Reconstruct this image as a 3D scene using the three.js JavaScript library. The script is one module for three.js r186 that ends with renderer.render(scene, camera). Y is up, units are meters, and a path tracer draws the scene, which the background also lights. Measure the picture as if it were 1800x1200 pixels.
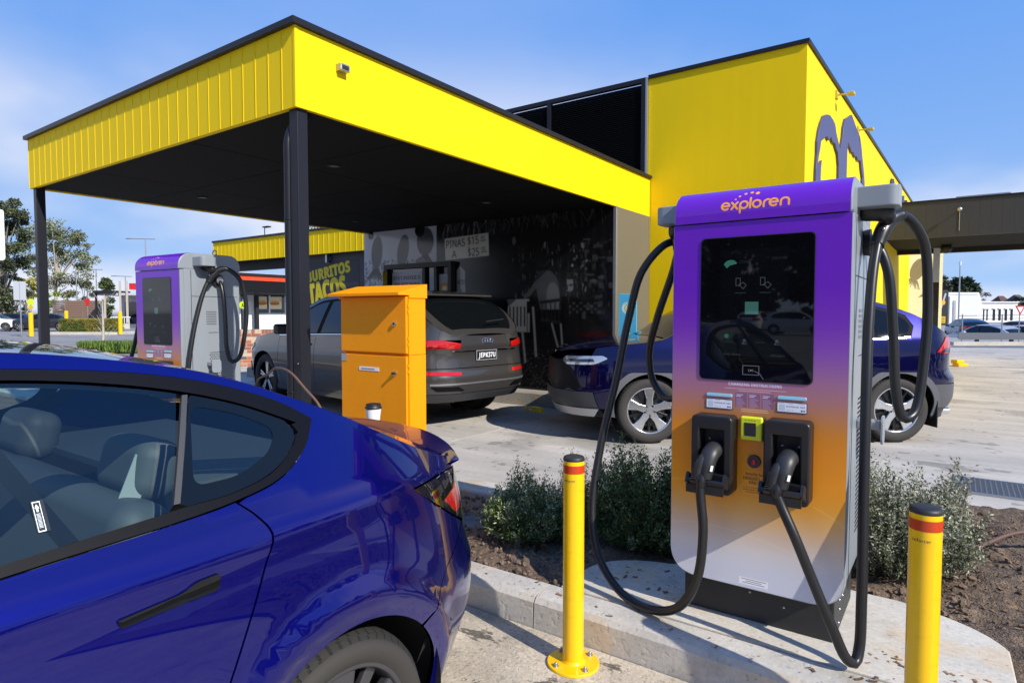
import * as THREE from 'three';
import { RoundedBoxGeometry } from 'three/addons/geometries/RoundedBoxGeometry.js';
import { mergeGeometries, mergeVertices, toCreasedNormals } from 'three/addons/utils/BufferGeometryUtils.js';

/* ---------- camera, sky, sun, exposure ---------- */
const scene = new THREE.Scene();
const camera = new THREE.PerspectiveCamera(57.13, 1024 / 682, 0.05, 2000);
camera.position.set(0, 1.5, 0);
camera.rotation.order = 'YXZ';
camera.rotation.y = THREE.MathUtils.degToRad(35.4);
camera.rotation.x = THREE.MathUtils.degToRad(-2.6);
const renderer = new THREE.WebGLRenderer({ antialias: true });
renderer.toneMapping = THREE.LinearToneMapping;
renderer.toneMappingExposure = 1.25;
renderer.shadowMap.enabled = true;

const sun = new THREE.DirectionalLight(new THREE.Color(1.0, 0.94, 0.84), 4.8);
sun.position.set(60, 45, 13);
sun.target.position.set(0, 0, 0);
sun.castShadow = true;
sun.shadow.mapSize.set(4096, 4096);
Object.assign(sun.shadow.camera, { left: -35, right: 35, top: 35, bottom: -35, near: 1, far: 200 });
scene.add(sun, sun.target);

/* tileable value noise */
const hash = (x, y, s) => { let h = Math.imul(x | 0, 374761393) ^ Math.imul(y | 0, 668265263) ^ Math.imul(s | 0, 2147483647 - 1640531527); h = Math.imul(h ^ (h >>> 13), 1274126177); h ^= h >>> 16; return (h >>> 0) / 4294967296; };
function vn(x, y, px, py, s) {
  const x0 = Math.floor(x), y0 = Math.floor(y), fx = x - x0, fy = y - y0;
  const m = (a, p) => ((a % p) + p) % p;
  const a = hash(m(x0, px), m(y0, py), s), b = hash(m(x0 + 1, px), m(y0, py), s), c = hash(m(x0, px), m(y0 + 1, py), s), d = hash(m(x0 + 1, px), m(y0 + 1, py), s);
  const u = fx * fx * (3 - 2 * fx), v = fy * fy * (3 - 2 * fy);
  return a + (b - a) * u + (c - a) * v + (a - b - c + d) * u * v;
}
function fbm(u, v, p, oct, s, py = p) { let t = 0, w = 0, a = 1; for (let i = 0; i < oct; i++) { const k = 1 << i; t += a * vn(u * p * k, v * py * k, p * k, py * k, s + i * 17); w += a; a *= 0.55; } return t / w; }
const clamp = (x, a = 0, b = 1) => Math.min(b, Math.max(a, x));
const sst = (a, b, x) => { const t = clamp((x - a) / (b - a)); return t * t * (3 - 2 * t); };
const mix = (a, b, t) => a + (b - a) * t;
function rng(seed) { let s = seed >>> 0; return () => { s = (s + 0x6D2B79F5) >>> 0; let t = s; t = Math.imul(t ^ (t >>> 15), t | 1); t ^= t + Math.imul(t ^ (t >>> 7), t | 61); return ((t ^ (t >>> 14)) >>> 0) / 4294967296; }; }

/* the sky: clear blue with thin winter cloud, computed as radiance */
{
  const W = 1024, Hh = 512, d = new Float32Array(W * Hh * 4);
  for (let j = 0; j < Hh; j++) for (let i = 0; i < W; i++) {
    const v = (j + 0.5) / Hh, el = (v - 0.5) * Math.PI, u = (i + 0.5) / W;
    const h = clamp(Math.sin(Math.max(el, 0)));
    const k = Math.pow(1 - h, 3.4);
    let r = mix(0.072, 0.36, k), g = mix(0.250, 0.53, k), b = mix(0.70, 0.78, k);
    if (el > -0.02) {
      const s = 1 / (0.16 + h), cu = Math.cos(u * Math.PI * 2) * s * 0.5 + 8, cv = Math.sin(u * Math.PI * 2) * s * 0.5 + 8;
      const n = fbm(cu / 16, cv / 16, 26, 6, 5), m = fbm(cu / 16, cv / 16, 7, 3, 77);
      const lo = 1 - sst(0.13, 0.42, h);
      let c = sst(0.515 - 0.10 * lo, 0.80, n * 0.72 + m * 0.36) * (0.09 + 1.05 * lo);
      c = clamp(c * 1.15, 0, 0.86);
      r = mix(r, 0.70, c); g = mix(g, 0.72, c); b = mix(b, 0.80, c);
    }
    if (el < 0) { const q = sst(0, -0.10, el) * 0 + clamp(-el / 0.1); r = mix(r, 0.20, q); g = mix(g, 0.19, q); b = mix(b, 0.18, q); }
    const o = (j * W + i) * 4; d[o] = r; d[o + 1] = g; d[o + 2] = b; d[o + 3] = 1;
  }
  const t = new THREE.DataTexture(d, W, Hh, THREE.RGBAFormat, THREE.FloatType);
  t.mapping = THREE.EquirectangularReflectionMapping; t.magFilter = t.minFilter = THREE.LinearFilter; t.wrapS = THREE.RepeatWrapping; t.needsUpdate = true;
  scene.background = t; scene.environment = t;
  scene.backgroundIntensity = 1; scene.environmentIntensity = 1;
}

/* ---------- helpers ---------- */
const V3 = (x, y, z) => new THREE.Vector3(x, y, z);
const C = (r, g, b) => new THREE.Color().setRGB(r, g, b);
const names = {};
const numbered = (n) => { const k = names[n] = (names[n] ?? -1) + 1; return k ? `${n}_${String(k).padStart(3, '0')}` : n; };
function mesh(name, geo, mat, parent) { const m = new THREE.Mesh(geo, mat); m.name = name; m.castShadow = m.receiveShadow = true; if (parent) parent.add(m); return m; }
function tag(o, label, category, group) { o.userData.label = label; o.userData.category = category; if (group) o.userData.group = group; return o; }
function thing(name, label, category, pos = [0, 0, 0], turn = 0, group) { const g = new THREE.Group(); g.name = numbered(name); g.position.set(...pos); g.rotation.y = turn; scene.add(g); return tag(g, label, category, group); }
function struct(name, geo, mat) { const m = mesh(name, geo, mat, scene); m.userData.kind = 'structure'; return m; }
function single(name, geo, mat, label, category, group) { return tag(mesh(numbered(name), geo, mat, scene), label, category, group); }
/* uv in metres, by the way each face points */
function muv(g, s = 1, off = 0) {
  if (g.index) g = g.toNonIndexed();
  const p = g.attributes.position, n = g.attributes.normal, uv = new Float32Array(p.count * 2);
  for (let i = 0; i < p.count; i += 3) {
    const ax = Math.abs(n.getX(i) + n.getX(i + 1) + n.getX(i + 2)), ay = Math.abs(n.getY(i) + n.getY(i + 1) + n.getY(i + 2)), az = Math.abs(n.getZ(i) + n.getZ(i + 1) + n.getZ(i + 2));
    for (let k = i; k < i + 3; k++) {
      const x = p.getX(k) + off, y = p.getY(k) + off, z = p.getZ(k) + off;
      if (ay >= ax && ay >= az) { uv[k * 2] = x * s; uv[k * 2 + 1] = z * s; } else if (ax >= az) { uv[k * 2] = z * s; uv[k * 2 + 1] = y * s; } else { uv[k * 2] = x * s; uv[k * 2 + 1] = y * s; }
    }
  }
  g.setAttribute('uv', new THREE.BufferAttribute(uv, 2)); return g;
}
const bx = (w, h, d, x = 0, y = 0, z = 0) => new THREE.BoxGeometry(w, h, d).translate(x, y, z);
const rb = (w, h, d, r, x = 0, y = 0, z = 0, seg = 2) => new RoundedBoxGeometry(w, h, d, seg, r).translate(x, y, z);
const cyl = (r0, r1, h, x = 0, y = 0, z = 0, n = 24) => new THREE.CylinderGeometry(r0, r1, h, n).translate(x, y, z);
const spanBox = (x0, x1, y0, y1, z0, z1) => bx(x1 - x0, y1 - y0, z1 - z0, (x0 + x1) / 2, (y0 + y1) / 2, (z0 + z1) / 2);
const merge = (l) => { const a = l.map((g) => { g = g.index ? g.toNonIndexed() : g; for (const k of Object.keys(g.attributes)) if (!['position', 'normal', 'uv'].includes(k)) g.deleteAttribute(k); return g; }); return mergeGeometries(a); };
function tube(pts, r, seg = 64, rad = 12, closed = false) { return new THREE.TubeGeometry(new THREE.CatmullRomCurve3(pts.map((p) => V3(...p)), closed, 'centripetal'), seg, r, rad, closed); }
function rod(a, b, r, n = 8) { const A = V3(...a), B = V3(...b), d = B.clone().sub(A); const g = new THREE.CylinderGeometry(r, r, d.length(), n); g.applyQuaternion(new THREE.Quaternion().setFromUnitVectors(V3(0, 1, 0), d.normalize())); return g.translate((A.x + B.x) / 2, (A.y + B.y) / 2, (A.z + B.z) / 2); }
function extrude(shape, depth, bevel = 0, seg = 2, curve = 12) { return new THREE.ExtrudeGeometry(shape, { depth, bevelEnabled: bevel > 0, bevelSize: bevel, bevelThickness: bevel, bevelSegments: seg, curveSegments: curve }); }
const poly = (pts) => { const s = new THREE.Shape(); pts.forEach(([x, y], i) => (i ? s.lineTo(x, y) : s.moveTo(x, y))); s.closePath(); return s; };
function rrect(w, h, r, x = 0, y = 0) { const s = new THREE.Shape(), a = x - w / 2, b = y - h / 2; s.moveTo(a + r, b); s.lineTo(a + w - r, b); s.quadraticCurveTo(a + w, b, a + w, b + r); s.lineTo(a + w, b + h - r); s.quadraticCurveTo(a + w, b + h, a + w - r, b + h); s.lineTo(a + r, b + h); s.quadraticCurveTo(a, b + h, a, b + h - r); s.lineTo(a, b + r); s.quadraticCurveTo(a, b, a + r, b); return s; }
/* a point on the line of sight of picture column px, so many metres ahead, on the ground */
const TH = THREE.MathUtils.degToRad(35.4), SN = Math.sin(TH), CS = Math.cos(TH);
const at = (px, D) => { const r = (px - 900) / 1102 * D; return [r * CS - D * SN, -r * SN - D * CS]; };
const hy = (py, D) => 1.5 + (550 - py) / 1102 * D;

/* ---------- textures ---------- */
function dtex(n, fn, srgb = true, m = n) {
  const d = new Uint8Array(n * m * 4);
  for (let j = 0; j < m; j++) for (let i = 0; i < n; i++) { const c = fn((i + 0.5) / n, (j + 0.5) / m), o = (j * n + i) * 4; for (let k = 0; k < 3; k++) { let x = clamp(c[k]); if (srgb) x = x <= 0.0031308 ? x * 12.92 : 1.055 * Math.pow(x, 1 / 2.4) - 0.055; d[o + k] = Math.round(x * 255); } d[o + 3] = 255; }
  const t = new THREE.DataTexture(d, n, m); t.wrapS = t.wrapT = THREE.RepeatWrapping; t.magFilter = THREE.LinearFilter; t.minFilter = THREE.LinearMipmapLinearFilter; t.generateMipmaps = true; t.colorSpace = srgb ? THREE.SRGBColorSpace : THREE.NoColorSpace; t.needsUpdate = true; return t;
}
const rep = (t, x, y = x) => { const c = t.clone(); c.repeat.set(x, y); c.needsUpdate = true; return c; };
function canvas(w, h, draw) { const c = document.createElement('canvas'); c.width = w; c.height = h; const x = c.getContext('2d'); draw(x, w, h); const t = new THREE.CanvasTexture(c); t.colorSpace = THREE.SRGBColorSpace; t.anisotropy = 8; return t; }
const std = (o) => new THREE.MeshStandardMaterial({ roughness: 0.6, metalness: 0, ...o });
const phy = (o) => new THREE.MeshPhysicalMaterial({ roughness: 0.4, metalness: 0, ...o });
const lin = (a) => C(...a);

const grey1 = (f) => (u, v) => { const x = f(u, v); return [x, x, x]; };
const bumpFine = dtex(512, grey1((u, v) => 0.55 * fbm(u, v, 64, 4, 3) + 0.45 * fbm(u, v, 8, 4, 9)), false);
const bumpPits = dtex(512, grey1((u, v) => { const n = fbm(u, v, 48, 3, 31), m = fbm(u, v, 120, 2, 61); return clamp(0.75 - sst(0.62, 0.78, n) * 0.7 + (m - 0.5) * 0.35); }), false);
const aggregate = dtex(1024, (u, v) => {
  const n = fbm(u, v, 170, 2, 12), m = fbm(u, v, 6, 5, 44), q = fbm(u, v, 90, 2, 71), st = sst(0.60, 0.75, fbm(u, v, 9, 5, 90));
  let a = 0.42 * (0.62 + 0.76 * m) * (0.80 + 0.40 * n); if (q > 0.74) a *= 0.72; if (q < 0.24) a *= 1.18; a *= 1 - 0.22 * st;
  return [a * 1.06, a * 0.965, a * 0.82];
});
const kerbTex = dtex(1024, (u, v) => {
  const n = fbm(u, v, 140, 2, 21), m = fbm(u, v, 5, 6, 24), st = sst(0.53, 0.70, fbm(u, v, 7, 5, 27)), dk = sst(0.60, 0.80, fbm(u, v, 12, 5, 28)) * 0.7, pit = sst(0.76, 0.84, fbm(u, v, 110, 2, 30)) * 0.7;
  let a = 0.47 * (0.76 + 0.46 * m) * (0.88 + 0.24 * n); a *= 1 - 0.22 * dk - 0.4 * pit;
  return [a * mix(1, 1.05, st), a * mix(0.975, 0.92, st), a * mix(0.925, 0.76, st)];
});
const driveTex = dtex(1024, (u, v) => {
  const n = fbm(u, v, 200, 2, 51), m = fbm(u, v, 4, 6, 54), s = fbm(u, v, 3, 4, 57, 30), sp = sst(0.74, 0.80, fbm(u, v, 60, 3, 59)), dk = sst(0.60, 0.80, fbm(u, v, 6, 5, 63));
  let a = 0.40 * (0.72 + 0.5 * m) * (0.93 + 0.14 * n) * (0.76 + 0.48 * s); a *= (1 - 0.4 * sp) * (1 - 0.30 * dk) * (1 - 0.35 * sst(0.735, 0.76, fbm(u, v, 8, 5, 66)));
  return [a * 1.02, a * 0.985, a * 0.94];
});
const asphaltTex = dtex(512, (u, v) => { const n = fbm(u, v, 110, 2, 81), m = fbm(u, v, 4, 5, 84); const a = 0.125 * (0.7 + 0.6 * m) * (0.65 + 0.7 * n); return [a * 1.03, a, a * 0.97]; });
const soilTex = dtex(1024, (u, v) => { const n = fbm(u, v, 60, 4, 101), m = fbm(u, v, 6, 5, 104), q = sst(0.66, 0.74, fbm(u, v, 90, 2, 107)); let a = 0.105 * (0.5 + 0.9 * m) * (0.45 + 1.1 * n); a = mix(a, 0.21, q * 0.5); return [a * 1.32, a * 0.92, a * 0.62]; });
const barkTex = dtex(256, (u, v) => { const n = fbm(u, v, 20, 4, 121, 5); const a = 0.18 * (0.4 + 1.2 * n); return [a * 1.1, a, a * 0.85]; });
const paintDirt = dtex(512, grey1((u, v) => 0.5 + 0.5 * (fbm(u, v, 5, 6, 131) - 0.5) + 0.25 * (fbm(u, v, 60, 3, 133) - 0.5)), false);
const scuff = (base, seed, amt) => dtex(512, (u, v) => { const chip = sst(0.75, 0.80, fbm(u, v, 60, 3, seed)), dirt = sst(0.52, 0.80, fbm(u, v, 9, 6, seed + 5)) * 0.20, rub = sst(0.66, 0.74, fbm(u, v, 5, 4, seed + 9, 50)) * 0.25, sp = sst(0.70, 0.78, fbm(u, v, 150, 2, seed + 12)) * 0.18; const k = 1 - amt * (1 - (1 - dirt) * (1 - rub) * (1 - sp)); const m = chip * 0.4 * amt; return [mix(base[0] * k, 0.30, m), mix(base[1] * k, 0.27, m), mix(base[2] * k, 0.22, m)]; });
const streakTex = dtex(512, grey1((u, v) => 0.95 + 0.05 * (fbm(u, v, 40, 4, 141, 3) - 0.5) + 0.035 * (fbm(u, v, 5, 5, 143) - 0.5)), true);

/* ---------- materials ---------- */
const M = {
  yellow: phy({ color: lin([0.88, 0.62, 0.006]), map: rep(streakTex, 0.3), roughness: 0.6, specularIntensity: 0.22 }),
  charcoal: phy({ specularIntensity: 0.4, color: lin([0.020, 0.021, 0.025]), roughness: 0.55, roughnessMap: null, bumpMap: bumpFine, bumpScale: 0.0004 }),
  soffit: phy({ color: lin([0.010, 0.0098, 0.0095]), roughness: 0.75, specularIntensity: 0.2 }),
  post: phy({ color: lin([0.013, 0.0135, 0.020]), roughness: 0.4, specularIntensity: 0.5 }),
  tan: std({ color: lin([0.155, 0.135, 0.098]), roughness: 0.5, map: rep(streakTex, 0.4) }),
  louvre: phy({ color: lin([0.006, 0.006, 0.0065]), roughness: 0.7, specularIntensity: 0.2 }),
  black: std({ color: lin([0.012, 0.012, 0.013]), roughness: 0.5 }),
  blackGloss: phy({ color: lin([0.006, 0.006, 0.007]), roughness: 0.05, clearcoat: 1, clearcoatRoughness: 0.02 }),
  rubber: std({ color: lin([0.020, 0.020, 0.021]), roughness: 0.52 }),
  white: std({ color: lin([0.78, 0.78, 0.77]), roughness: 0.5 }),
  steel: std({ color: lin([0.55, 0.55, 0.56]), metalness: 1, roughness: 0.32 }),
  galv: std({ color: lin([0.42, 0.43, 0.44]), metalness: 0.85, roughness: 0.42 }),
  chrome: std({ color: lin([0.85, 0.85, 0.86]), metalness: 1, roughness: 0.08 }),
  bollard: phy({ map: scuff([0.90, 0.52, 0.003], 301, 0.22), roughness: 0.3, specularIntensity: 0.5, clearcoat: 0.6, clearcoatRoughness: 0.12 }),
  orange: phy({ map: scuff([0.95, 0.315, 0.0015], 331, 0.16), roughness: 0.55, specularIntensity: 0.35, bumpMap: bumpFine, bumpScale: 0.0003 }),
  red: std({ color: lin([0.55, 0.02, 0.015]), roughness: 0.35 }),
};
/* concrete surfaces take uv in metres */
M.park = std({ map: rep(aggregate, 0.62), color: C(1.06, 1.0, 0.90), bumpMap: rep(bumpPits, 2.1), bumpScale: 0.0022, roughness: 0.92 });
M.kerb = std({ map: rep(kerbTex, 0.55), color: C(1.04, 1.0, 0.93), bumpMap: rep(bumpPits, 0.9), bumpScale: 0.0013, roughness: 0.9 });
M.pad = std({ map: rep(kerbTex, 0.43, 0.61), color: C(1.10, 1.04, 0.94), bumpMap: rep(bumpFine, 1.3), bumpScale: 0.002, roughness: 0.9 });
M.drive = std({ map: rep(driveTex, 0.16), color: C(1.06, 1.01, 0.94), bumpMap: rep(bumpFine, 1.5), bumpScale: 0.002, roughness: 0.85 });
M.asphalt = std({ map: rep(asphaltTex, 0.4), bumpMap: rep(bumpFine, 2), bumpScale: 0.004, roughness: 0.95 });
M.soil = std({ map: rep(soilTex, 0.8), bumpMap: rep(bumpFine, 2.4), bumpScale: 0.02, roughness: 1 });

/* ---------- ground, parking bay, kerbs, garden bed, driveway ---------- */
const flat = (shape, y) => { const g = new THREE.ShapeGeometry(shape, 24); g.rotateX(Math.PI / 2); const p = g.attributes.position, n = g.attributes.normal; for (let i = 0; i < p.count; i++) n.setXYZ(i, 0, 1, 0); const ix = g.index.array; for (let i = 0; i < ix.length; i += 3) { const t = ix[i]; ix[i] = ix[i + 1]; ix[i + 1] = t; } return muv(g.translate(0, y, 0)); };   // shape drawn in x,z
struct('ground', flat(poly([[-700, 700], [700, 700], [700, -900], [-700, -900]]), -0.03), std({ map: rep(asphaltTex, 0.3), color: C(1.7, 1.7, 1.7), roughness: 0.95 }));
struct('parking_bay', flat(poly([[-18, 12], [14, 12], [14, -2.44], [-18, -2.44]]), 0), M.park);
const DY = 0.09;
{ // oil drips and an old spill on the bay
  const am = dtex(256, (u, v) => { const d = Math.hypot(u - 0.5, v - 0.5), n = fbm(u, v, 8, 5, 411); const k = sst(0.50, 0.60, n * 1.25 - d * 0.95 + 0.18) * 0.55; return [k, k, k]; }, false); am.wrapS = am.wrapT = THREE.ClampToEdgeWrapping;
  const sm = std({ color: lin([0.045, 0.040, 0.034]), roughness: 0.7, alphaMap: am, transparent: true }), bay = scene.getObjectByName('parking_bay');
  for (const [x, z, w, d, t] of [[-1.30, -2.08, 0.20, 0.13, 0.4], [-1.78, -2.24, 0.34, 0.10, 0.1], [-1.15, -2.36, 0.16, 0.06, 0], [-0.7, -2.2, 0.3, 0.16, 1.2], [-1.55, -1.9, 0.14, 0.1, 2]]) mesh('stain', new THREE.PlaneGeometry(w, d).rotateX(-Math.PI / 2).rotateY(t).translate(x, 0.003, z), sm, bay);
}
{
  const s = poly([[0, -0.1], [0.012, 0.118], [0.03, 0.142], [0.055, 0.15], [0.17, 0.15], [0.178, 0.14], [0.178, -0.1]]);
  const parts = [[-18, -7.62], [-7.612, -4.62], [-4.612, -1.62], [-1.612, 0.215]].map(([a, b]) => { const g = extrude(s, b - a, 0); g.rotateY(Math.PI / 2); g.translate(a, 0, -2.44); return muv(g); });
  const k = struct('kerb', parts[0], M.kerb);
  parts.slice(1).forEach((g) => mesh('kerb_stone', g, M.kerb, k));
  const back = poly([[-0.16, -0.1], [-0.16, 0.125], [-0.148, 0.138], [0.11, 0.14], [0.12, 0.13], [0.12, -0.1]]);
  const run = (a, b) => { const d = Math.hypot(b[0] - a[0], b[1] - a[1]); const g = extrude(back, d, 0); g.rotateY(Math.PI / 2); g.rotateY(-Math.atan2(b[1] - a[1], b[0] - a[0])); g.translate(a[0], 0, a[1]); return muv(g); };
  const kb = struct('bed_kerb', run([-18, -3.86], [-1.9, -3.86]), M.kerb);
  mesh('kerb_stone', run([-1.9, -3.86], [-0.85, -5.4]), M.kerb, kb); mesh('kerb_stone', run([-0.85, -5.4], [9, -5.4]), M.kerb, kb);
}
{
  // concrete pads the chargers stand on
  const s = new THREE.Shape(); s.moveTo(-1.56, -2.632); s.lineTo(-1.56, -2.86); s.quadraticCurveTo(-1.56, -3.12, -1.22, -3.20); s.lineTo(-0.9, -3.40); s.lineTo(-0.2, -3.40); s.quadraticCurveTo(0.12, -3.33, 0.20, -3.14); s.lineTo(0.215, -2.632); s.closePath();
  const mk = (dx) => { const g = extrude(s, 0.16, 0.006, 2); g.rotateX(Math.PI / 2); g.translate(dx, 0.146, 0); return muv(g, 1, dx); };
  struct('charger_pad', mk(0), M.pad); struct('charger_pad_001', mk(-5.17), M.pad);
}
const padIn = (x, z) => ((x > -1.62 && x < 0.27) || (x > -6.79 && x < -4.9)) && z > -3.38;
const bedH = (x, z) => {
  const e = Math.min(sst(-2.58, -2.75, z), 1) * mix(sst(-3.86, -3.5, z), 1, sst(-1.95, -1.3, x));
  const n = fbm(x / 8 + 4, z / 8 + 4, 24, 5, 200), q = fbm(x / 8 + 4, z / 8 + 4, 90, 3, 207), big = fbm(x / 8 + 4, z / 8 + 4, 9, 3, 203);
  let h = 0.045 + 0.075 * e + 0.10 * (n - 0.5) + 0.06 * (q - 0.5) + 0.10 * (big - 0.5);
  h += 0.03 * sst(-0.1, 0.5, x);
  const near = sst(0.34, 0.10, x) * sst(-1.72, -1.5, x) * sst(-3.62, -3.36, z); h = mix(h, Math.min(h, 0.115), near);
  return h;
};
{
  const P = [], I = [], U = []; const step = 0.022; const x0 = -4.6, x1 = 3.2, z0 = -2.6, z1 = -5.42; const nx = Math.round((x1 - x0) / step), nz = Math.round((z0 - z1) / step);
  for (let j = 0; j <= nz; j++) for (let i = 0; i <= nx; i++) { const x = x0 + i * step, z = z0 - j * step; P.push(x, bedH(x, z), z); U.push(x, z); }
  for (let j = 0; j < nz; j++) for (let i = 0; i < nx; i++) { const a = j * (nx + 1) + i, x = x0 + i * step, z = z0 - j * step; if (x < -1.95 && z < -3.9) continue; if (x < -0.8 && z < -3.9 - (x + 1.95) * 1.45) continue; I.push(a, a + 1, a + nx + 1, a + 1, a + nx + 2, a + nx + 1); }
  const g = new THREE.BufferGeometry(); g.setAttribute('position', new THREE.Float32BufferAttribute(P, 3)); g.setAttribute('uv', new THREE.Float32BufferAttribute(U, 2)); g.setIndex(I); g.computeVertexNormals();
  struct('garden_bed', g, M.soil);
  struct('garden_bed_001', flat(poly([[-18, -2.6], [-4.59, -2.6], [-4.59, -3.9], [-18, -3.9]]), 0.07), M.soil);
  struct('garden_bed_002', flat(poly([[0.23, -2.3], [6, -2.3], [6, -2.65], [0.23, -2.65]]), 0.06), M.soil);
  // loose clods and crumbs of soil
  const r = rng(11), base = new THREE.IcosahedronGeometry(1, 1), bp = base.attributes.position; for (let i = 0; i < bp.count; i++) { const k = 0.75 + 0.5 * hash(Math.round(bp.getX(i) * 50), Math.round(bp.getY(i) * 50 + bp.getZ(i) * 91), 4); bp.setXYZ(i, bp.getX(i) * k, bp.getY(i) * k * 0.8, bp.getZ(i) * k); } base.computeVertexNormals();
  const N = 9000, im = new THREE.InstancedMesh(base, std({ map: soilTex, roughness: 1 }), N), m4 = new THREE.Matrix4(), q = new THREE.Quaternion(), e = new THREE.Euler();
  for (let i = 0; i < N; i++) {
    let x, z; do { x = mix(-4.4, 2.6, r()); z = mix(-2.64, -5.2, Math.pow(r(), 1.3)); } while (padIn(x, z + 0.03) || (x < -0.8 && z < -3.72));
    const s = 0.002 + 0.017 * Math.pow(r(), 5); e.set(r() * 6, r() * 6, r() * 6); q.setFromEuler(e); m4.compose(V3(x, bedH(x, z) + s * 0.35, z), q, V3(s * (0.8 + r() * 0.6), s, s * (0.8 + r() * 0.6))); im.setMatrixAt(i, m4);
    const k = 0.7 + 0.8 * r(); im.setColorAt(i, C(k, k, k));
  }
  im.name = 'soil_clods'; im.userData.kind = 'stuff'; tag(im, 'brown clods and crumbs of soil in the garden bed', 'soil'); im.castShadow = im.receiveShadow = true; scene.add(im);
  // dry leaf litter and bark scraps blown onto the pad, the kerb and the bed
  const lg = new THREE.PlaneGeometry(1, 0.42, 3, 1).rotateX(-Math.PI / 2); { const p = lg.attributes.position; for (let i = 0; i < p.count; i++) p.setY(i, 0.18 * p.getX(i) * p.getX(i) * 2); lg.computeVertexNormals(); }
  const K = 2600, lm = new THREE.InstancedMesh(lg, std({ color: lin([0.20, 0.12, 0.06]), roughness: 0.9 }), K);
  for (let i = 0; i < K; i++) {
    let x, z, y; const w = r();
    if (w < 0.035) { x = mix(-0.28, 0.18, r()); z = mix(-2.5, -2.86, r()); y = 0.152; } else if (w < 0.05) { x = mix(-1.5, -1.0, r()); z = mix(-2.8, -3.12, r()); y = 0.153; } else if (w < 0.07) { x = mix(-3.5, 0.1, r()); z = mix(-2.46, -2.6, r()); y = 0.152; } else { do { x = mix(-4.4, 2.4, r()); z = mix(-2.64, -5, r()); } while (padIn(x, z) || (x < -0.8 && z < -3.72)); y = bedH(x, z) + 0.004; }
    const s = 0.010 + 0.028 * r() * r(); e.set((r() - 0.5) * 0.5, r() * 6.3, (r() - 0.5) * 0.5); q.setFromEuler(e); m4.compose(V3(x, y + 0.002, z), q, V3(s, s, s)); lm.setMatrixAt(i, m4); const k = 0.5 + 1.3 * r(); lm.setColorAt(i, C(k, k * (0.85 + 0.2 * r()), k * 0.85));
  }
  lm.name = 'leaf_litter'; lm.userData.kind = 'stuff'; tag(lm, 'dry brown leaf litter scattered over bed and pad', 'leaves'); lm.castShadow = lm.receiveShadow = true; scene.add(lm);
}
{
  // concrete driveway poured in bays with sawn joints
  struct('driveway_base', muv(spanBox(-19, 13.9, -0.2, DY - 0.03, -31.5, -5.6)), M.drive);
  const slab = (pts, i) => { const g = extrude(poly(pts), 0.06, 0.004, 1); g.rotateX(Math.PI / 2); g.translate(0, DY - 0.004, 0); return muv(g, 1, i * 3.37); };
  const gp = 0.006, R = (x0, x1, z0, z1) => [[x0 + gp, z0 - gp], [x1 - gp, z0 - gp], [x1 - gp, z1 + gp], [x0 + gp, z1 + gp]];
  const list = [R(-18, -13.5, -3.99, -7.1), R(-13.5, -9, -3.99, -7.1), R(-9, -4.5, -3.99, -7.1), R(-4.5, -1.9, -3.99, -7.1), [[-1.894, -3.99], [-0.80, -5.53], [1.394, -5.53], [1.394, -7.094], [-1.894, -7.094]], R(1.4, 5.5, -5.53, -7.1), R(5.5, 9.6, -5.53, -7.1), R(9.6, 13.8, -5.53, -7.1)];
  for (const [a, b] of [[-18, -13.5], [-13.5, -9], [-9, -4.5], [-4.5, -1.4], [-1.4, 3.1], [3.1, 8], [8, 13.8]]) list.push(R(a, b, -7.1, -11.6));
  for (const [z0, z1] of [[-11.6, -16.1], [-16.1, -20.6], [-20.6, -26], [-26, -31.4]]) for (const [a, b] of [[-4.5, -1.4], [-1.4, 3.1], [3.1, 8], [8, 13.8]]) list.push(R(a, b, z0, z1));
  const d = struct('driveway', slab(list[0], 0), M.drive);
  list.slice(1).forEach((l, i) => mesh('slab', slab(l, i + 1), M.drive, d));
  // raised kerb along the mural wall
  const ws = poly([[0, -0.1], [0.015, 0.19], [0.04, 0.215], [0.3, 0.22], [0.3, -0.1]]);
  const wk = extrude(ws, 8.9, 0); wk.rotateY(Math.PI / 2); wk.translate(-12.8, DY, -7.86);
  struct('wall_kerb', muv(wk), std({ map: rep(kerbTex, 0.5), color: C(0.62, 0.6, 0.56), bumpMap: rep(bumpPits, 1.1), bumpScale: 0.004, roughness: 0.9 }));
}
{
  // steel drain grate in the driveway
  const g = thing('drain_grate', 'galvanised steel drain grate set in the driveway behind the right bollard', 'drain grate', [0.03, DY, -6.02]);
  const L = 4.2, W = 0.52, bars = [];
  for (let i = 0; i <= 15; i++) bars.push(bx(L, 0.022, 0.006, L / 2, 0.006, -0.02 - i * (W - 0.04) / 15));
  for (let i = 0; i <= 120; i++) bars.push(bx(0.006, 0.014, W - 0.04, 0.02 + i * (L - 0.04) / 120, 0.008, -W / 2));
  mesh('bars', merge(bars), M.galv, g).userData.kind = 'stuff';
  mesh('frame', merge([bx(L + 0.04, 0.024, 0.02, L / 2, 0.006, 0.008), bx(L + 0.04, 0.024, 0.02, L / 2, 0.006, -W - 0.008), bx(0.02, 0.024, W, -0.012, 0.006, -W / 2), bx(0.02, 0.024, W, 1.4, 0.007, -W / 2), bx(0.02, 0.024, W, 2.8, 0.007, -W / 2)]), M.galv, g);
  mesh('pit', bx(L, 0.004, W, L / 2, 0.001, -W / 2), M.black, g);
}

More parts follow.
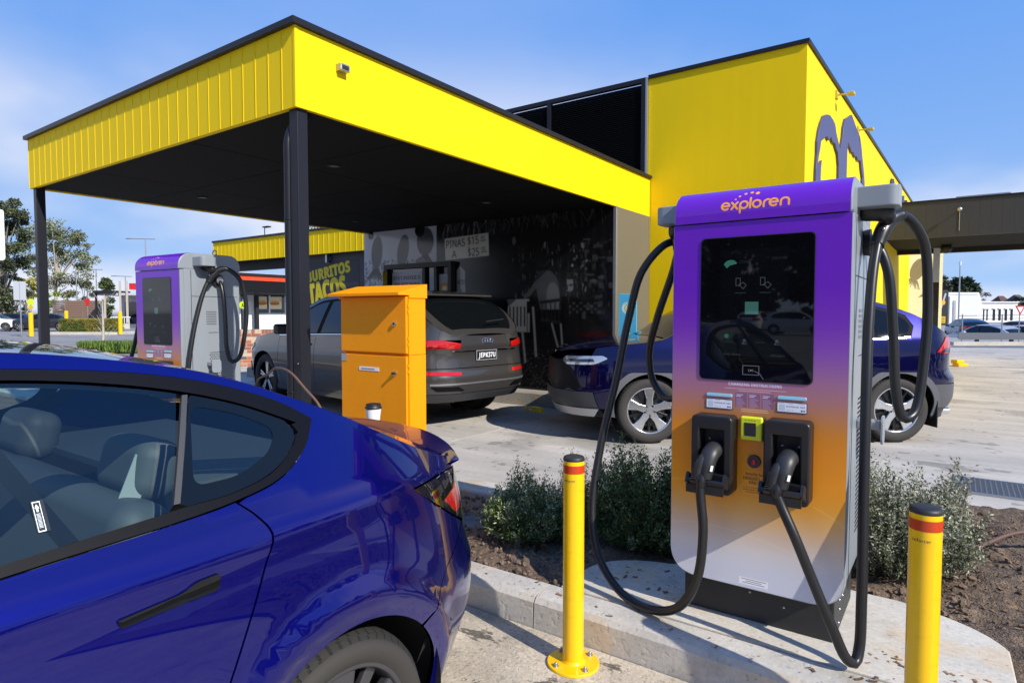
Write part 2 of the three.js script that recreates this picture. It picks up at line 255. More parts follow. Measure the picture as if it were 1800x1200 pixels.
/* ---------- drive-through canopy ---------- */
{
  const X0 = -9.2, X1 = -3.96, Z0 = -2.86, Z1 = -9.28, Y0 = 3.0, Y1 = 3.58;
  const c = thing('drive_through_canopy', 'large flat yellow drive-through canopy with charcoal soffit on dark posts', 'canopy');
  const hB = Y1 - Y0, pw = 0.169;
  const board = merge([bx(pw - 0.005, hB, 0.022), bx(0.008, hB, 0.004, -pw / 2 + 0.008, 0, 0.0125)]);
  const nb = 31, wv = (X1 - X0) / nb; for (let i = 0; i < nb; i++) { const m = mesh('fascia_board', board, M.yellow, c); m.position.set(X0 + (i + 0.5) * wv, (Y0 + Y1) / 2, Z0 - 0.011); }
  const board2 = bx(0.1640, hB, 0.022).rotateY(Math.PI / 2); const n2 = 39, w2 = (Z0 - Z1) / n2;
  for (let i = 0; i < n2; i++) { const m = mesh('fascia_board', board2, M.yellow, c); m.position.set(X1 - 0.011, (Y0 + Y1) / 2, Z0 - (i + 0.5) * w2); }
  const n3 = 39; for (let i = 0; i < n3; i++) { const m = mesh('fascia_board', board2, M.yellow, c); m.position.set(X0 + 0.011, (Y0 + Y1) / 2, Z0 - (i + 0.5) * w2); }
  mesh('corner_trim', rb(0.03, hB + 0.006, 0.03, 0.004, X1 - 0.012, (Y0 + Y1) / 2, Z0 - 0.012), M.yellow, c);
  mesh('fascia_backing', merge([spanBox(X0 + 0.025, X1 - 0.025, Y0 + 0.004, Y1, Z0 - 0.05, Z0 - 0.024), spanBox(X1 - 0.05, X1 - 0.024, Y0 + 0.004, Y1, Z1, Z0 - 0.052), spanBox(X0 + 0.024, X0 + 0.05, Y0 + 0.004, Y1, Z1, Z0 - 0.052)]), M.yellow, c);
  mesh('roof_capping', merge([spanBox(X0 - 0.035, X1 + 0.035, Y1 + 0.001, Y1 + 0.045, Z0 - 0.12, Z0 + 0.04), spanBox(X1 - 0.12, X1 + 0.035, Y1 + 0.001, Y1 + 0.045, Z1, Z0 - 0.1205), spanBox(X0 - 0.035, X0 + 0.12, Y1 + 0.001, Y1 + 0.045, Z1, Z0 - 0.1205)]), M.post, c);
  mesh('roof_deck', spanBox(X0 + 0.05, X1 - 0.05, Y1 - 0.12, Y1 - 0.06, Z1, Z0 - 0.06), M.charcoal, c);
  const xs = [X0 + 0.055, -7.6, -5.6, X1 - 0.055], zs = [Z0 - 0.055, -4.05, -5.25, -6.45, -7.65, Z1];
  for (let i = 0; i < 3; i++) for (let j = 0; j < 5; j++) mesh('soffit_panel', spanBox(xs[i] + 0.006, xs[i + 1] - 0.006, Y0 + 0.012, Y0 + 0.024, zs[j + 1] + 0.006, zs[j] - 0.006), M.soffit, c);
  mesh('soffit_backing', spanBox(X0 + 0.05, X1 - 0.05, Y0 + 0.03, Y0 + 0.045, Z1, Z0 - 0.05), M.black, c);
  for (const [x, z] of [[-5.27, -4.25], [-8.1, -4.4], [-5.3, -6.85], [-8.15, -7.0]]) {
    const d = mesh('downlight', new THREE.TorusGeometry(0.062, 0.009, 8, 28).rotateX(Math.PI / 2).translate(x, Y0 + 0.008, z), M.charcoal, c);
    mesh('lamp_lens', cyl(0.056, 0.056, 0.006, x, Y0 + 0.009, z), std({ color: lin([0.12, 0.11, 0.09]), roughness: 0.3 }), d);
  }
  for (const [x, z] of [[X1 - 0.075, Z0 - 0.075], [X0 + 0.075, Z0 - 0.075]]) {
    const p = mesh('post', rb(0.095, 2.95, 0.095, 0.008, x, 1.535, z), M.post, c);
    mesh('base_plate', rb(0.2, 0.014, 0.2, 0.004, x, 0.12, z), M.post, p);
    for (const [y] of [[1.12], [0.98]]) mesh('rivet', new THREE.SphereGeometry(0.005, 8, 6).translate(x + 0.02, y, z + 0.049), M.steel, p);
  }
  const dp = mesh('downpipe', tube([[-4.118, 3.02, -3.06], [-4.118, 2.955, -3.05], [-4.118, 2.90, -2.95], [-4.118, 2.80, -2.905], [-4.118, 2.6, -2.90], [-4.118, 1.4, -2.90], [-4.118, 0.08, -2.90]], 0.033, 80, 16), M.post, c);
  for (const y of [2.2, 0.9]) mesh('pipe_bracket', new THREE.TorusGeometry(0.035, 0.004, 6, 20).rotateX(Math.PI / 2).translate(-4.118, y, -2.90), M.post, dp);
  const sn = mesh('overflow_spout', rb(0.08, 0.055, 0.09, 0.006, X1 + 0.02, 3.39, -3.27), M.galv, c); mesh('spout_mouth', bx(0.003, 0.03, 0.06, X1 + 0.062, 3.388, -3.27), M.black, sn);
}

/* ---------- the mural, drawn as print ---------- */
const muralTex = canvas(1568, 795, (g, w, h) => {
  const X = (x) => (x + 9.19) * 300, Y = (y) => (3.0 - y) * 300, r = rng(77);
  g.fillStyle = '#141519'; g.fillRect(0, 0, w, h);
  let gr = g.createLinearGradient(0, 0, X(-6.9), 0); g.fillStyle = '#b2b7c4'; g.fillRect(0, 0, X(-7.35), Y(0.5));
  g.fillStyle = '#8f939c'; for (let i = 0; i < 900; i++) { const x = r() * X(-7.6), y = Y(2.5) + r() * Y(2.1) * 0.55 + x * 0.05; g.globalAlpha = 0.2 + 0.6 * r(); g.fillStyle = r() < 0.6 ? '#4a4d57' : '#c9ccd2'; g.beginPath(); g.ellipse(x, y, 2 + r() * 9, 1.5 + r() * 5, r() * 3, 0, 7); g.fill(); }
  g.globalAlpha = 1;
  // dark grove, with sky glinting between trunks
  g.fillStyle = '#17181b'; g.fillRect(X(-7.3), 0, w, h);
  for (let i = 0; i < 900; i++) { const x = X(-5.9) + r() * (w - X(-5.9)), y = Y(2.75) + (r() + r()) * 0.5 * (Y(1.5) - Y(2.75)); const b = 40 + r() * 90; g.fillStyle = `rgba(${b},${b},${b + 6},${0.15 + 0.4 * r()})`; g.fillRect(x, y, 2 + r() * 7, 5 + r() * 26); }
  for (let i = 0; i < 150; i++) { const x = X(-5.75) + r() * (X(-4.35) - X(-5.75)), y = Y(2.55) + r() * (Y(1.75) - Y(2.55)); const b = 150 + r() * 105; g.fillStyle = `rgba(${b},${b},${b},${0.35 + 0.5 * r()})`; g.beginPath(); g.ellipse(x, y, 2 + r() * 5, 3 + r() * 15, (r() - 0.5) * 0.6, 0, 7); g.fill(); }
  for (let i = 0; i < 34; i++) { const x = X(-6.1) + r() * (w - X(-6.1)); g.fillStyle = `rgba(14,14,16,${0.5 + 0.4 * r()})`; g.save(); g.translate(x, 0); g.rotate((r() - 0.5) * 0.12); g.fillRect(0, Y(2.9), 5 + r() * 13, Y(1.2)); g.restore(); }
  for (let i = 0; i < 40; i++) { const x = X(-4.5) + r() * 130, y = Y(2.6) + r() * 330; const b = 60 + r() * 120; g.fillStyle = `rgba(${b},${b},${b},0.5)`; g.fillRect(x, y, 8 + r() * 40, 4 + r() * 22); }
  // thatch along the top
  for (let i = 0; i < 420; i++) { const x = X(-7.2) + r() * (X(-4.2) - X(-7.2)); g.strokeStyle = r() < 0.35 ? 'rgba(170,172,176,0.6)' : 'rgba(16,16,18,0.8)'; g.lineWidth = 1 + r() * 3; g.beginPath(); g.moveTo(x, 0); g.lineTo(x + (r() - 0.5) * 60, 20 + r() * 62); g.stroke(); }
  // hanging pineapples
  const pine = (x, y, a, b, rot, tone) => {
    g.save(); g.translate(X(x), Y(y)); g.rotate(rot); g.fillStyle = `rgb(${tone},${tone},${tone + 3})`; g.beginPath(); g.ellipse(0, 0, a, b, 0, 0, 7); g.fill();
    g.save(); g.clip(); g.strokeStyle = 'rgba(150,152,160,0.55)'; g.lineWidth = 2.5; for (let k = -30; k < 30; k++) { g.beginPath(); g.moveTo(-120, k * 14 - 120); g.lineTo(120, k * 14 + 120); g.stroke(); g.beginPath(); g.moveTo(120, k * 14 - 120); g.lineTo(-120, k * 14 + 120); g.stroke(); } g.restore();
    g.strokeStyle = `rgb(${tone - 18},${tone - 18},${tone - 16})`; g.lineWidth = 7; for (let k = -5; k <= 5; k++) { g.beginPath(); g.moveTo(k * 3, b - 4); g.quadraticCurveTo(k * 9, b + 34, k * 13, b + 48 + 16 * r()); g.stroke(); } g.restore();
  };
  pine(-8.84, 2.62, 44, 92, 0.10, 62); pine(-8.16, 2.62, 42, 86, 0.22, 66); pine(-7.62, 2.75, 60, 74, 0.0, 40); pine(-7.72, 2.32, 44, 50, 0.1, 74);
  g.fillStyle = '#0d0d0f'; g.beginPath(); g.arc(X(-9.0), Y(2.95), 22, 0, 7); g.fill(); g.beginPath(); g.arc(X(-7.75), Y(2.95), 34, 0, 7); g.fill();
  // painted price boards
  g.save(); g.translate(X(-7.17), Y(2.765)); g.rotate(-0.035); g.fillStyle = '#c3c1b6'; g.fillRect(0, 0, 284, 112); g.fillStyle = '#1b1b1d'; g.font = '52px sans-serif'; g.fillText('PINAS', 6, 50, 130); g.fillText('$15', 150, 46, 74); g.fillText('A', 46, 104); g.fillText('$25', 150, 104, 74); g.font = '24px sans-serif'; g.fillText('y', 152, 66); g.fillText('00', 234, 28); g.fillText('00', 236, 82); g.fillRect(234, 33, 34, 3); g.fillRect(236, 88, 34, 3); g.restore();
  g.fillStyle = '#b4b7b9'; g.beginPath(); g.moveTo(X(-6.9), Y(2.22)); g.lineTo(X(-6.83), Y(2.3)); g.lineTo(X(-6.72), Y(2.2)); g.lineTo(X(-6.70), Y(1.62)); g.lineTo(X(-6.9), Y(1.6)); g.fill();
  g.fillStyle = '#222327'; g.font = '30px sans-serif'; g.fillText('ATES', X(-6.885), Y(1.98), 56); g.fillText('y', X(-6.83), Y(1.84)); g.fillText('8', X(-6.89), Y(1.70)); g.font = '17px sans-serif'; g.fillText('00', X(-6.81), Y(1.73));
  g.fillStyle = '#8b8c8c'; g.beginPath(); g.ellipse(X(-5.72), Y(2.63), 12, 20, 0, 0, 7); g.fill();
  // seated figure in a pale shirt, seen from behind
  g.fillStyle = '#3d3e42'; g.beginPath(); g.ellipse(X(-5.18), Y(2.29), 24, 33, 0.1, 0, 7); g.fill(); g.fillStyle = '#242427'; g.beginPath(); g.ellipse(X(-5.17), Y(2.32), 24, 24, 0.1, 0, 7); g.fill();
  g.fillStyle = '#5f6167'; g.beginPath(); g.moveTo(X(-5.27), Y(2.13)); g.bezierCurveTo(X(-5.10), Y(2.20), X(-4.93), Y(2.12), X(-4.89), Y(1.9)); g.lineTo(X(-4.86), Y(1.55)); g.lineTo(X(-5.22), Y(1.55)); g.bezierCurveTo(X(-5.30), Y(1.8), X(-5.32), Y(1.95), X(-5.27), Y(2.13)); g.fill();
  g.fillStyle = '#8d9096'; g.beginPath(); g.moveTo(X(-5.06), Y(1.95)); g.bezierCurveTo(X(-4.96), Y(2.0), X(-4.9), Y(1.9), X(-4.88), Y(1.76)); g.lineTo(X(-4.87), Y(1.56)); g.lineTo(X(-5.12), Y(1.56)); g.bezierCurveTo(X(-5.12), Y(1.7), X(-5.12), Y(1.85), X(-5.06), Y(1.95)); g.fill();
  g.strokeStyle = '#595b60'; g.lineWidth = 24; g.lineCap = 'round'; g.beginPath(); g.moveTo(X(-5.26), Y(2.05)); g.quadraticCurveTo(X(-5.36), Y(1.82), X(-5.50), Y(1.76)); g.stroke(); g.lineCap = 'butt';
  // white plastic chair and table
  g.fillStyle = '#aeb1b7'; g.fillRect(X(-5.86), Y(1.72), 130, 12); g.fillRect(X(-5.84), Y(1.70), 110, 150); g.fillStyle = '#3a3b40'; for (let k = 0; k < 5; k++) g.fillRect(X(-5.81) + k * 21, Y(1.60), 8, 92);
  g.strokeStyle = '#9da0a6'; g.lineWidth = 14; const leg = (a, b, c, d) => { g.beginPath(); g.moveTo(X(a), Y(b)); g.lineTo(X(c), Y(d)); g.stroke(); };
  leg(-5.56, 1.22, -5.50, 0.72); leg(-5.36, 1.60, -5.30, 0.82); leg(-5.44, 1.5, -5.44, 1.2); g.lineWidth = 11; g.strokeStyle = '#9a9da3'; leg(-5.02, 1.35, -4.86, 0.84); leg(-4.86, 1.35, -4.82, 0.9);
  g.strokeStyle = '#2c2d31'; g.lineWidth = 14; leg(-5.24, 1.66, -4.84, 1.70); leg(-5.22, 1.4, -4.86, 1.36); for (let k = 0; k < 5; k++) { g.lineWidth = 5; leg(-5.2 + k * 0.08, 1.66, -5.18 + k * 0.075, 1.4); }
  g.fillStyle = '#b3b6ba'; g.fillRect(X(-4.76), Y(2.0), 34, 22); g.fillRect(X(-4.74), Y(1.9), 24, 24);
  for (let k = 0; k < 9; k++) for (let j = 0; j < 4; j++) if ((k + j) % 2) { g.fillStyle = 'rgba(140,140,145,0.55)'; g.fillRect(X(-4.72) + k * 18, Y(1.66) + j * 13, 14, 10); }
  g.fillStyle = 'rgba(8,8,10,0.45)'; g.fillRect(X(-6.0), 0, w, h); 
  // gravel floor
  for (let i = 0; i < 5200; i++) { const x = r() * w, y = Y(0.95) + r() * Y(2.3); const b = 30 + r() * 120; g.fillStyle = `rgba(${b},${b},${b + 6},${0.25 + 0.35 * r()})`; g.fillRect(x, y, 2 + r() * 6, 1 + r() * 3); }
  g.filter = 'blur(2px)'; g.drawImage(g.canvas, 0, 0); g.filter = 'none';
  for (let i = 0; i < 9000; i++) { const b = r() * 255; g.fillStyle = `rgba(${b},${b},${b},0.05)`; g.fillRect(r() * w, r() * h, 2, 2); }
});
/* ---------- restaurant building ---------- */
{
  const b = thing('restaurant_building', 'restaurant block with tall yellow walls, black roof screen and photo mural under the canopy', 'building');
  // tall yellow block: front wall and a side wall turned a little
  const zt = -9.3, xr = -1.74, yt = 5.12, xl = -4.0;
  mesh('front_wall', muv(spanBox(xl, xr - 0.004, 1.2, yt, zt - 0.3, zt)), M.yellow, b);
  mesh('wall_base', spanBox(xl, xr - 0.01, 0, 1.198, zt - 0.3, zt - 0.02), M.charcoal, b);
  const sl = 15.25, dx = 0.027 * sl, ang = Math.atan2(dx, sl);
  const side = (g) => { g.rotateY(-ang); g.translate(xr, 0, zt); return g; };
  for (let i = 0; i < 5; i++) mesh('side_wall_panel', side(muv(spanBox(-0.25, 0, 0.5, yt, -sl * (i + 1) / 5 + 0.004, -sl * i / 5 - (i ? 0.004 : 0)))), M.yellow, b);
  mesh('side_wall_base', side(spanBox(-0.25, -0.01, 0, 0.498, -sl, 0)), M.charcoal, b);
  mesh('roof_capping', merge([spanBox(xl, xr + 0.03, yt + 0.001, yt + 0.055, zt - 0.2, zt + 0.03), side(spanBox(-0.2, 0.032, yt + 0.002, yt + 0.054, -sl, -0.03))]), M.post, b);
  mesh('roof', spanBox(xl, xr - 0.2, yt - 0.2, yt - 0.1, zt - sl + 0.2, zt - 0.2), M.charcoal, b);
  mesh('rear_wall', spanBox(-12, xr, 0, 4.9, zt - sl - 0.2, zt - sl), M.charcoal, b);
  // logo: raised cut-out letters on the sunlit side wall
  const lp = [[0.51, 3.0], [0.53, 3.54], [0.58, 3.75], [0.58, 3.93], [0.68, 4.12], [0.81, 4.26], [0.97, 4.39], [1.18, 4.46], [1.42, 4.51], [1.67, 4.5], [1.84, 4.47], [1.96, 4.36], [2.18, 4.24], [2.32, 4.18], [2.39, 4.22], [2.52, 4.44], [2.57, 4.6], [2.72, 4.77], [3.01, 4.87], [3.33, 4.99], [3.53, 4.95], [3.71, 4.91], [3.89, 4.87], [4.25, 4.82], [4.46, 4.69], [4.57, 4.55], [4.73, 4.38], [4.89, 4.21], [4.98, 4.06], [4.97, 3.6], [4.8, 3.6], [4.69, 4.03], [4.7, 4.14], [4.53, 4.26], [4.42, 4.4], [4.08, 4.35], [3.96, 4.4], [3.79, 4.35], [3.56, 4.39], [3.4, 4.36], [3.29, 4.4], [3.02, 4.45], [2.98, 4.34], [2.96, 4.12], [2.96, 3.2], [2.26, 3.2], [2.22, 3.91], [2.11, 4.09], [1.97, 4.13], [1.88, 4.18], [1.67, 4.17], [1.54, 4.22], [1.39, 4.13], [1.23, 4.16], [1.04, 4.08], [0.83, 4.02], [0.77, 3.88], [0.68, 3.75], [0.61, 3.58], [0.76, 3.64], [0.9, 3.73], [0.85, 3.61], [0.82, 3.0]];
  const logoM = std({ color: lin([0.055, 0.062, 0.16]), roughness: 0.5 });
  const lg = extrude(poly(lp), 0.03, 0.003, 1); lg.rotateY(Math.PI / 2); lg.translate(0.006, 0, 0); mesh('wall_logo', side(lg), logoM, b);
  { const w = 0.5, letters = [[0, 'D'], [1, 'R'], [2, 'I'], [3, 'V'], [4, 'E']]; const strokes = { D: [[[0, 0], [0, 1]], [[0, 1], [0.7, 0.75], [0.7, 0.25], [0, 0]]], R: [[[0, 0], [0, 1], [0.6, 0.9], [0.6, 0.55], [0, 0.5], [0.65, 0]]], I: [[[0.3, 0], [0.3, 1]]], V: [[[0, 1], [0.35, 0], [0.7, 1]]], E: [[[0.65, 1], [0, 1], [0, 0], [0.65, 0]], [[0, 0.5], [0.55, 0.5]]] };
    letters.forEach(([i, ch]) => { const l = []; for (const st of strokes[ch]) for (let k = 0; k + 1 < st.length; k++) { const [a, c] = [st[k], st[k + 1]], y0 = 3.55, S = 1.3, z0 = -9.4 - i * 1.15; l.push(rod([0.02, y0 + a[1] * S, z0 - a[0]], [0.02, y0 + c[1] * S, z0 - c[0]], 0.075, 6)); } mesh('sign_letter', side(merge(l)), logoM, b); }); }
  for (const [s, y] of [[2.05, 4.99], [4.2, 4.93]]) {
    const a = mesh('wall_spotlight', side(merge([rod([0, y, -s], [0.2, y - 0.02, -s], 0.014), bx(0.03, 0.12, 0.12, 0.012, y, -s)])), std({ color: lin([0.55, 0.42, 0.05]), roughness: 0.5 }), b);
    mesh('lamp_head', side(rb(0.10, 0.05, 0.13, 0.012, 0.22, y - 0.02, -s)), std({ color: lin([0.5, 0.4, 0.08]), roughness: 0.5 }), a);
  }
  // black louvred plant screen above the canopy
  const yl = 5.14; const slat = []; for (let y = 3.5; y < yl - 0.08; y += 0.032) slat.push(bx(4.6, 0.005, 0.045).rotateX(0.7).translate(-6.35, y, zt + 0.02));
  const scr = mesh('roof_screen_frame', merge([spanBox(-8.7, -4.03, yl - 0.07, yl, zt - 0.02, zt + 0.06), spanBox(-4.10, -4.03, 3.5, yl - 0.0705, zt - 0.02, zt + 0.06), spanBox(-5.83, -5.76, 3.5, yl - 0.0705, zt - 0.02, zt + 0.06), spanBox(-8.7, -8.63, 3.5, yl - 0.0705, zt - 0.02, zt + 0.06)]), M.post, b);
  mesh('louvre_slats', merge(slat), M.louvre, scr).userData.kind = 'stuff'; mesh('screen_backing', spanBox(-8.68, -4.05, 3.45, yl - 0.08, zt - 0.06, zt - 0.04), M.black, scr);
  mesh('screen_side', spanBox(-4.03, -4.003, 3.6, yl, zt - 3, zt + 0.06), M.galv, scr);
  // mural wall, its return and the drive-through window
  const mw = mesh('mural_wall', spanBox(-9.19, -3.962, 0.31, 3.004, -8.5, -8.104), M.charcoal, b);
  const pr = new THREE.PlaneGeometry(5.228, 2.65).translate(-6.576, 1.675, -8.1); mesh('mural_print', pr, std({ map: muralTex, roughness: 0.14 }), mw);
  mesh('return_wall', muv(spanBox(-4.02, -3.958, 0.9, 3.0, -9.29, -8.14)), M.tan, b);
  mesh('return_base', spanBox(-4.02, -3.97, 0.1, 0.898, -9.29, -8.14), M.charcoal, b);
  mesh('corner_trim', rb(0.05, 2.7, 0.05, 0.006, -3.975, 1.66, -8.122), M.galv, b);
  const wf = mesh('service_window', merge([spanBox(-8.54, -6.93, 2.29, 2.37, -8.095, -7.98), spanBox(-8.54, -8.46, 1.15, 2.2895, -8.095, -7.98), spanBox(-7.0, -6.93, 1.15, 2.2895, -8.095, -7.98), spanBox(-7.6, -7.54, 1.15, 2.2895, -8.095, -8.0), spanBox(-7.33, -7.27, 1.15, 2.2895, -8.095, -8.0)]), M.black, b);
  mesh('pane', spanBox(-8.45, -7.61, 1.15, 2.28, -8.07, -8.06), M.blackGloss, wf); mesh('pane', spanBox(-7.53, -7.34, 1.15, 2.28, -8.07, -8.06), M.blackGloss, wf);
  const p1 = canvas(512, 384, (g, w, h) => { g.fillStyle = '#b9bccb'; g.fillRect(0, 0, w, h); g.fillStyle = '#2a2a2c'; g.font = 'bold 62px sans-serif'; g.textAlign = 'center'; g.fillStyle = '#3a3420'; g.fillText("GYG'S BREKKIE IS", w / 2, 92, 470); g.fillStyle = '#26262a'; g.fillText('THE BEST THING', w / 2, 176, 440); });
  mesh('poster', new THREE.PlaneGeometry(0.74, 0.56).translate(-8.02, 1.95, -8.05), std({ map: p1, roughness: 0.5 }), wf);
  const p2 = canvas(256, 512, (g, w, h) => { g.fillStyle = '#a9afc4'; g.fillRect(0, 0, w, h); g.fillStyle = '#d9a400'; g.beginPath(); g.arc(w / 2, 205, 102, 0, 7); g.fill(); g.strokeStyle = '#7a5a00'; g.lineWidth = 7; g.beginPath(); g.arc(w / 2, 205, 84, 0, 7); g.stroke(); g.fillStyle = '#e9e9e9'; for (const x of [-24, 24]) { g.beginPath(); g.ellipse(w / 2 + x, 190, 24, 34, 0, 3.14, 6.28); g.fill(); g.fillRect(w / 2 + x - 24, 188, 48, 22); } g.fillStyle = '#4a3a08'; g.fillRect(w / 2 - 55, 226, 110, 14); g.fillStyle = '#3a4258'; g.font = 'bold 40px sans-serif'; g.textAlign = 'center'; g.fillText('SERVING', w / 2, 468, 190); });
  mesh('poster', new THREE.PlaneGeometry(0.25, 0.66).translate(-7.13, 1.83, -8.05), std({ map: p2, roughness: 0.5 }), wf);
  mesh('side_poster', bx(0.012, 0.5, 0.10, -8.455, 2.0, -7.93), std({ color: lin([0.5, 0.38, 0.01]) }), wf);
  const rs = mesh('round_sign', cyl(0.17, 0.17, 0.03, 0, 0, 0, 40).rotateX(Math.PI / 2).translate(-7.34, 1.62, -7.86), M.black, wf);
  mesh('sign_face', extrude((() => { const s = new THREE.Shape(); s.absarc(0, 0, 0.155, -1.2, 1.25); s.quadraticCurveTo(-0.02, 0.02, 0.056, -0.144); return s; })(), 0.004).translate(-7.34, 1.62, -7.845), M.yellow, rs);
  // low wing: boards above, charcoal wall with painted dishes
  const X0 = -17.85, X1 = -9.0, zf = -10; const brd = merge([bx(0.196, 0.58, 0.02), bx(0.014, 0.58, 0.01, -0.09, 0, 0.012)]); const nb = 44, wv = (X1 - X0) / nb;
  for (let i = 0; i < nb; i++) mesh('fascia_board', brd, M.yellow, b).position.set(X0 + (i + 0.5) * wv, 3.255, zf);
  mesh('fascia_backing', merge([spanBox(X0, X1, 2.965, 3.545, zf - 0.05, zf - 0.012), spanBox(X0, X0 + 0.05, 2.965, 3.545, zf - 3, zf - 0.051)]), M.yellow, b);
  mesh('fascia_capping', spanBox(X0 - 0.03, X1, 3.546, 3.6, zf - 0.1, zf + 0.04), M.post, b);
  mesh('wing_soffit', spanBox(X0 + 0.05, X1, 2.98, 3.0, zf - 6, zf - 0.052), M.soffit, b); mesh('wing_beam', spanBox(X0 + 0.05, -14.7, 2.72, 2.975, zf - 0.5, zf - 0.35), M.charcoal, b);
  mesh('wing_wall', muv(spanBox(-14.7, -9.1, 0, 2.978, zf - 0.5, zf - 0.2)), std({ color: lin([0.040, 0.042, 0.055]), roughness: 0.6 }), b);
  const wt = canvas(1024, 820, (g, w, h) => {
    g.fillStyle = '#2b2c36'; g.fillRect(0, 0, w, h); g.fillStyle = g.strokeStyle = '#d2bf0c'; g.lineJoin = 'round'; g.save(); g.translate(30, 345); g.rotate(-0.14); g.font = 'bold 190px sans-serif'; g.save(); g.scale(1, 0.95); g.fillText('BURRITOS', 0, -88, 860); g.lineWidth = 14; g.strokeText('BURRITOS', 0, -88, 860); g.restore();
    g.save(); g.scale(1, 1.36); g.font = 'bold 236px sans-serif'; g.fillText('TACOS', 12, 134, 850); g.lineWidth = 22; g.strokeText('TACOS', 12, 134, 850); g.restore();
    g.save(); g.transform(1, 0, -0.22, 1, 130, 0); g.font = 'italic bold 200px serif'; g.fillText('nachos', 0, 396, 700); g.restore(); g.restore();
  });
  mesh('painted_lettering', new THREE.PlaneGeometry(2.05, 1.64).translate(-12.78, 1.98, zf - 0.196), std({ map: wt, roughness: 0.6 }), b);
  mesh('wall_lamp', merge([rb(0.07, 0.22, 0.09, 0.01, -12.85, 2.86, zf - 0.13), bx(0.1, 0.1, 0.02, -12.85, 2.86, zf - 0.188)]), M.galv, b);
  mesh('door_reveal', spanBox(-11.62, -11.42, 0.1, 2.4, zf - 0.199, zf - 0.17), M.black, b);
  // roof screen of the wing
  mesh('roof_mesh_screen', merge([...Array(22)].map((_, i) => rod([-15.3 + i * 0.13, 3.62, zf - 1], [-15.3 + i * 0.13 + 0.18, 4.3, zf - 1], 0.012, 5)).concat([...Array(22)].map((_, i) => rod([-15.1 + i * 0.13, 3.62, zf - 1], [-15.1 + i * 0.13 - 0.18, 4.3, zf - 1], 0.012, 5)), [spanBox(-15.4, -12.4, 4.28, 4.36, zf - 1.03, zf - 0.97), spanBox(-15.4, -15.33, 3.6, 4.28, zf - 1.03, zf - 0.97), spanBox(-15.4, -12.4, 3.6, 3.68, zf - 1.031, zf - 0.969)])), M.post, b).userData.kind = 'stuff';
  mesh('roof_lamp', merge([rod([-15.9, 3.6, zf - 0.4], [-15.9, 3.9, zf - 0.4], 0.012), rb(0.26, 0.035, 0.12, 0.01, -15.8, 3.9, zf - 0.4).rotateZ(0)]), M.charcoal, b);
}
/* ---------- second canopy, out to the right ---------- */
{
  const c = thing('side_canopy', 'dark flat canopy with boarded fascia to the right of the tall yellow wall', 'canopy');
  const zf = -17.5, X0 = -1.45, X1 = 1.75, brd = bx(0.1985, 0.82, 0.02); const fm = std({ color: lin([0.036, 0.035, 0.034]), roughness: 0.5 });
  const n = 16; for (let i = 0; i < n; i++) mesh('fascia_board', brd, fm, c).position.set(X0 + (i + 0.5) * (X1 - X0) / n, 3.65, zf);
  mesh('fascia_backing', spanBox(X0, X1, 3.24, 4.06, zf - 0.05, zf - 0.012), M.black, c); mesh('roof_capping', spanBox(X0, X1, 4.061, 4.10, zf - 0.15, zf + 0.03), M.post, c);
  mesh('soffit', spanBox(X0, X1, 3.245, 3.27, zf - 3.4, zf - 0.051), M.soffit, c); mesh('roof_deck', spanBox(X0, X1, 3.9, 4.0, zf - 3.4, zf - 0.05), M.charcoal, c); mesh('rear_beam', spanBox(X0, X1, 3.13, 3.244, zf - 3.4, zf - 3.2), M.charcoal, c);
  const [cx] = [-0.50]; mesh('column', rb(0.15, 2.25, 0.15, 0.01, cx, 1.2, zf - 3), M.black, c); mesh('column', rb(0.15, 0.92, 0.15, 0.01, cx, 2.786, zf - 3), std({ color: lin([0.45, 0.52, 0.72]), roughness: 0.4 }), c);
  mesh('camera_dome', new THREE.SphereGeometry(0.13, 16, 12).translate(-0.28, 3.16, zf - 2.2), M.black, c); mesh('roof_lamp', rb(1.0, 0.05, 0.3, 0.01, 0.4, 4.16, zf - 0.5), M.galv, c); mesh('fascia_lamp', merge([rod([-0.02, 3.82, zf + 0.02], [-0.02, 3.82, zf + 0.12], 0.012), new THREE.SphereGeometry(0.05, 10, 8).translate(-0.02, 3.82, zf + 0.14), rod([-0.02, 3.8, zf + 0.018], [-0.02, 3.36, zf + 0.018], 0.006)]), M.galv, c);
}
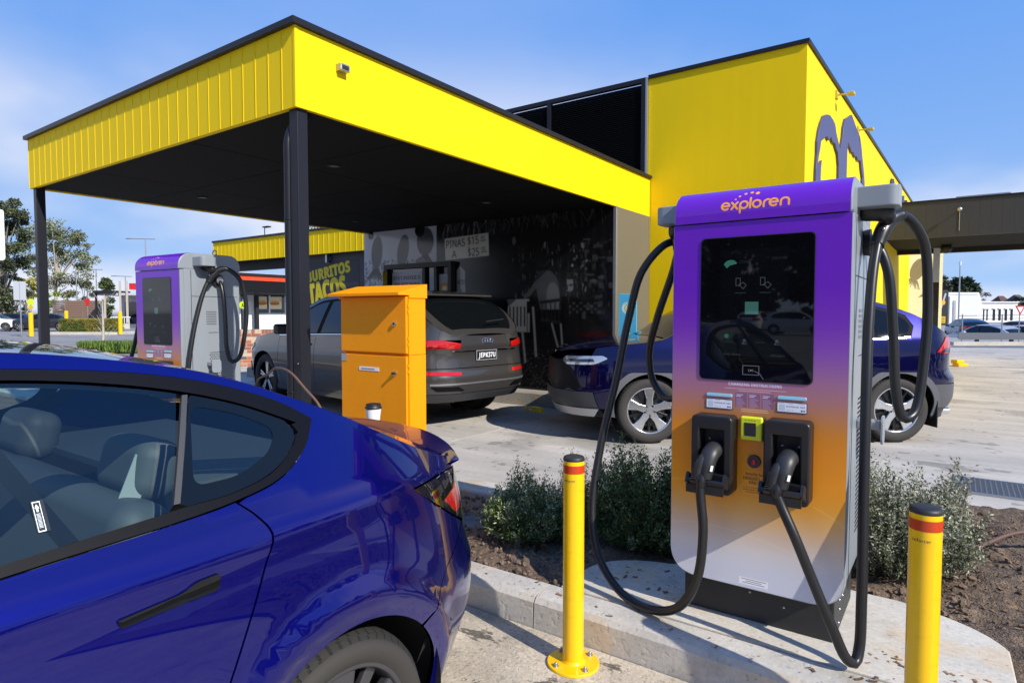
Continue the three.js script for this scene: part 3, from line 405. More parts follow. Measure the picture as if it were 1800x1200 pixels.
{
  const t = canvas(512, 900, (g, w, h) => {
    const r = rng(5); g.fillStyle = '#dcd2a6'; g.fillRect(0, 0, w, h); for (let i = 0; i < 700; i++) { g.fillStyle = r() < 0.5 ? 'rgba(190,180,140,0.35)' : 'rgba(240,232,200,0.4)'; g.fillRect(r() * w, r() * h, 4 + r() * 60, 1 + r() * 4); }
    g.fillStyle = '#6d5a18'; for (let i = 0; i < 130; i++) { const x = r() * w; g.beginPath(); g.ellipse(x, r() * 60, 6 + r() * 10, 10 + r() * 26, (r() - 0.5) * 1.6, 0, 7); g.fill(); }
    const pine = (x, y, a, b, rot) => { g.save(); g.translate(x, y); g.rotate(rot); g.fillStyle = '#b5a672'; g.beginPath(); g.ellipse(0, 0, a, b, 0, 0, 7); g.fill(); g.save(); g.clip(); g.strokeStyle = 'rgba(60,50,20,0.55)'; g.lineWidth = 5; for (let k = -20; k < 20; k++) { g.beginPath(); g.moveTo(-90, k * 13 - 90); g.lineTo(90, k * 13 + 90); g.stroke(); g.beginPath(); g.moveTo(90, k * 13 - 90); g.lineTo(-90, k * 13 + 90); g.stroke(); } g.restore(); g.strokeStyle = '#7a6f48'; g.lineWidth = 5; for (let k = -8; k <= 8; k++) { g.beginPath(); g.moveTo(k * 3.4, b - 8); g.quadraticCurveTo(k * 6, b + 16, k * 8.5, b + 26 + 34 * r()); g.stroke(); } g.restore(); };
    pine(70, 250, 44, 78, 0.3); pine(340, 230, 48, 88, 0.35); pine(430, 330, 46, 82, 0.1); pine(190, 470, 30, 50, 0.4);
  });
  const m = thing('beach_mural_wall', 'pale wall with printed pineapples on sand beyond the side canopy', 'wall', [-1.25, 0, -24.4], 0.42);
  mesh('wall', spanBox(-1.3, 0.9, 0.05, 3.9, -0.2, -0.006), M.charcoal, m); mesh('print', new THREE.PlaneGeometry(2.2, 3.85).translate(-0.2, 1.975, 0), std({ map: t, roughness: 0.6 }), m);
}
{
  // blue coffee banner leaning on the return wall
  const t = canvas(160, 512, (g, w, h) => { g.fillStyle = '#4fb6dd'; g.fillRect(0, 0, w, h); g.fillStyle = '#f3d45c'; g.beginPath(); g.ellipse(w / 2, 60, 24, 13, 0, 0, 7); g.fill(); g.strokeStyle = '#f4f2d8'; g.lineWidth = 6; for (let k = 0; k < 18; k++) { const a = k / 18 * 6.283; g.beginPath(); g.moveTo(w / 2 + Math.cos(a) * 32, 60 + Math.sin(a) * 16); g.lineTo(w / 2 + Math.cos(a) * 54, 60 + Math.sin(a) * 27); g.stroke(); } g.save(); g.translate(50, 150); g.rotate(Math.PI / 2); g.fillStyle = '#f0dc55'; g.font = 'bold 76px sans-serif'; g.fillText('COFFEE', 0, 0, 240); g.restore(); });
  const s = thing('coffee_banner', 'light blue banner with a sun and yellow COFFEE lettering beside the mural', 'banner', [-3.71, DY, -7.98], 0.1);
  mesh('panel', rb(0.255, 1.65, 0.02, 0.006, 0, 0.85, 0), std({ color: lin([0.07, 0.42, 0.68]), roughness: 0.5 }), s); mesh('print', new THREE.PlaneGeometry(0.25, 1.64).translate(0, 0.85, 0.0115), std({ map: t, roughness: 0.5 }), s); mesh('foot', rb(0.32, 0.05, 0.3, 0.01, 0, 0.026, 0), M.black, s);
}

/* ---------- EV chargers ---------- */
function taper(pts, radii, seg = 40, rad = 16, sq = [1, 1]) {
  const cv = new THREE.CatmullRomCurve3(pts.map((p) => V3(...p)), false, 'centripetal'), fr = cv.computeFrenetFrames(seg, false), P = [], I = [];
  const R = (t) => { const x = t * (radii.length - 1), i = Math.min(radii.length - 2, Math.floor(x)), f = x - i; const k = f * f * (3 - 2 * f); return mix(radii[i], radii[i + 1], k); };
  for (let i = 0; i <= seg; i++) { const p = cv.getPoint(i / seg), r = R(i / seg); for (let j = 0; j < rad; j++) { const a = j / rad * Math.PI * 2, v = p.clone().addScaledVector(fr.normals[i], Math.cos(a) * r * sq[0]).addScaledVector(fr.binormals[i], Math.sin(a) * r * sq[1]); P.push(v.x, v.y, v.z); } }
  for (let i = 0; i < seg; i++) for (let j = 0; j < rad; j++) { const a = i * rad + j, b = i * rad + (j + 1) % rad; I.push(a, b, a + rad, b, b + rad, a + rad); }
  for (const [o, p, fl] of [[0, cv.getPoint(0), 1], [seg * rad, cv.getPoint(1), 0]]) { const c = P.length / 3; P.push(p.x, p.y, p.z); for (let j = 0; j < rad; j++) { const a = o + j, b = o + (j + 1) % rad; fl ? I.push(c, b, a) : I.push(c, a, b); } }
  const g = new THREE.BufferGeometry(); g.setAttribute('position', new THREE.Float32BufferAttribute(P, 3)); g.setAttribute('uv', new THREE.Float32BufferAttribute(new Float32Array(P.length / 3 * 2), 2)); g.setIndex(I); g.computeVertexNormals(); return g;
}
const stops = [[1.745, '#6513b6'], [1.46, '#6716b3'], [1.30, '#742cae'], [1.18, '#864ca6'], [1.08, '#9c688e'], [1.0, '#ab7374'], [0.93, '#bd7a4c'], [0.86, '#d5831c'], [0.79, '#e38805'], [0.66, '#ee9404'], [0.58, '#e89a22'], [0.50, '#dfaa66'], [0.42, '#d7bca2'], [0.34, '#d8d0cc'], [0.27, '#d2d3dc'], [0.185, '#d2d4df']];
const panelTex = canvas(716, 1560, (g, w, h) => {
  const gr = g.createLinearGradient(0, 0, 0, h); for (const [y, c] of stops) gr.addColorStop(clamp((1.745 - y) / 1.56), c); g.fillStyle = gr; g.fillRect(0, 0, w, h);
  const X = (x) => (x + 0.358) * 1000, Y = (y) => (1.745 - y) * 1000;
  g.strokeStyle = 'rgba(255,240,215,0.28)'; g.lineWidth = 2.5; g.beginPath(); g.moveTo(0, Y(0.40)); g.quadraticCurveTo(X(-0.1), Y(0.47), X(0.358), Y(0.30)); g.stroke(); g.beginPath(); g.moveTo(0, Y(0.60)); g.quadraticCurveTo(X(0.2), Y(0.66), X(0.358), Y(0.50)); g.stroke();
  g.fillStyle = 'rgba(236,222,240,0.95)'; g.textAlign = 'center'; g.font = 'bold 17px sans-serif'; g.fillText('CHARGING INSTRUCTIONS', X(0.003), Y(1.042)); g.fillStyle = 'rgba(236,222,240,0.6)'; for (const [y, l] of [[1.03, 250], [1.022, 130]]) g.fillRect(X(0.003) - l / 2, Y(y), l, 2.5);
  for (let k = 0; k < 3; k++) { const x = X(-0.076) + k * 54; g.fillStyle = 'rgba(122,86,128,0.75)'; g.fillRect(x, Y(1.012), 49, 62); g.fillStyle = 'rgba(235,220,236,0.9)'; g.fillRect(x + 5, Y(1.005), 28, 3); g.fillRect(x + 5, Y(0.998), 20, 3); g.fillStyle = 'rgba(225,205,220,0.55)'; for (let j = 0; j < 9; j++) g.fillRect(x + 6, Y(0.988) + j * 4.4, 22 + (j * 37 + k * 11) % 17, 1.6); }
  g.fillStyle = 'rgba(250,225,190,0.7)'; g.fillRect(X(-0.05), Y(0.944), 108, 2.4); g.fillRect(X(-0.05), Y(0.936), 112, 2.4);
  g.fillStyle = '#3a1d04'; g.font = 'bold 17px sans-serif'; g.fillText('Security For', X(0.009), Y(0.664), 74); g.fillText('EMERGENCY use', X(0.009), Y(0.645), 92); g.fillText('ONLY', X(0.009), Y(0.628)); g.fillStyle = 'rgba(70,38,8,0.85)'; g.font = 'bold 9px sans-serif'; g.fillText('To stop a standard charging', X(0.009), Y(0.610), 92); g.fillText('session please use the app', X(0.009), Y(0.600), 92); g.fillText('or contact the site', X(0.009), Y(0.590), 70);
  g.strokeStyle = 'rgba(200,110,10,0.5)'; g.lineWidth = 1.5; g.strokeRect(X(-0.045), Y(0.69), 108, 116);
  g.fillStyle = '#f1f1f4'; g.fillRect(X(-0.046), Y(0.222), 118, 30); g.fillStyle = 'rgba(60,60,70,0.8)'; g.fillRect(X(-0.038), Y(0.217), 102, 2.4); g.fillRect(X(-0.02), Y(0.209), 66, 2.4); g.fillRect(X(-0.034), Y(0.201), 92, 2.4);
});
const logoTex = canvas(1420, 440, (g, w, h) => {
  g.fillStyle = '#6513b6'; g.fillRect(0, 0, w, h); g.strokeStyle = '#f2a11a'; g.fillStyle = '#f6ab1f'; g.lineWidth = 17; g.lineCap = g.lineJoin = 'round';
  const bx0 = 424, by = 345, xh = 62, L = (f, x) => { g.save(); g.translate(bx0 + x, by); f(); g.restore(); }, P = (a) => { g.beginPath(); a.forEach(([x, y], i) => (i ? g.lineTo(x, y) : g.moveTo(x, y))); g.stroke(); };
  const e = () => { g.beginPath(); g.arc(31, -31, 31, 0, -5.4, true); g.stroke(); P([[1, -31], [62, -31]]); };
  L(e, 0); L(() => { P([[2, -60], [50, 0]]); P([[50, -60], [2, 0]]); }, 80); L(() => { g.beginPath(); g.arc(33, -31, 31, 0, 7); g.stroke(); P([[2, -31], [2, 34]]); }, 150); L(() => P([[2, -92], [2, 0]]), 232); L(() => { g.beginPath(); g.arc(31, -31, 31, 0, 7); g.stroke(); }, 255); L(() => { P([[2, -28], [2, 0]]); g.beginPath(); g.arc(34, -28, 32, Math.PI, -1.4); g.stroke(); }, 340); L(e, 388); L(() => { P([[2, -30], [2, 0]]); g.beginPath(); g.arc(33, -30, 31, Math.PI, 0); g.stroke(); P([[64, -30], [64, 0]]); }, 472);
  for (const [x, y, r] of [[108, -90, 8], [138, -122, 10.5], [182, -148, 12.5], [232, -158, 14], [280, -142, 17]]) { g.beginPath(); g.arc(bx0 + x, by + y, r, 0, 7); g.fill(); }
});
const screenTex = canvas(512, 704, (g, w, h) => {
  g.fillStyle = '#000'; g.fillRect(0, 0, w, h); const X = (f) => f * w, Y = (f) => f * h; g.fillStyle = '#06090f'; g.fillRect(X(0.19), Y(0.085), X(0.6), Y(0.745));
  g.strokeStyle = '#5fb8a8'; g.fillStyle = '#4fa596'; g.lineWidth = 6; g.lineJoin = 'round'; g.beginPath(); g.moveTo(X(0.22), Y(0.19)); g.quadraticCurveTo(X(0.25), Y(0.15), X(0.31), Y(0.165)); g.lineTo(X(0.33), Y(0.18)); g.lineTo(X(0.27), Y(0.19)); g.lineTo(X(0.24), Y(0.21)); g.stroke(); g.fill();
  g.fillStyle = '#55606a'; g.font = '17px sans-serif'; g.fillText('CCS2/2', X(0.36), Y(0.18)); g.fillText('120.0 kW', X(0.64), Y(0.165)); g.fillText('Use', X(0.47), Y(0.235));
  g.strokeStyle = '#7f8d92'; g.lineWidth = 2.5; for (const x of [0.33, 0.55]) { g.strokeRect(X(x), Y(0.285), 20, 36); g.beginPath(); g.moveTo(X(x) + 14, Y(0.33)); g.lineTo(X(x) + 34, Y(0.315)); g.lineTo(X(x) + 48, Y(0.335)); g.lineTo(X(x) + 34, Y(0.36)); g.closePath(); g.stroke(); g.fillStyle = '#46525a'; g.fillRect(X(x) - 4, Y(0.385), 52, 4); }
  g.fillStyle = '#5b9c95'; g.fillRect(X(0.415), Y(0.45), 62, 62); g.fillStyle = '#1f9a4a'; g.beginPath(); g.arc(X(0.25), Y(0.69), 11, 0, 7); g.fill();
  g.fillStyle = '#5e6a70'; for (const x of [0.415, 0.70]) { g.beginPath(); g.arc(X(x), Y(0.72), 8, 0, 7); g.arc(X(x) - 6, Y(0.74), 6, 0, 7); g.arc(X(x) + 6, Y(0.74), 6, 0, 7); g.fill(); } g.fillStyle = '#3c464c'; g.fillRect(X(0.23), Y(0.728), 46, 4); g.fillRect(X(0.51), Y(0.728), 46, 4); g.font = '13px sans-serif'; g.fillStyle = '#7b868c'; g.fillText('14:14   28 Aug', X(0.22), Y(0.825)); g.fillText('EN English', X(0.65), Y(0.825));
  g.strokeStyle = '#aeb6bb'; g.lineWidth = 3; g.strokeRect(X(0.405), Y(0.895), 74, 44); g.beginPath(); g.arc(X(0.48), Y(0.927), 9, -0.8, 0.8); g.moveTo(X(0.48) - 7, Y(0.927) + 7); g.arc(X(0.475), Y(0.927), 9, 2.3, 4.0); g.stroke(); g.beginPath(); g.moveTo(X(0.51), Y(0.93)); g.lineTo(X(0.56), Y(0.95)); g.lineTo(X(0.59), Y(0.985)); g.stroke(); g.fillStyle = '#cfd6da'; g.beginPath(); g.arc(X(0.478), Y(0.927), 4, 0, 7); g.fill();
});
const stationTex = (id) => canvas(460, 170, (g, w, h) => { g.fillStyle = '#2a2440'; g.fillRect(0, 0, w, h); g.fillStyle = '#e9eaf2'; g.fillRect(10, 10, w - 20, h - 20); g.fillStyle = '#8a8ea0'; for (const x of [20, 150, 320]) g.fillRect(x, 20, 100, 7); g.fillStyle = '#26304a'; g.font = 'bold 34px sans-serif'; g.fillText('STATION ID: ' + id, 142, 84, 300); g.fillStyle = '#e3b070'; g.font = 'bold 26px sans-serif'; g.fillText('Exploren', 150, 138, 160); g.fillStyle = '#15171c'; g.beginPath(); g.arc(380, 130, 14, 0, 7); g.fill(); g.fillRect(404, 118, 22, 24); g.fillStyle = '#c9ccd6'; g.fillRect(30, 44, 94, 98); });
const CM = {
  shell: phy({ color: lin([0.235, 0.262, 0.29]), roughness: 0.38, clearcoat: 0.2, clearcoatRoughness: 0.3, bumpMap: rep(bumpFine, 4), bumpScale: 0.0002 }),
  shellDark: phy({ color: lin([0.13, 0.145, 0.16]), roughness: 0.4 }),
  panel: phy({ map: panelTex, roughness: 0.34, clearcoat: 0.25, clearcoatRoughness: 0.2 }),
  cap: phy({ map: logoTex, roughness: 0.32, clearcoat: 0.3, clearcoatRoughness: 0.18 }),
  glass: phy({ color: lin([0.003, 0.003, 0.004]), roughness: 0.02, clearcoat: 0, ior: 1.5, emissive: C(1, 1, 1), emissiveMap: screenTex, emissiveIntensity: 0.24 }),
  plug: phy({ color: lin([0.026, 0.026, 0.028]), roughness: 0.46, bumpMap: rep(bumpFine, 3), bumpScale: 0.0006 }),
  holster: phy({ color: lin([0.011, 0.011, 0.012]), roughness: 0.4, bumpMap: rep(bumpFine, 2), bumpScale: 0.0004 }),
  cable: phy({ color: lin([0.011, 0.011, 0.012]), roughness: 0.36 }),
  base: std({ color: lin([0.022, 0.023, 0.024]), roughness: 0.55, bumpMap: rep(bumpFine, 3), bumpScale: 0.0004 }),
  reader: phy({ color: lin([0.66, 0.70, 0.02]), roughness: 0.4 }),
  sky: std({ color: lin([0.30, 0.62, 0.78]), roughness: 0.3 }),
};
const fit = (g, x0, x1, y0, y1) => { const p = g.attributes.position, uv = new Float32Array(p.count * 2); for (let i = 0; i < p.count; i++) { uv[i * 2] = (p.getX(i) - x0) / (x1 - x0); uv[i * 2 + 1] = (p.getY(i) - y0) / (y1 - y0); } g.setAttribute('uv', new THREE.BufferAttribute(uv, 2)); return g; };
function makeCharger(label) {
  const c = thing('ev_charger', label, 'ev charger', [0, 0, 0], 0, 'charging stations along the kerb');
  const W = 0.355, yb = 0.185, ys = 1.744;
  const body = new THREE.Shape(); body.moveTo(-W, ys); body.lineTo(-W, yb + 0.13); body.quadraticCurveTo(-W, yb, -W + 0.13, yb); body.lineTo(W - 0.13, yb); body.quadraticCurveTo(W, yb, W, yb + 0.13); body.lineTo(W, ys); body.closePath();
  const bg = extrude(body, 0.53, 0.012, 3, 16); bg.scale(0.967, 0.9925, 1); bg.translate(0, 0, -0.285); mesh('cabinet', muv(bg), CM.shell, c);
  const fs = new THREE.Shape(), w2 = 0.349, y2 = yb - 0.004, yf = ys - 0.018; fs.moveTo(-w2, yf); fs.lineTo(-w2, y2 + 0.125); fs.quadraticCurveTo(-w2, y2, -w2 + 0.125, y2); fs.lineTo(w2 - 0.125, y2); fs.quadraticCurveTo(w2, y2, w2, y2 + 0.125); fs.lineTo(w2, yf); fs.closePath();
  const eg = extrude(fs, 0.022, 0.010, 4, 16).translate(0, 0, 0.262); const edge = mesh('front_frame', eg, CM.shell, c);
  const fp = new THREE.Shape(); fp.moveTo(-0.353, ys - 0.0085); fp.lineTo(-0.353, y2 + 0.125); fp.quadraticCurveTo(-0.353, y2 - 0.003, -0.353 + 0.128, y2 - 0.003); fp.lineTo(0.353 - 0.128, y2 - 0.003); fp.quadraticCurveTo(0.353, y2 - 0.003, 0.353, y2 + 0.125); fp.lineTo(0.353, ys - 0.0085); fp.closePath(); const pg = fit(new THREE.ShapeGeometry(fp, 20), -0.358, 0.358, 0.185, 1.745); pg.translate(0, 0, 0.2965); mesh('front_panel', pg, CM.panel, c);
  // curved cap: grey ends, purple skin over the front edge
  const prof = (o) => { const a = []; a.push([0.294 + o, ys + (o ? -0.0035 : 0.006)]); a.push([0.294 + o, 1.775]); for (let k = 0; k <= 10; k++) { const t = k / 10 * Math.PI / 2; a.push([0.174 + Math.cos(t) * (0.12 + o), 1.775 + Math.sin(t) * (0.105 + o)]); } return a; };
  const cs = poly([...prof(0), ...[...Array(9)].map((_, k) => { const t = k / 8 * Math.PI / 2; return [-0.20 - Math.sin(t) * 0.1, 1.78 + Math.cos(t) * 0.1]; }), [-0.30, ys + 0.006]]);
  const cg = extrude(cs, 0.69, 0.008, 2); cg.rotateY(-Math.PI / 2); cg.translate(0.345, 0, 0); mesh('top_cap', cg, CM.shell, c);
  { const pr = prof(0.0095), P = [], U = [], I = []; let s = 0; const len = pr.reduce((a, p, i) => a + (i ? Math.hypot(p[0] - pr[i - 1][0], p[1] - pr[i - 1][1]) : 0), 0);
    pr.forEach((p, i) => { if (i) s += Math.hypot(p[0] - pr[i - 1][0], p[1] - pr[i - 1][1]); for (const x of [-0.347, 0.347]) { P.push(x, p[1], p[0]); U.push((x + 0.355) / 0.71, s / 0.22); } if (i) I.push(i * 2 - 2, i * 2 - 1, i * 2, i * 2 - 1, i * 2 + 1, i * 2); });
    const g = new THREE.BufferGeometry(); g.setAttribute('position', new THREE.Float32BufferAttribute(P, 3)); g.setAttribute('uv', new THREE.Float32BufferAttribute(U, 2)); g.setIndex(I); g.computeVertexNormals(); mesh('logo_skin', g, CM.cap, c); }
  // base
  const bs = mesh('base', rb(0.625, 0.19, 0.5, 0.006, 0, 0.098, -0.03), CM.base, c); for (const [x, y, z] of [[-0.02, 0.13, 0.221], [0.12, 0.10, 0.221]]) mesh('bolt', new THREE.SphereGeometry(0.006, 8, 6).translate(x, y, z), M.steel, bs); for (const [y, z] of [[0.14, 0.1], [0.10, 0.1], [0.05, 0.12], [0.13, 0.02]]) mesh('bolt', new THREE.SphereGeometry(0.006, 8, 6).translate(0.314, y, z), M.steel, bs);
  // screen
  const sc = mesh('screen', fit(new THREE.ShapeGeometry(rrect(0.452, 0.604, 0.022, -0.002, 1.367), 8), -0.228, 0.224, 1.065, 1.669).translate(0, 0, 0.3005), CM.glass, c); mesh('bezel', extrude(rrect(0.458, 0.61, 0.024, -0.002, 1.367), 0.0025).translate(0, 0, 0.2972), M.black, sc);
  // holsters, plugs, status bars, stickers
  [[-0.147, 0.750, '7264', -0.142], [0.150, 0.755, '7203', 0.151]].forEach(([hx, hyy, id, sx], i) => {
    const ring = rrect(0.158, 0.318, 0.014); const hole = new THREE.Path(); hole.moveTo(-0.058, -0.085); hole.lineTo(-0.058, 0.115); hole.lineTo(0.058, 0.115); hole.lineTo(0.058, -0.085); hole.closePath(); ring.holes.push(hole);
    const h = mesh('holster', extrude(ring, 0.078, 0.007, 3).translate(hx, hyy, 0.303), CM.holster, c);
    mesh('recess', bx(0.118, 0.205, 0.006, hx, hyy + 0.014, 0.304), M.black, h);
    mesh('cradle', merge([bx(0.150, 0.012, 0.085).rotateX(-0.5).translate(hx - 0.006, hyy - 0.118, 0.415), bx(0.012, 0.05, 0.07).rotateX(-0.5).translate(hx + 0.072, hyy - 0.104, 0.412), bx(0.012, 0.045, 0.06).rotateX(-0.5).translate(hx - 0.084, hyy - 0.108, 0.412), bx(0.155, 0.035, 0.012, hx - 0.006, hyy - 0.137, 0.446)]), CM.holster, h);
    for (const bxx of [-0.03, 0.035]) mesh('bolt', new THREE.SphereGeometry(0.008, 8, 6).translate(hx + bxx, hyy + 0.055, 0.309), M.galv, h);
    const pl = mesh('plug_handle', taper([[hx + 0.012, hyy + 0.020, 0.312], [hx + 0.010, hyy + 0.022, 0.37], [hx + 0.006, hyy + 0.008, 0.415], [hx + 0.004, hyy - 0.03, 0.438], [hx - 0.004, hyy - 0.085, 0.440], [hx - 0.008, hyy - 0.098, 0.438]], [0.036, 0.039, 0.037, 0.031, 0.025, 0.012], 44, 22, [1, 0.9]), CM.plug, c);
    mesh('grip', taper([[hx - 0.006, hyy + 0.004, 0.405], [hx - 0.018, hyy - 0.022, 0.434], [hx - 0.030, hyy - 0.06, 0.442], [hx - 0.037, hyy - 0.096, 0.440], [hx - 0.038, hyy - 0.104, 0.439]], [0.024, 0.028, 0.0245, 0.019, 0.008], 30, 16, [0.9, 1.1]), CM.plug, pl);
    mesh('cable_boot', taper([[hx - 0.016, hyy - 0.06, 0.446], [hx - 0.019, hyy - 0.10, 0.449], [hx - 0.0195, hyy - 0.125, 0.449]], [0.016, 0.023, 0.021], 14, 14), CM.cable, pl);
    for (let k = 0; k < 8; k++) mesh('grip_rib', rb(0.030 - k * 0.0011, 0.0045, 0.030, 0.002, 0, 0, 0, 1).rotateZ(0.25).translate(hx - 0.034 - k * 0.0024, hyy - 0.026 - k * 0.0092, 0.4465 + (k < 3 ? k * 0.0012 : 0.003)), CM.plug, pl);
    mesh('rating_label', bx(0.011, 0.024, 0.001).rotateZ(-0.22).rotateY(0.75).translate(hx + 0.0275, hyy - 0.04, 0.4615), M.white, pl);
    const t = stationTex(id); mesh('station_sticker', new THREE.PlaneGeometry(0.115, 0.0425).translate(sx, i ? 0.966 : 0.958, 0.2985), std({ map: t, roughness: 0.35 }), c);
    mesh('status_light_bar', extrude(rrect(0.108, 0.0115, 0.0055), 0.002, 0.001, 1).translate(sx, i ? 1.004 : 0.996, 0.298), CM.sky, c);
  });
  const rd = mesh('card_reader', rb(0.088, 0.098, 0.032, 0.007, 0.001, 0.868, 0.316, 3), CM.reader, c); mesh('reader_screen', rb(0.048, 0.056, 0.002, 0.001, -0.003, 0.865, 0.3325), M.blackGloss, rd); mesh('reader_back', rb(0.092, 0.1, 0.02, 0.006, 0.006, 0.867, 0.305), M.black, rd); for (let k = 0; k < 4; k++) mesh('key_mark', bx(0.006, 0.002, 0.001, -0.02 + k * 0.012, 0.904, 0.3325), M.black, rd);
  const st = mesh('emergency_button', cyl(0.026, 0.028, 0.012, 0, 0, 0, 32).rotateX(Math.PI / 2).translate(0.008, 0.726, 0.303), std({ color: lin([0.05, 0.05, 0.07]), roughness: 0.3, metalness: 0.5 }), c); mesh('button_cap', new THREE.SphereGeometry(0.013, 16, 10).scale(1, 1, 0.6).translate(0.008, 0.726, 0.309), M.red, st);
  // arms
  for (const s of [1, -1]) {
    const a = new THREE.Shape(); a.moveTo(0.33, -0.055); a.lineTo(0.455, -0.055); a.quadraticCurveTo(0.492, -0.055, 0.492, -0.015); a.lineTo(0.492, 0.05); a.quadraticCurveTo(0.492, 0.085, 0.455, 0.085); a.lineTo(0.33, 0.085); a.closePath();
    const g = extrude(a, 0.072, 0.005, 2); g.rotateX(Math.PI / 2); if (s < 0) g.scale(-1, 1, 1); g.translate(0, 1.846, -0.01 + 0.09); const arm = mesh('cable_arm', g, CM.shell, c); if (s < 0) { const ix = g.index; g.computeVertexNormals(); }
    mesh('arm_socket', taper([[s * 0.36, 1.775, 0.05], [s * 0.44, 1.755, 0.05], [s * 0.45, 1.72, 0.03]], [0.045, 0.04, 0.026], 16, 12), CM.cable, arm);
    mesh('clamp', taper([[s * 0.415, 1.62, 0.065], [s * 0.432, 1.69, 0.03], [s * 0.455, 1.735, -0.01], [s * 0.49, 1.755, -0.05]], [0.026, 0.031, 0.031, 0.026], 24, 14), CM.rubberish ?? CM.cable, arm);
    for (const [x, y, z] of [[0.437, 1.69, 0.064], [0.452, 1.70, 0.03], [0.470, 1.715, 0.0]]) mesh('clamp_screw', new THREE.SphereGeometry(0.006, 8, 6).translate(s * x, y, z), M.steel, arm);
    const so = mesh('cable_socket', cyl(0.052, 0.058, 0.03, 0, 0, 0, 28).rotateZ(Math.PI / 2).translate(s * 0.366, 1.65, -0.06), M.black, c); mesh('gland', cyl(0.03, 0.034, 0.05, 0, 0, 0, 20).rotateZ(Math.PI / 2).translate(s * 0.385, 1.65, -0.06), M.galv, so);
    const hk = mesh('cable_hook', rb(0.09, 0.035, 0.07, 0.006, s * 0.40, 0.885, 0.02), CM.shell, c); mesh('hook_plate', extrude(rrect(0.09, 0.115, 0.03), 0.006, 0.001, 1).rotateY(Math.PI / 2).translate(s * 0.446, 0.865, 0.02), CM.shell, hk);
    // seams, louvres and vent on the side
    const X = s * 0.3555; mesh('side_seam', merge([bx(0.0016, 1.5, 0.004, X, 0.98, 0.19), bx(0.0016, 0.004, 0.455, X, 1.50, -0.04), bx(0.0016, 0.004, 0.10, X, 1.17, -0.02)]), M.black, c);
    const vents = []; for (let r = 0; r < 30; r++) for (let k = 0; k < 12; k++) vents.push(bx(0.0016, 0.0075, 0.012, X, 0.42 + r * 0.0195, 0.02 - k * 0.0195 - (r % 2) * 0.0095)); mesh('side_vent', merge(vents), M.black, c).userData.kind = 'stuff';
    mesh('side_louvre', merge([...Array(6)].map((_, k) => bx(0.002, 0.012, 0.1, X, 1.25 + k * 0.022, -0.0))), CM.shellDark, c);
  }
  mesh('lifting_eye', new THREE.TorusGeometry(0.028, 0.006, 8, 24).translate(0.24, 1.912, -0.12), M.steel, c);
  // cables: socket, storage loop, arm, long drop, plug
  const rc = [[0.130, 0.645, 0.448], [0.150, 0.60, 0.45], [0.204, 0.490, 0.46], [0.268, 0.331, 0.45], [0.339, 0.165, 0.445], [0.386, 0.058, 0.43], [0.410, 0.040, 0.405], [0.420, 0.085, 0.375], [0.421, 0.27, 0.345], [0.415, 0.586, 0.30], [0.408, 1.018, 0.24], [0.404, 1.327, 0.17], [0.412, 1.58, 0.09], [0.432, 1.69, 0.03], [0.490, 1.755, -0.05], [0.561, 1.665, -0.15], [0.584, 1.423, -0.20], [0.577, 1.13, -0.18], [0.550, 0.925, -0.13], [0.515, 0.905, -0.085], [0.488, 1.015, -0.06], [0.470, 1.28, -0.06], [0.445, 1.53, -0.06], [0.405, 1.63, -0.06], [0.37, 1.65, -0.06]];
  mesh('charging_cable', tube(rc, 0.0195, 220, 14), CM.cable, c);
  const lc = [[-0.171, 0.640, 0.448], [-0.165, 0.58, 0.455], [-0.148, 0.445, 0.47], [-0.172, 0.231, 0.475], [-0.255, 0.090, 0.465], [-0.393, 0.030, 0.43], [-0.565, 0.048, 0.38], [-0.700, 0.175, 0.34], [-0.757, 0.367, 0.30], [-0.757, 0.665, 0.22], [-0.705, 1.034, 0.14], [-0.663, 1.32, 0.10], [-0.600, 1.56, 0.08], [-0.500, 1.69, 0.03], [-0.460, 1.70, -0.03], [-0.50, 1.60, -0.10], [-0.61, 1.32, -0.14], [-0.668, 1.134, -0.18], [-0.645, 0.98, -0.18], [-0.565, 0.90, -0.16], [-0.47, 0.93, -0.12], [-0.44, 1.1, -0.08], [-0.42, 1.4, -0.06], [-0.40, 1.6, -0.06], [-0.37, 1.65, -0.06]];
  mesh('charging_cable', tube(lc, 0.0195, 220, 14), CM.cable, c);
  return c;
}
const ch1 = makeCharger('tall purple and orange charging station between the two yellow bollards, cables in front');
ch1.position.set(-0.69, 0.15, -3.02);
{ const ch2 = ch1.clone(); ch2.name = numbered('ev_charger'); ch2.position.set(-5.96, 0.15, -3.08); ch2.rotation.y = 0.07; ch2.userData = { ...ch1.userData, label: 'farther purple charging station with grey side seen beyond the blue car roof' }; scene.add(ch2); }

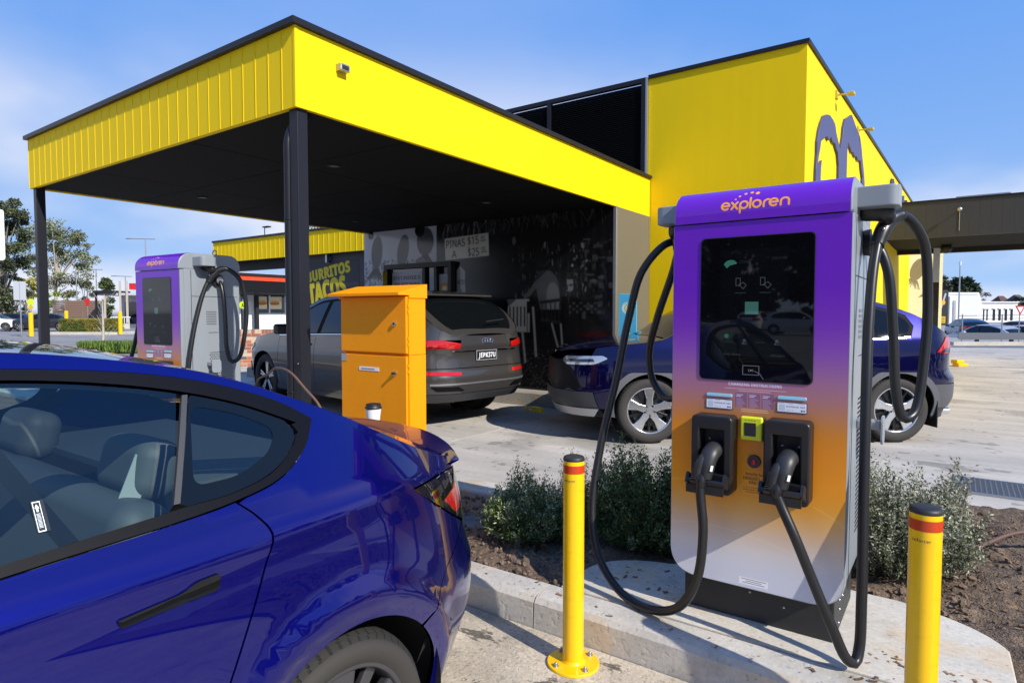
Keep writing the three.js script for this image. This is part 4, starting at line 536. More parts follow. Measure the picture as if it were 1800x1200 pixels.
/* ---------- bollards ---------- */
const bollText = canvas(512, 148, (g, w, h) => { g.fillStyle = '#f1be08'; g.fillRect(0, 0, w, h); g.font = 'bold 134px sans-serif'; g.fillStyle = '#a3200f'; g.fillText('e', 8, 122, 62); g.fillStyle = '#2c1a06'; g.fillText('nforcer', 72, 122, 432); });
function bollard(label, x, z, turn) {
  const b = thing('bollard', label, 'bollard', [x, 0, z], turn, 'yellow bollards in front of the charger');
  const R = 0.045; mesh('tube', new THREE.CylinderGeometry(R, R, 0.872, 48, 1, true).translate(0, 0.446, 0), M.bollard, b);
  mesh('cap', new THREE.LatheGeometry([[0, 0.9], [0.034, 0.899], [0.0425, 0.895], [0.0455, 0.888], [0.0455, 0.880], [0.044, 0.879]].map(([a, c]) => new THREE.Vector2(a, c)), 48), M.rubber, b);
  mesh('reflective_band', new THREE.CylinderGeometry(R + 0.0006, R + 0.0006, 0.034, 48, 1, true).translate(0, 0.846, 0), std({ color: lin([0.50, 0.045, 0.008]), roughness: 0.3 }), b);
  mesh('lettering', new THREE.CylinderGeometry(R + 0.0005, R + 0.0005, 0.016, 24, 1, true, -0.62, 1.24).translate(0, 0.800, 0), phy({ map: bollText, roughness: 0.3, clearcoat: 0.6, clearcoatRoughness: 0.12 }), b);
  const p = mesh('base_plate', new THREE.LatheGeometry([[0.044, 0.030], [0.049, 0.018], [0.056, 0.0125], [0.108, 0.012], [0.112, 0.009], [0.112, 0.001]].map(([a, c]) => new THREE.Vector2(a, c)), 64), M.bollard, b);
  for (let k = 0; k < 4; k++) { const a = k * Math.PI / 2 + 0.55 - turn; mesh('anchor_bolt', merge([new THREE.CylinderGeometry(0.0095, 0.0095, 0.010, 6).translate(Math.cos(a) * 0.088, 0.018, Math.sin(a) * 0.088), new THREE.SphereGeometry(0.006, 8, 6).translate(Math.cos(a) * 0.088, 0.024, Math.sin(a) * 0.088), cyl(0.013, 0.013, 0.002, Math.cos(a) * 0.088, 0.0135, Math.sin(a) * 0.088)]), M.galv, p); }
}
bollard('yellow bollard with bolted base plate beside the tail of the blue car', -1.306, -2.29, 0.05);
bollard('yellow bollard at the right edge, its base below the frame', -0.064, -2.322, -0.22);
bollard('yellow bollard hidden behind the blue car with a coffee cup on top', -2.55, -2.30, 0);

/* ---------- orange cabinet ---------- */
{
  const x0 = -3.60, x1 = -2.945, z0 = -2.95, z1 = -3.13, c = thing('electrical_cabinet', 'tall orange steel switch cabinet with two doors and sloping lid', 'cabinet');
  mesh('cabinet_body', merge([spanBox(x0, x1, 0.06, 1.219, z1, z0 - 0.022), spanBox(x0, x1 - 0.002, 1.222, 1.62, z1, z0 - 0.022)]), M.orange, c);
  const door = (ya, yb) => { const d = mesh('door', rb(x1 - x0 - 0.008, yb - ya, 0.02, 0.003, (x0 + x1) / 2 - 0.003, (ya + yb) / 2, z0 - 0.010), M.orange, c); for (const y of [ya + 0.06, ya + 0.1, yb - 0.06, yb - 0.1]) mesh('hinge', bx(0.006, 0.02, 0.012, x1 - 0.001, y, z0 - 0.018), M.orange, d); return d; };
  const d1 = door(1.232, 1.608), d2 = door(0.09, 1.210);
  const lock = (d, x, y, len) => { const l = mesh('lock', cyl(0.016, 0.016, 0.012, 0, 0, 0, 24).rotateX(Math.PI / 2).translate(x, y, z0 + 0.005), M.steel, d); mesh('lock_core', cyl(0.009, 0.010, len, 0, 0, 0, 16).rotateX(Math.PI / 2).translate(x, y, z0 + 0.008 + len / 2), M.black, l); };
  lock(d1, -3.055, 1.428, 0.006); lock(d2, -3.055, 1.098, 0.02);
  mesh('name_plate', bx(0.20, 0.026, 0.002, -3.31, 1.115, z0 + 0.0015), M.white, d2); mesh('plate_print', bx(0.13, 0.007, 0.001, -3.32, 1.115, z0 + 0.0032), std({ color: lin([0.2, 0.2, 0.25]) }), d2);
  mesh('rating_sticker', bx(0.055, 0.05, 0.002, -3.568, 1.185, z0 + 0.0015), M.galv, d2);
  const ls = poly([[0.075, 1.618], [0.075, 1.632], [-0.19, 1.692], [-0.19, 1.6], [-0.022, 1.6], [-0.022, 1.618]]); const g = extrude(ls, x1 - x0 + 0.05, 0.002, 1); g.rotateY(-Math.PI / 2); g.translate(x1 + 0.004, 0, z0); mesh('lid', g, M.orange, c);
}
/* ---------- small things ---------- */
{
  const c = thing('coffee_cup', 'white paper coffee cup with black lid just above the blue car boot', 'cup', [-2.55, 0.9, -2.30]);
  mesh('cup', new THREE.LatheGeometry([[0, 0.001], [0.030, 0.001], [0.0315, 0.004], [0.042, 0.090]].map(([a, b]) => new THREE.Vector2(a, b)), 40), M.white, c);
  mesh('lid', new THREE.LatheGeometry([[0.043, 0.087], [0.0455, 0.089], [0.0455, 0.095], [0.041, 0.099], [0.039, 0.107], [0.0405, 0.111], [0.038, 0.113], [0.035, 0.108], [0, 0.107]].map(([a, b]) => new THREE.Vector2(a, b)), 40), M.black, c);
}
single('irrigation_hose', tube([[-5.2, 0.1, -3.2], [-5.05, 0.6, -3.15], [-4.902, 0.904, -3.1], [-4.658, 0.991, -3.05], [-4.241, 1.079, -2.86], [-3.923, 1.065, -2.76], [-3.726, 0.959, -2.74], [-3.583, 0.86, -2.74], [-3.40, 0.55, -2.74], [-3.3, 0.12, -2.76]], 0.009, 60, 10), std({ color: lin([0.13, 0.075, 0.05]), roughness: 0.7 }), 'brown drip hose arching up beside the orange cabinet and the canopy post', 'hose');
single('drip_pipe', tube([[-1.05, 0.11, -3.62], [-0.6, 0.14, -3.7], [-0.355, 0.161, -3.75], [-0.17, 0.202, -3.85], [-0.025, 0.226, -4.0], [0.124, 0.234, -4.2], [0.335, 0.269, -4.5], [0.7, 0.24, -4.7], [1.6, 0.12, -4.9]], 0.011, 70, 10), std({ color: lin([0.115, 0.06, 0.042]), roughness: 0.65 }), 'brown drip pipe lying across the soil behind the right bollard', 'pipe');
for (const [i, [x, z, l]] of [[-6.2, -7.45, 'yellow pavement marker by the wall kerb, nearer the grey car'], [-4.95, -7.55, 'yellow pavement marker by the wall kerb, nearer the blue car']].entries()) {
  const m = thing('pavement_marker', l, 'marker', [x, DY, z], 0.1, 'yellow markers along the wall kerb'); const s = new THREE.Shape(); s.moveTo(-0.14, 0); s.quadraticCurveTo(-0.12, 0.05, -0.04, 0.055); s.lineTo(0.04, 0.055); s.quadraticCurveTo(0.12, 0.05, 0.14, 0); mesh('body', extrude(s, 0.09, 0.006, 2), M.bollard, m); mesh('reflector', bx(0.05, 0.02, 0.002, -0.03, 0.03, 0.098), M.white, m);
}

/* ---------- car building kit ----------
   A body is two smooth surfaces: the flank S(u, y), which wraps from the middle of the tail (u = 0) round the corner and along the side, and the top T(u, t).
   Every panel, pane and lamp is an outline on one of them, cut out and folded back at the edges so that real gaps remain. */
function spline(p) {
  const n = p.length, d = [], m = []; for (let i = 0; i < n - 1; i++) d.push((p[i + 1][1] - p[i][1]) / (p[i + 1][0] - p[i][0]));
  m.push(d[0]); for (let i = 1; i < n - 1; i++) m.push(d[i - 1] * d[i] <= 0 ? 0 : 2 * d[i - 1] * d[i] / (d[i - 1] + d[i])); m.push(d[n - 2]);
  return (x) => { if (x <= p[0][0]) return p[0][1]; if (x >= p[n - 1][0]) return p[n - 1][1]; let i = 0; while (x > p[i + 1][0]) i++; const h = p[i + 1][0] - p[i][0], t = (x - p[i][0]) / h, t2 = t * t, t3 = t2 * t; return (2 * t3 - 3 * t2 + 1) * p[i][1] + (t3 - 2 * t2 + t) * h * m[i] + (-2 * t3 + 3 * t2) * p[i + 1][1] + (t3 - t2) * h * m[i + 1]; };
}
function shapeBody(o) {
  const { L, hw } = o, belt = spline(o.belt), ytop = spline(o.ytop), yc = spline(o.yc), taperW = spline(o.taper ?? [[0, 1], [L, 1]]), rOff = spline(o.rearOff), fOff = spline(o.frontOff ?? [[0, 0], [2, 0]]);
  const end = (s, l, q) => (s >= l ? 1 : Math.pow(Math.max(0, 1 - Math.pow(1 - s / l, 2)), 1 / q));
  const w = (s) => hw * taperW(s) * end(s, o.rl, o.rq) * end(L - s, o.fl, o.fq);
  const N = 900, ss = [], us = []; let u = 0, ps = 0, pw = 0; for (let i = 0; i <= N; i++) { const a = i / N; let s = L * (a < 0.5 ? 2 * a * a : 1 - 2 * (1 - a) * (1 - a)); const ww = w(s); if (i) u += Math.hypot(s - ps, ww - pw); ss.push(s); us.push(u); ps = s; pw = ww; }
  const look = (xs, ys, x) => { if (x <= xs[0]) return ys[0]; if (x >= xs[N]) return ys[N]; let a = 0, b = N; while (b - a > 1) { const m = (a + b) >> 1; xs[m] <= x ? a = m : b = m; } return ys[a] + (ys[b] - ys[a]) * (x - xs[a]) / (xs[b] - xs[a] || 1); };
  const U = (s) => look(ss, us, s), sOf = (x) => look(us, ss, Math.abs(x));
  const UZ = (z) => { const az = Math.abs(z); let a = 0, b = U(L * 0.45); for (let i = 0; i < 40; i++) { const m = (a + b) / 2; w(sOf(m)) < az ? a = m : b = m; } return a * Math.sign(z || 1); };
  const UF = (z) => { const az = Math.abs(z); let a = U(L * 0.55), b = us[N]; for (let i = 0; i < 40; i++) { const m = (a + b) / 2; w(sOf(m)) > az ? a = m : b = m; } return a * Math.sign(z || 1); };
  const prof = (s, y) => { const b = belt(s), ym = o.ym ?? 0.62, y0 = o.sill ?? 0.2; let k; if (y <= b) { const lo = Math.max(0, (ym - y) / (ym - y0)), up = Math.max(0, (y - ym) / (b - ym)); k = 1 - (o.tuck ?? 0.05) * lo * lo - (o.shoulder ?? 0.05) * Math.pow(up, 2.4) + (o.crease ? o.crease(s, y) : 0); } else { const pb = 1 - (o.shoulder ?? 0.05); const d = y - b; k = pb - d * (o.th ?? 0.6) / hw - (o.thc ?? 0.12) * d * d / hw; } return k; };
  const S = (x, y) => { const s = sOf(x), k = 1 - sst(0, o.rfade ?? 1.1, s), f = sst(L - 1.0, L, s); return V3(s + rOff(y) * k + fOff(y) * f, y, -Math.sign(x || 1) * w(s) * prof(s, y)); };
  const T = (x, t) => { const s = sOf(x), yt = ytop(s), e = S(Math.abs(x), yt), p = o.crown ?? 2.2; return V3(e.x, yt + (yc(s) - yt) * (1 - Math.pow(Math.abs(t), p)), e.z * t); };   // t = 1 is the left edge
  return { S, T, U, UZ, UF, belt, ytop, yc, w, L, us, uMax: us[N], o };
}
function clipBox(pg, x0, x1, y0, y1) {
  const cut = (p, ax, v, keep) => { const r = []; for (let i = 0; i < p.length; i++) { const a = p[i], b = p[(i + 1) % p.length], ia = keep > 0 ? a[ax] >= v : a[ax] <= v, ib = keep > 0 ? b[ax] >= v : b[ax] <= v; if (ia) r.push(a); if (ia !== ib) { const t = (v - a[ax]) / (b[ax] - a[ax]); const c = [0, 0]; c[ax] = v; c[1 - ax] = a[1 - ax] + t * (b[1 - ax] - a[1 - ax]); r.push(c); } } return r; };
  let p = cut(pg, 0, x0, 1); if (p.length) p = cut(p, 0, x1, -1); if (p.length) p = cut(p, 1, y0, 1); if (p.length) p = cut(p, 1, y1, -1); return p;
}
const inside = (pg, x, y) => { let c = false; for (let i = 0, j = pg.length - 1; i < pg.length; j = i++) { const a = pg[i], b = pg[j]; if ((a[1] > y) !== (b[1] > y) && x < (b[0] - a[0]) * (y - a[1]) / (b[1] - a[1]) + a[0]) c = !c; } return c; };
function patch(F, pg, du, dv, off = 0, skirt = 0.012) {
  let x0 = 1e9, x1 = -1e9, y0 = 1e9, y1 = -1e9; for (const [x, y] of pg) { x0 = Math.min(x0, x); x1 = Math.max(x1, x); y0 = Math.min(y0, y); y1 = Math.max(y1, y); }
  const nx = Math.max(1, Math.ceil((x1 - x0) / du)), ny = Math.max(1, Math.ceil((y1 - y0) / dv)), P = [], Nn = [], I = [], key = new Map(), e = 1e-3;
  const cen = F((x0 + x1) / 2, (y0 + y1) / 2);
  const nrm = (x, y) => { const a = F(x + e, y).sub(F(x - e, y)), b = F(x, y + e).sub(F(x, y - e)); const n = a.cross(b).normalize(); return n; };
  const ref = nrm((x0 + x1) / 2, (y0 + y1) / 2); const out = cen.clone().sub(V3(2.3, 0.55, 0)); out.x *= 0.35; const sg = ref.dot(out) < 0 ? -1 : 1;
  const vert = (x, y) => { const k = Math.round(x * 2e4) + '_' + Math.round(y * 2e4); let i = key.get(k); if (i === undefined) { const n = nrm(x, y).multiplyScalar(sg), p = F(x, y).addScaledVector(n, off); i = P.length / 3; P.push(p.x, p.y, p.z); Nn.push(n.x, n.y, n.z); key.set(k, i); } return i; };
  const tri = (a, b, c) => { if (a === b || b === c || a === c) return; sg > 0 ? I.push(a, b, c) : I.push(a, c, b); };
  const bnd = pg.map((p, i) => { const q = pg[(i + 1) % pg.length]; return [Math.min(p[0], q[0]), Math.max(p[0], q[0]), Math.min(p[1], q[1]), Math.max(p[1], q[1])]; });
  for (let j = 0; j < ny; j++) for (let i = 0; i < nx; i++) {
    const a = x0 + (x1 - x0) * i / nx, b = x0 + (x1 - x0) * (i + 1) / nx, c = y0 + (y1 - y0) * j / ny, d = y0 + (y1 - y0) * (j + 1) / ny;
    if (!bnd.some((q) => q[0] <= b && q[1] >= a && q[2] <= d && q[3] >= c)) { if (!inside(pg, (a + b) / 2, (c + d) / 2)) continue; const v = [vert(a, c), vert(b, c), vert(b, d), vert(a, d)]; tri(v[0], v[1], v[2]); tri(v[0], v[2], v[3]); continue; }
    let q = clipBox(pg, a, b, c, d); q = q.filter((p, k) => { const n = q[(k + 1) % q.length]; return Math.abs(p[0] - n[0]) + Math.abs(p[1] - n[1]) > 2e-5; }); if (q.length < 3) continue;
    const ct = q.map((p) => new THREE.Vector2(p[0], p[1])); const cw = THREE.ShapeUtils.isClockWise(ct); const tr = THREE.ShapeUtils.triangulateShape(cw ? ct.slice().reverse() : ct, []); const qq = cw ? q.slice().reverse() : q; for (const t of tr) tri(vert(...qq[t[0]]), vert(...qq[t[1]]), vert(...qq[t[2]]));
  }
  if (skirt) { let ar = 0; for (let i = 0; i < pg.length; i++) { const a = pg[i], b = pg[(i + 1) % pg.length]; ar += a[0] * b[1] - b[0] * a[1]; }
    for (let i = 0; i < pg.length; i++) { const a = pg[i], b = pg[(i + 1) % pg.length], n = Math.max(1, Math.ceil(Math.hypot((b[0] - a[0]) / du, (b[1] - a[1]) / dv))); let pv = null; for (let k = 0; k <= n; k++) { const x = mix(a[0], b[0], k / n), y = mix(a[1], b[1], k / n), nn = nrm(x, y).multiplyScalar(sg), p = F(x, y), o1 = p.clone().addScaledVector(nn, off), o2 = p.clone().addScaledVector(nn, off - skirt); const ed = F(x + (b[0] - a[0]) * e, y + (b[1] - a[1]) * e).sub(p); const sn = ed.cross(nn).normalize().multiplyScalar((ar > 0 ? 1 : -1) * (sg > 0 ? 1 : -1)); const j = P.length / 3; P.push(o1.x, o1.y, o1.z, o2.x, o2.y, o2.z); Nn.push(sn.x, sn.y, sn.z, sn.x, sn.y, sn.z); if (pv !== null) I.push(pv, j, pv + 1, j, j + 1, pv + 1); pv = j; } } }
  const g = new THREE.BufferGeometry(); g.setAttribute('position', new THREE.Float32BufferAttribute(P, 3)); g.setAttribute('normal', new THREE.Float32BufferAttribute(Nn, 3)); const uv = new Float32Array(P.length / 3 * 2); for (let i = 0; i < P.length / 3; i++) { uv[i * 2] = P[i * 3]; uv[i * 2 + 1] = P[i * 3 + 1] + P[i * 3 + 2]; } g.setAttribute('uv', new THREE.BufferAttribute(uv, 2)); g.setIndex(I); return g;
}
const arc = (cx, cy, R, a0, a1, n = 18) => [...Array(n + 1)].map((_, i) => { const a = (a0 + (a1 - a0) * i / n) * Math.PI / 180; return [cx + Math.cos(a) * R, cy + Math.sin(a) * R]; });
function rp(pts, r, n = 5) { const o = []; for (let i = 0; i < pts.length; i++) { const p = pts[i], a = pts[(i + pts.length - 1) % pts.length], b = pts[(i + 1) % pts.length]; const k = p[2] ?? r; if (!k) { o.push([p[0], p[1]]); continue; } const la = Math.hypot(a[0] - p[0], a[1] - p[1]), lb = Math.hypot(b[0] - p[0], b[1] - p[1]), ka = Math.min(k / la, 0.48), kb = Math.min(k / lb, 0.48), A = [mix(p[0], a[0], ka), mix(p[1], a[1], ka)], B = [mix(p[0], b[0], kb), mix(p[1], b[1], kb)]; for (let j = 0; j <= n; j++) { const t = j / n, c0 = (1 - t) * (1 - t), c1 = 2 * t * (1 - t), c2 = t * t; o.push([c0 * A[0] + c1 * p[0] + c2 * B[0], c0 * A[1] + c1 * p[1] + c2 * B[1]]); } } return o; }
const smooth = (pts, n = 6) => { const c = new THREE.CatmullRomCurve3(pts.map(([x, y]) => V3(x, y, 0)), false, 'centripetal'); return c.getPoints(pts.length * n).map((p) => [p.x, p.y]); };

const tyreBump = dtex(512, (u, v) => { const rows = v < 0.30 || v > 0.70 ? 1 : 0; const k = Math.abs(((u * 56 + (rows ? 0 : 0.5) + Math.abs(v - 0.5) * 1.2) % 1) - 0.5); const a = (k < 0.05 && (rows || v < 0.42 || v > 0.58)) ? 0.15 : 1; const n = a * (0.85 + 0.15 * fbm(u, v, 64, 2, 9)); return [n, n, n]; }, false, 128);
const KM = {
  tyre: std({ color: lin([0.019, 0.0185, 0.018]), roughness: 0.82, bumpMap: tyreBump, bumpScale: 0.014 }),
  sidewall: std({ color: lin([0.036, 0.033, 0.030]), roughness: 0.8 }),
  well: std({ color: lin([0.006, 0.006, 0.006]), roughness: 0.9 }),
  rimGrey: std({ color: lin([0.12, 0.12, 0.13]), metalness: 0.75, roughness: 0.32 }),
  rimSilver: std({ color: lin([0.72, 0.72, 0.73]), metalness: 0.95, roughness: 0.2 }),
  rimBlack: std({ color: lin([0.012, 0.012, 0.013]), metalness: 0.3, roughness: 0.3 }),
  trim: phy({ color: lin([0.004, 0.004, 0.0055]), roughness: 0.42, specularIntensity: 0.3 }),
  plastic: std({ color: lin([0.035, 0.036, 0.041]), roughness: 0.55, bumpMap: rep(bumpFine, 5), bumpScale: 0.0004 }),
  tint: phy({ color: lin([0.004, 0.005, 0.006]), roughness: 0.012, ior: 1.5 }),
  roofGlass: phy({ color: lin([0.34, 0.39, 0.41]), roughness: 0, transmission: 1, thickness: 0, ior: 1.52 }),
  screenGlass: phy({ color: lin([0.62, 0.72, 0.70]), roughness: 0, transmission: 1, thickness: 0, ior: 1.52 }),
  glass: phy({ color: lin([0.66, 0.80, 0.80]), roughness: 0.0, transmission: 1, thickness: 0, ior: 1.7 }),
  lampRed: phy({ color: lin([0.42, 0.008, 0.006]), roughness: 0.08, clearcoat: 1, clearcoatRoughness: 0.02, emissive: C(0.5, 0.01, 0.005), emissiveIntensity: 0.05 }),
  lampClear: phy({ color: lin([0.22, 0.23, 0.25]), metalness: 0.5, roughness: 0.1, clearcoat: 1 }),
  seat: std({ color: lin([0.085, 0.088, 0.090]), roughness: 0.6 }),
  plate: std({ color: lin([0.02, 0.02, 0.022]), roughness: 0.4 }),
};
const paint = (r, g, b, metal = 0.35, rough = 0.32) => phy({ color: lin([r, g, b]), metalness: metal, roughness: rough, clearcoat: 1, clearcoatRoughness: 0.015, specularIntensity: 0.15 });
/* wheel in its own frame: axle along z, outer face towards -z */
function wheel(parent, s, R, width, rimR, style, side, zc, hi = 1) {
  const g = new THREE.Group(); g.name = 'wheel'; parent.add(g); g.position.set(s, R, zc); if (side > 0) g.rotation.y = Math.PI;
  const h = width / 2, seg = hi ? 96 : 40, pr = [];
  const P = (r, z) => pr.push(new THREE.Vector2(r, z));
  P(rimR - 0.004, -h + 0.012); P(rimR + 0.006, -h + 0.004); P(mix(rimR, R, 0.3), -h - 0.006); P(mix(rimR, R, 0.62), -h - 0.004); P(R - 0.022, -h + 0.012);
  const side1 = pr.map((p) => p.clone()); const tr = [new THREE.Vector2(R - 0.022, -h + 0.012), new THREE.Vector2(R - 0.008, -h + 0.026), new THREE.Vector2(R - 0.002, -h + 0.045)];
  for (const z of [-0.5, 0, 0.5]) { const c = z * h * 0.75; tr.push(new THREE.Vector2(R, c - 0.008), new THREE.Vector2(R - 0.008, c - 0.005), new THREE.Vector2(R - 0.008, c + 0.005), new THREE.Vector2(R, c + 0.008)); }
  tr.push(new THREE.Vector2(R - 0.002, h - 0.045), new THREE.Vector2(R - 0.008, h - 0.026), new THREE.Vector2(R - 0.022, h - 0.012));
  const lat = (p) => new THREE.LatheGeometry(p, seg).rotateX(Math.PI / 2);
  const ty = mesh('tyre', lat(tr), KM.tyre, g); mesh('sidewall', lat(side1), KM.sidewall, g); mesh('sidewall', lat(side1.map((p) => new THREE.Vector2(p.x, -p.y))), KM.sidewall, g);
  const V = (r, z) => new THREE.Vector2(r, z);
  const body = style === 'five' ? KM.rimSilver : style === 'ten' ? KM.rimBlack : KM.rimGrey;
  mesh('rim', lat([V(rimR - 0.001, -h + 0.012), V(rimR - 0.010, -h + 0.008), V(rimR - 0.018, -h + 0.016), V(rimR - 0.026, -h + 0.06), V(rimR - 0.03, h - 0.03)]), body, g);
  mesh('brake_disc', merge([cyl(rimR * 0.72, rimR * 0.72, 0.02, 0, 0, 0, 40).rotateX(Math.PI / 2).translate(0, 0, 0.0), bx(rimR * 0.5, rimR * 0.8, 0.06, rimR * 0.45, 0.1, 0.0)]), std({ color: lin([0.10, 0.10, 0.10]), metalness: 0.7, roughness: 0.45 }), g);
  mesh('wheel_back', cyl(rimR - 0.02, rimR - 0.02, 0.01, 0, 0, 0, 40).rotateX(Math.PI / 2).translate(0, 0, 0.04), KM.well, g);
  const sp = (pts, dep, bev, m, n, z, off = 0, nm = 'spoke') => { const ge = extrude(poly(pts), dep, bev, 2); for (let k = 0; k < n; k++) mesh(nm, ge.clone().translate(0, 0, 0).rotateZ(off + k * Math.PI * 2 / n).rotateY(Math.PI).translate(0, 0, z), m, g); };
  const f = -h + 0.018, rr = rimR - 0.012;
  if (style === 'five') { sp([[-0.035, 0.03], [-0.030, rr * 0.55], [-0.062, rr], [-0.02, rr + 0.004], [0.03, rr + 0.003], [0.05, rr], [0.026, rr * 0.55], [0.032, 0.03]], 0.022, 0.008, KM.rimSilver, 5, f + 0.034); sp([[-0.012, 0.05], [-0.010, rr], [0.010, rr], [0.012, 0.05]], 0.01, 0.003, KM.rimBlack, 5, f + 0.05, Math.PI / 5); mesh('hub_cap', cyl(0.03, 0.034, 0.02, 0, 0, 0, 24).rotateX(Math.PI / 2).translate(0, 0, f + 0.004), KM.rimSilver, g); for (let k = 0; k < 5; k++) mesh('wheel_nut', cyl(0.010, 0.010, 0.02, 0, 0, 0, 8).rotateX(Math.PI / 2).translate(Math.cos(k * 1.2566 + 0.9) * 0.057, Math.sin(k * 1.2566 + 0.9) * 0.057, f + 0.008), KM.rimBlack, g); }
  else if (style === 'ten') { for (const o of [-0.11, 0.11]) sp([[-0.014, 0.04], [-0.010, rr], [0.010, rr], [0.014, 0.04]], 0.018, 0.004, KM.rimSilver, 5, f + 0.03, o); mesh('hub_cap', cyl(0.036, 0.042, 0.022, 0, 0, 0, 24).rotateX(Math.PI / 2).translate(0, 0, f + 0.006), KM.rimBlack, g); }
  else if (style === 'plain') { sp([[-0.03, 0.03], [-0.022, rr], [0.022, rr], [0.03, 0.03]], 0.02, 0.004, KM.rimSilver, 6, f + 0.03); mesh('hub_cap', cyl(0.035, 0.04, 0.02, 0, 0, 0, 16).rotateX(Math.PI / 2).translate(0, 0, f + 0.006), KM.rimSilver, g); }
  else { sp([[-0.05, 0.02], [-0.028, rr * 0.5], [-0.055, rr * 0.93], [-0.04, rr], [0.006, rr + 0.002], [0.048, rr * 0.97], [0.030, rr * 0.5], [0.05, 0.02]], 0.02, 0.008, KM.rimGrey, 5, f + 0.032); sp([[-0.012, 0.05], [-0.016, rr], [0.018, rr], [0.014, 0.05]], 0.012, 0.004, KM.rimGrey, 5, f + 0.04, Math.PI / 5); mesh('hub_cap', cyl(0.034, 0.04, 0.024, 0, 0, 0, 24).rotateX(Math.PI / 2).translate(0, 0, f + 0.006), KM.rimGrey, g); }
  return g;
}
/* parts cut from the two surfaces; left and right at once */
function cutter(car, B, q) {
  const a = q ?? 0.06;
  const side = (name, pts, mat, off = 0, par = car, o = {}) => { const r = []; for (const s of o.only ? [o.only] : [1, -1]) r.push(mesh(name, patch(B.S, pts.map(([x, y]) => [s * B.U(x), y]), o.du ?? a, o.dv ?? a, off, o.skirt ?? 0.012), mat, Array.isArray(par) ? par[s > 0 ? 0 : 1] : par)); return r; };
  const rear = (name, pts, mat, off = 0, par = car, o = {}) => mesh(name, patch(B.S, pts.map(([z, y]) => [B.UZ(z), y]), o.du ?? a, o.dv ?? a, off, o.skirt ?? 0.012), mat, par);
  const front = (name, pts, mat, off = 0, par = car, o = {}) => mesh(name, patch((x, y) => B.S(x >= 0 ? B.uMax - x : -(B.uMax + x), y), pts.map(([z, y]) => [(B.uMax - B.UF(Math.abs(z))) * Math.sign(z || 1), y]), o.du ?? a, o.dv ?? a, off, o.skirt ?? 0.012), mat, par);
  const top = (name, pts, mat, off = 0, par = car, o = {}) => mesh(name, patch(B.T, pts.map(([s, t]) => [B.U(s), t]), o.du ?? a, o.dv ?? 0.12, off, o.skirt ?? 0.01), mat, par);
  return { side, rear, front, top };
}
function underbody(car, B, ra, fa, R, hwi, yb, sk) {
  const l = [spanBox(0.22, ra - R - 0.09, sk + 0.06, yb, -hwi * 0.62, hwi * 0.62), spanBox(ra + R + 0.09, fa - R - 0.09, sk, yb, -hwi, hwi), spanBox(fa + R + 0.09, B.L - 0.25, sk + 0.06, yb, -hwi * 0.62, hwi * 0.62), spanBox(ra - R - 0.1, ra + R + 0.1, sk + 0.05, yb, -hwi + 0.28, hwi - 0.28), spanBox(fa - R - 0.1, fa + R + 0.1, sk + 0.05, yb, -hwi + 0.28, hwi - 0.28)];
  return mesh('underbody', merge(l), KM.well, car);
}

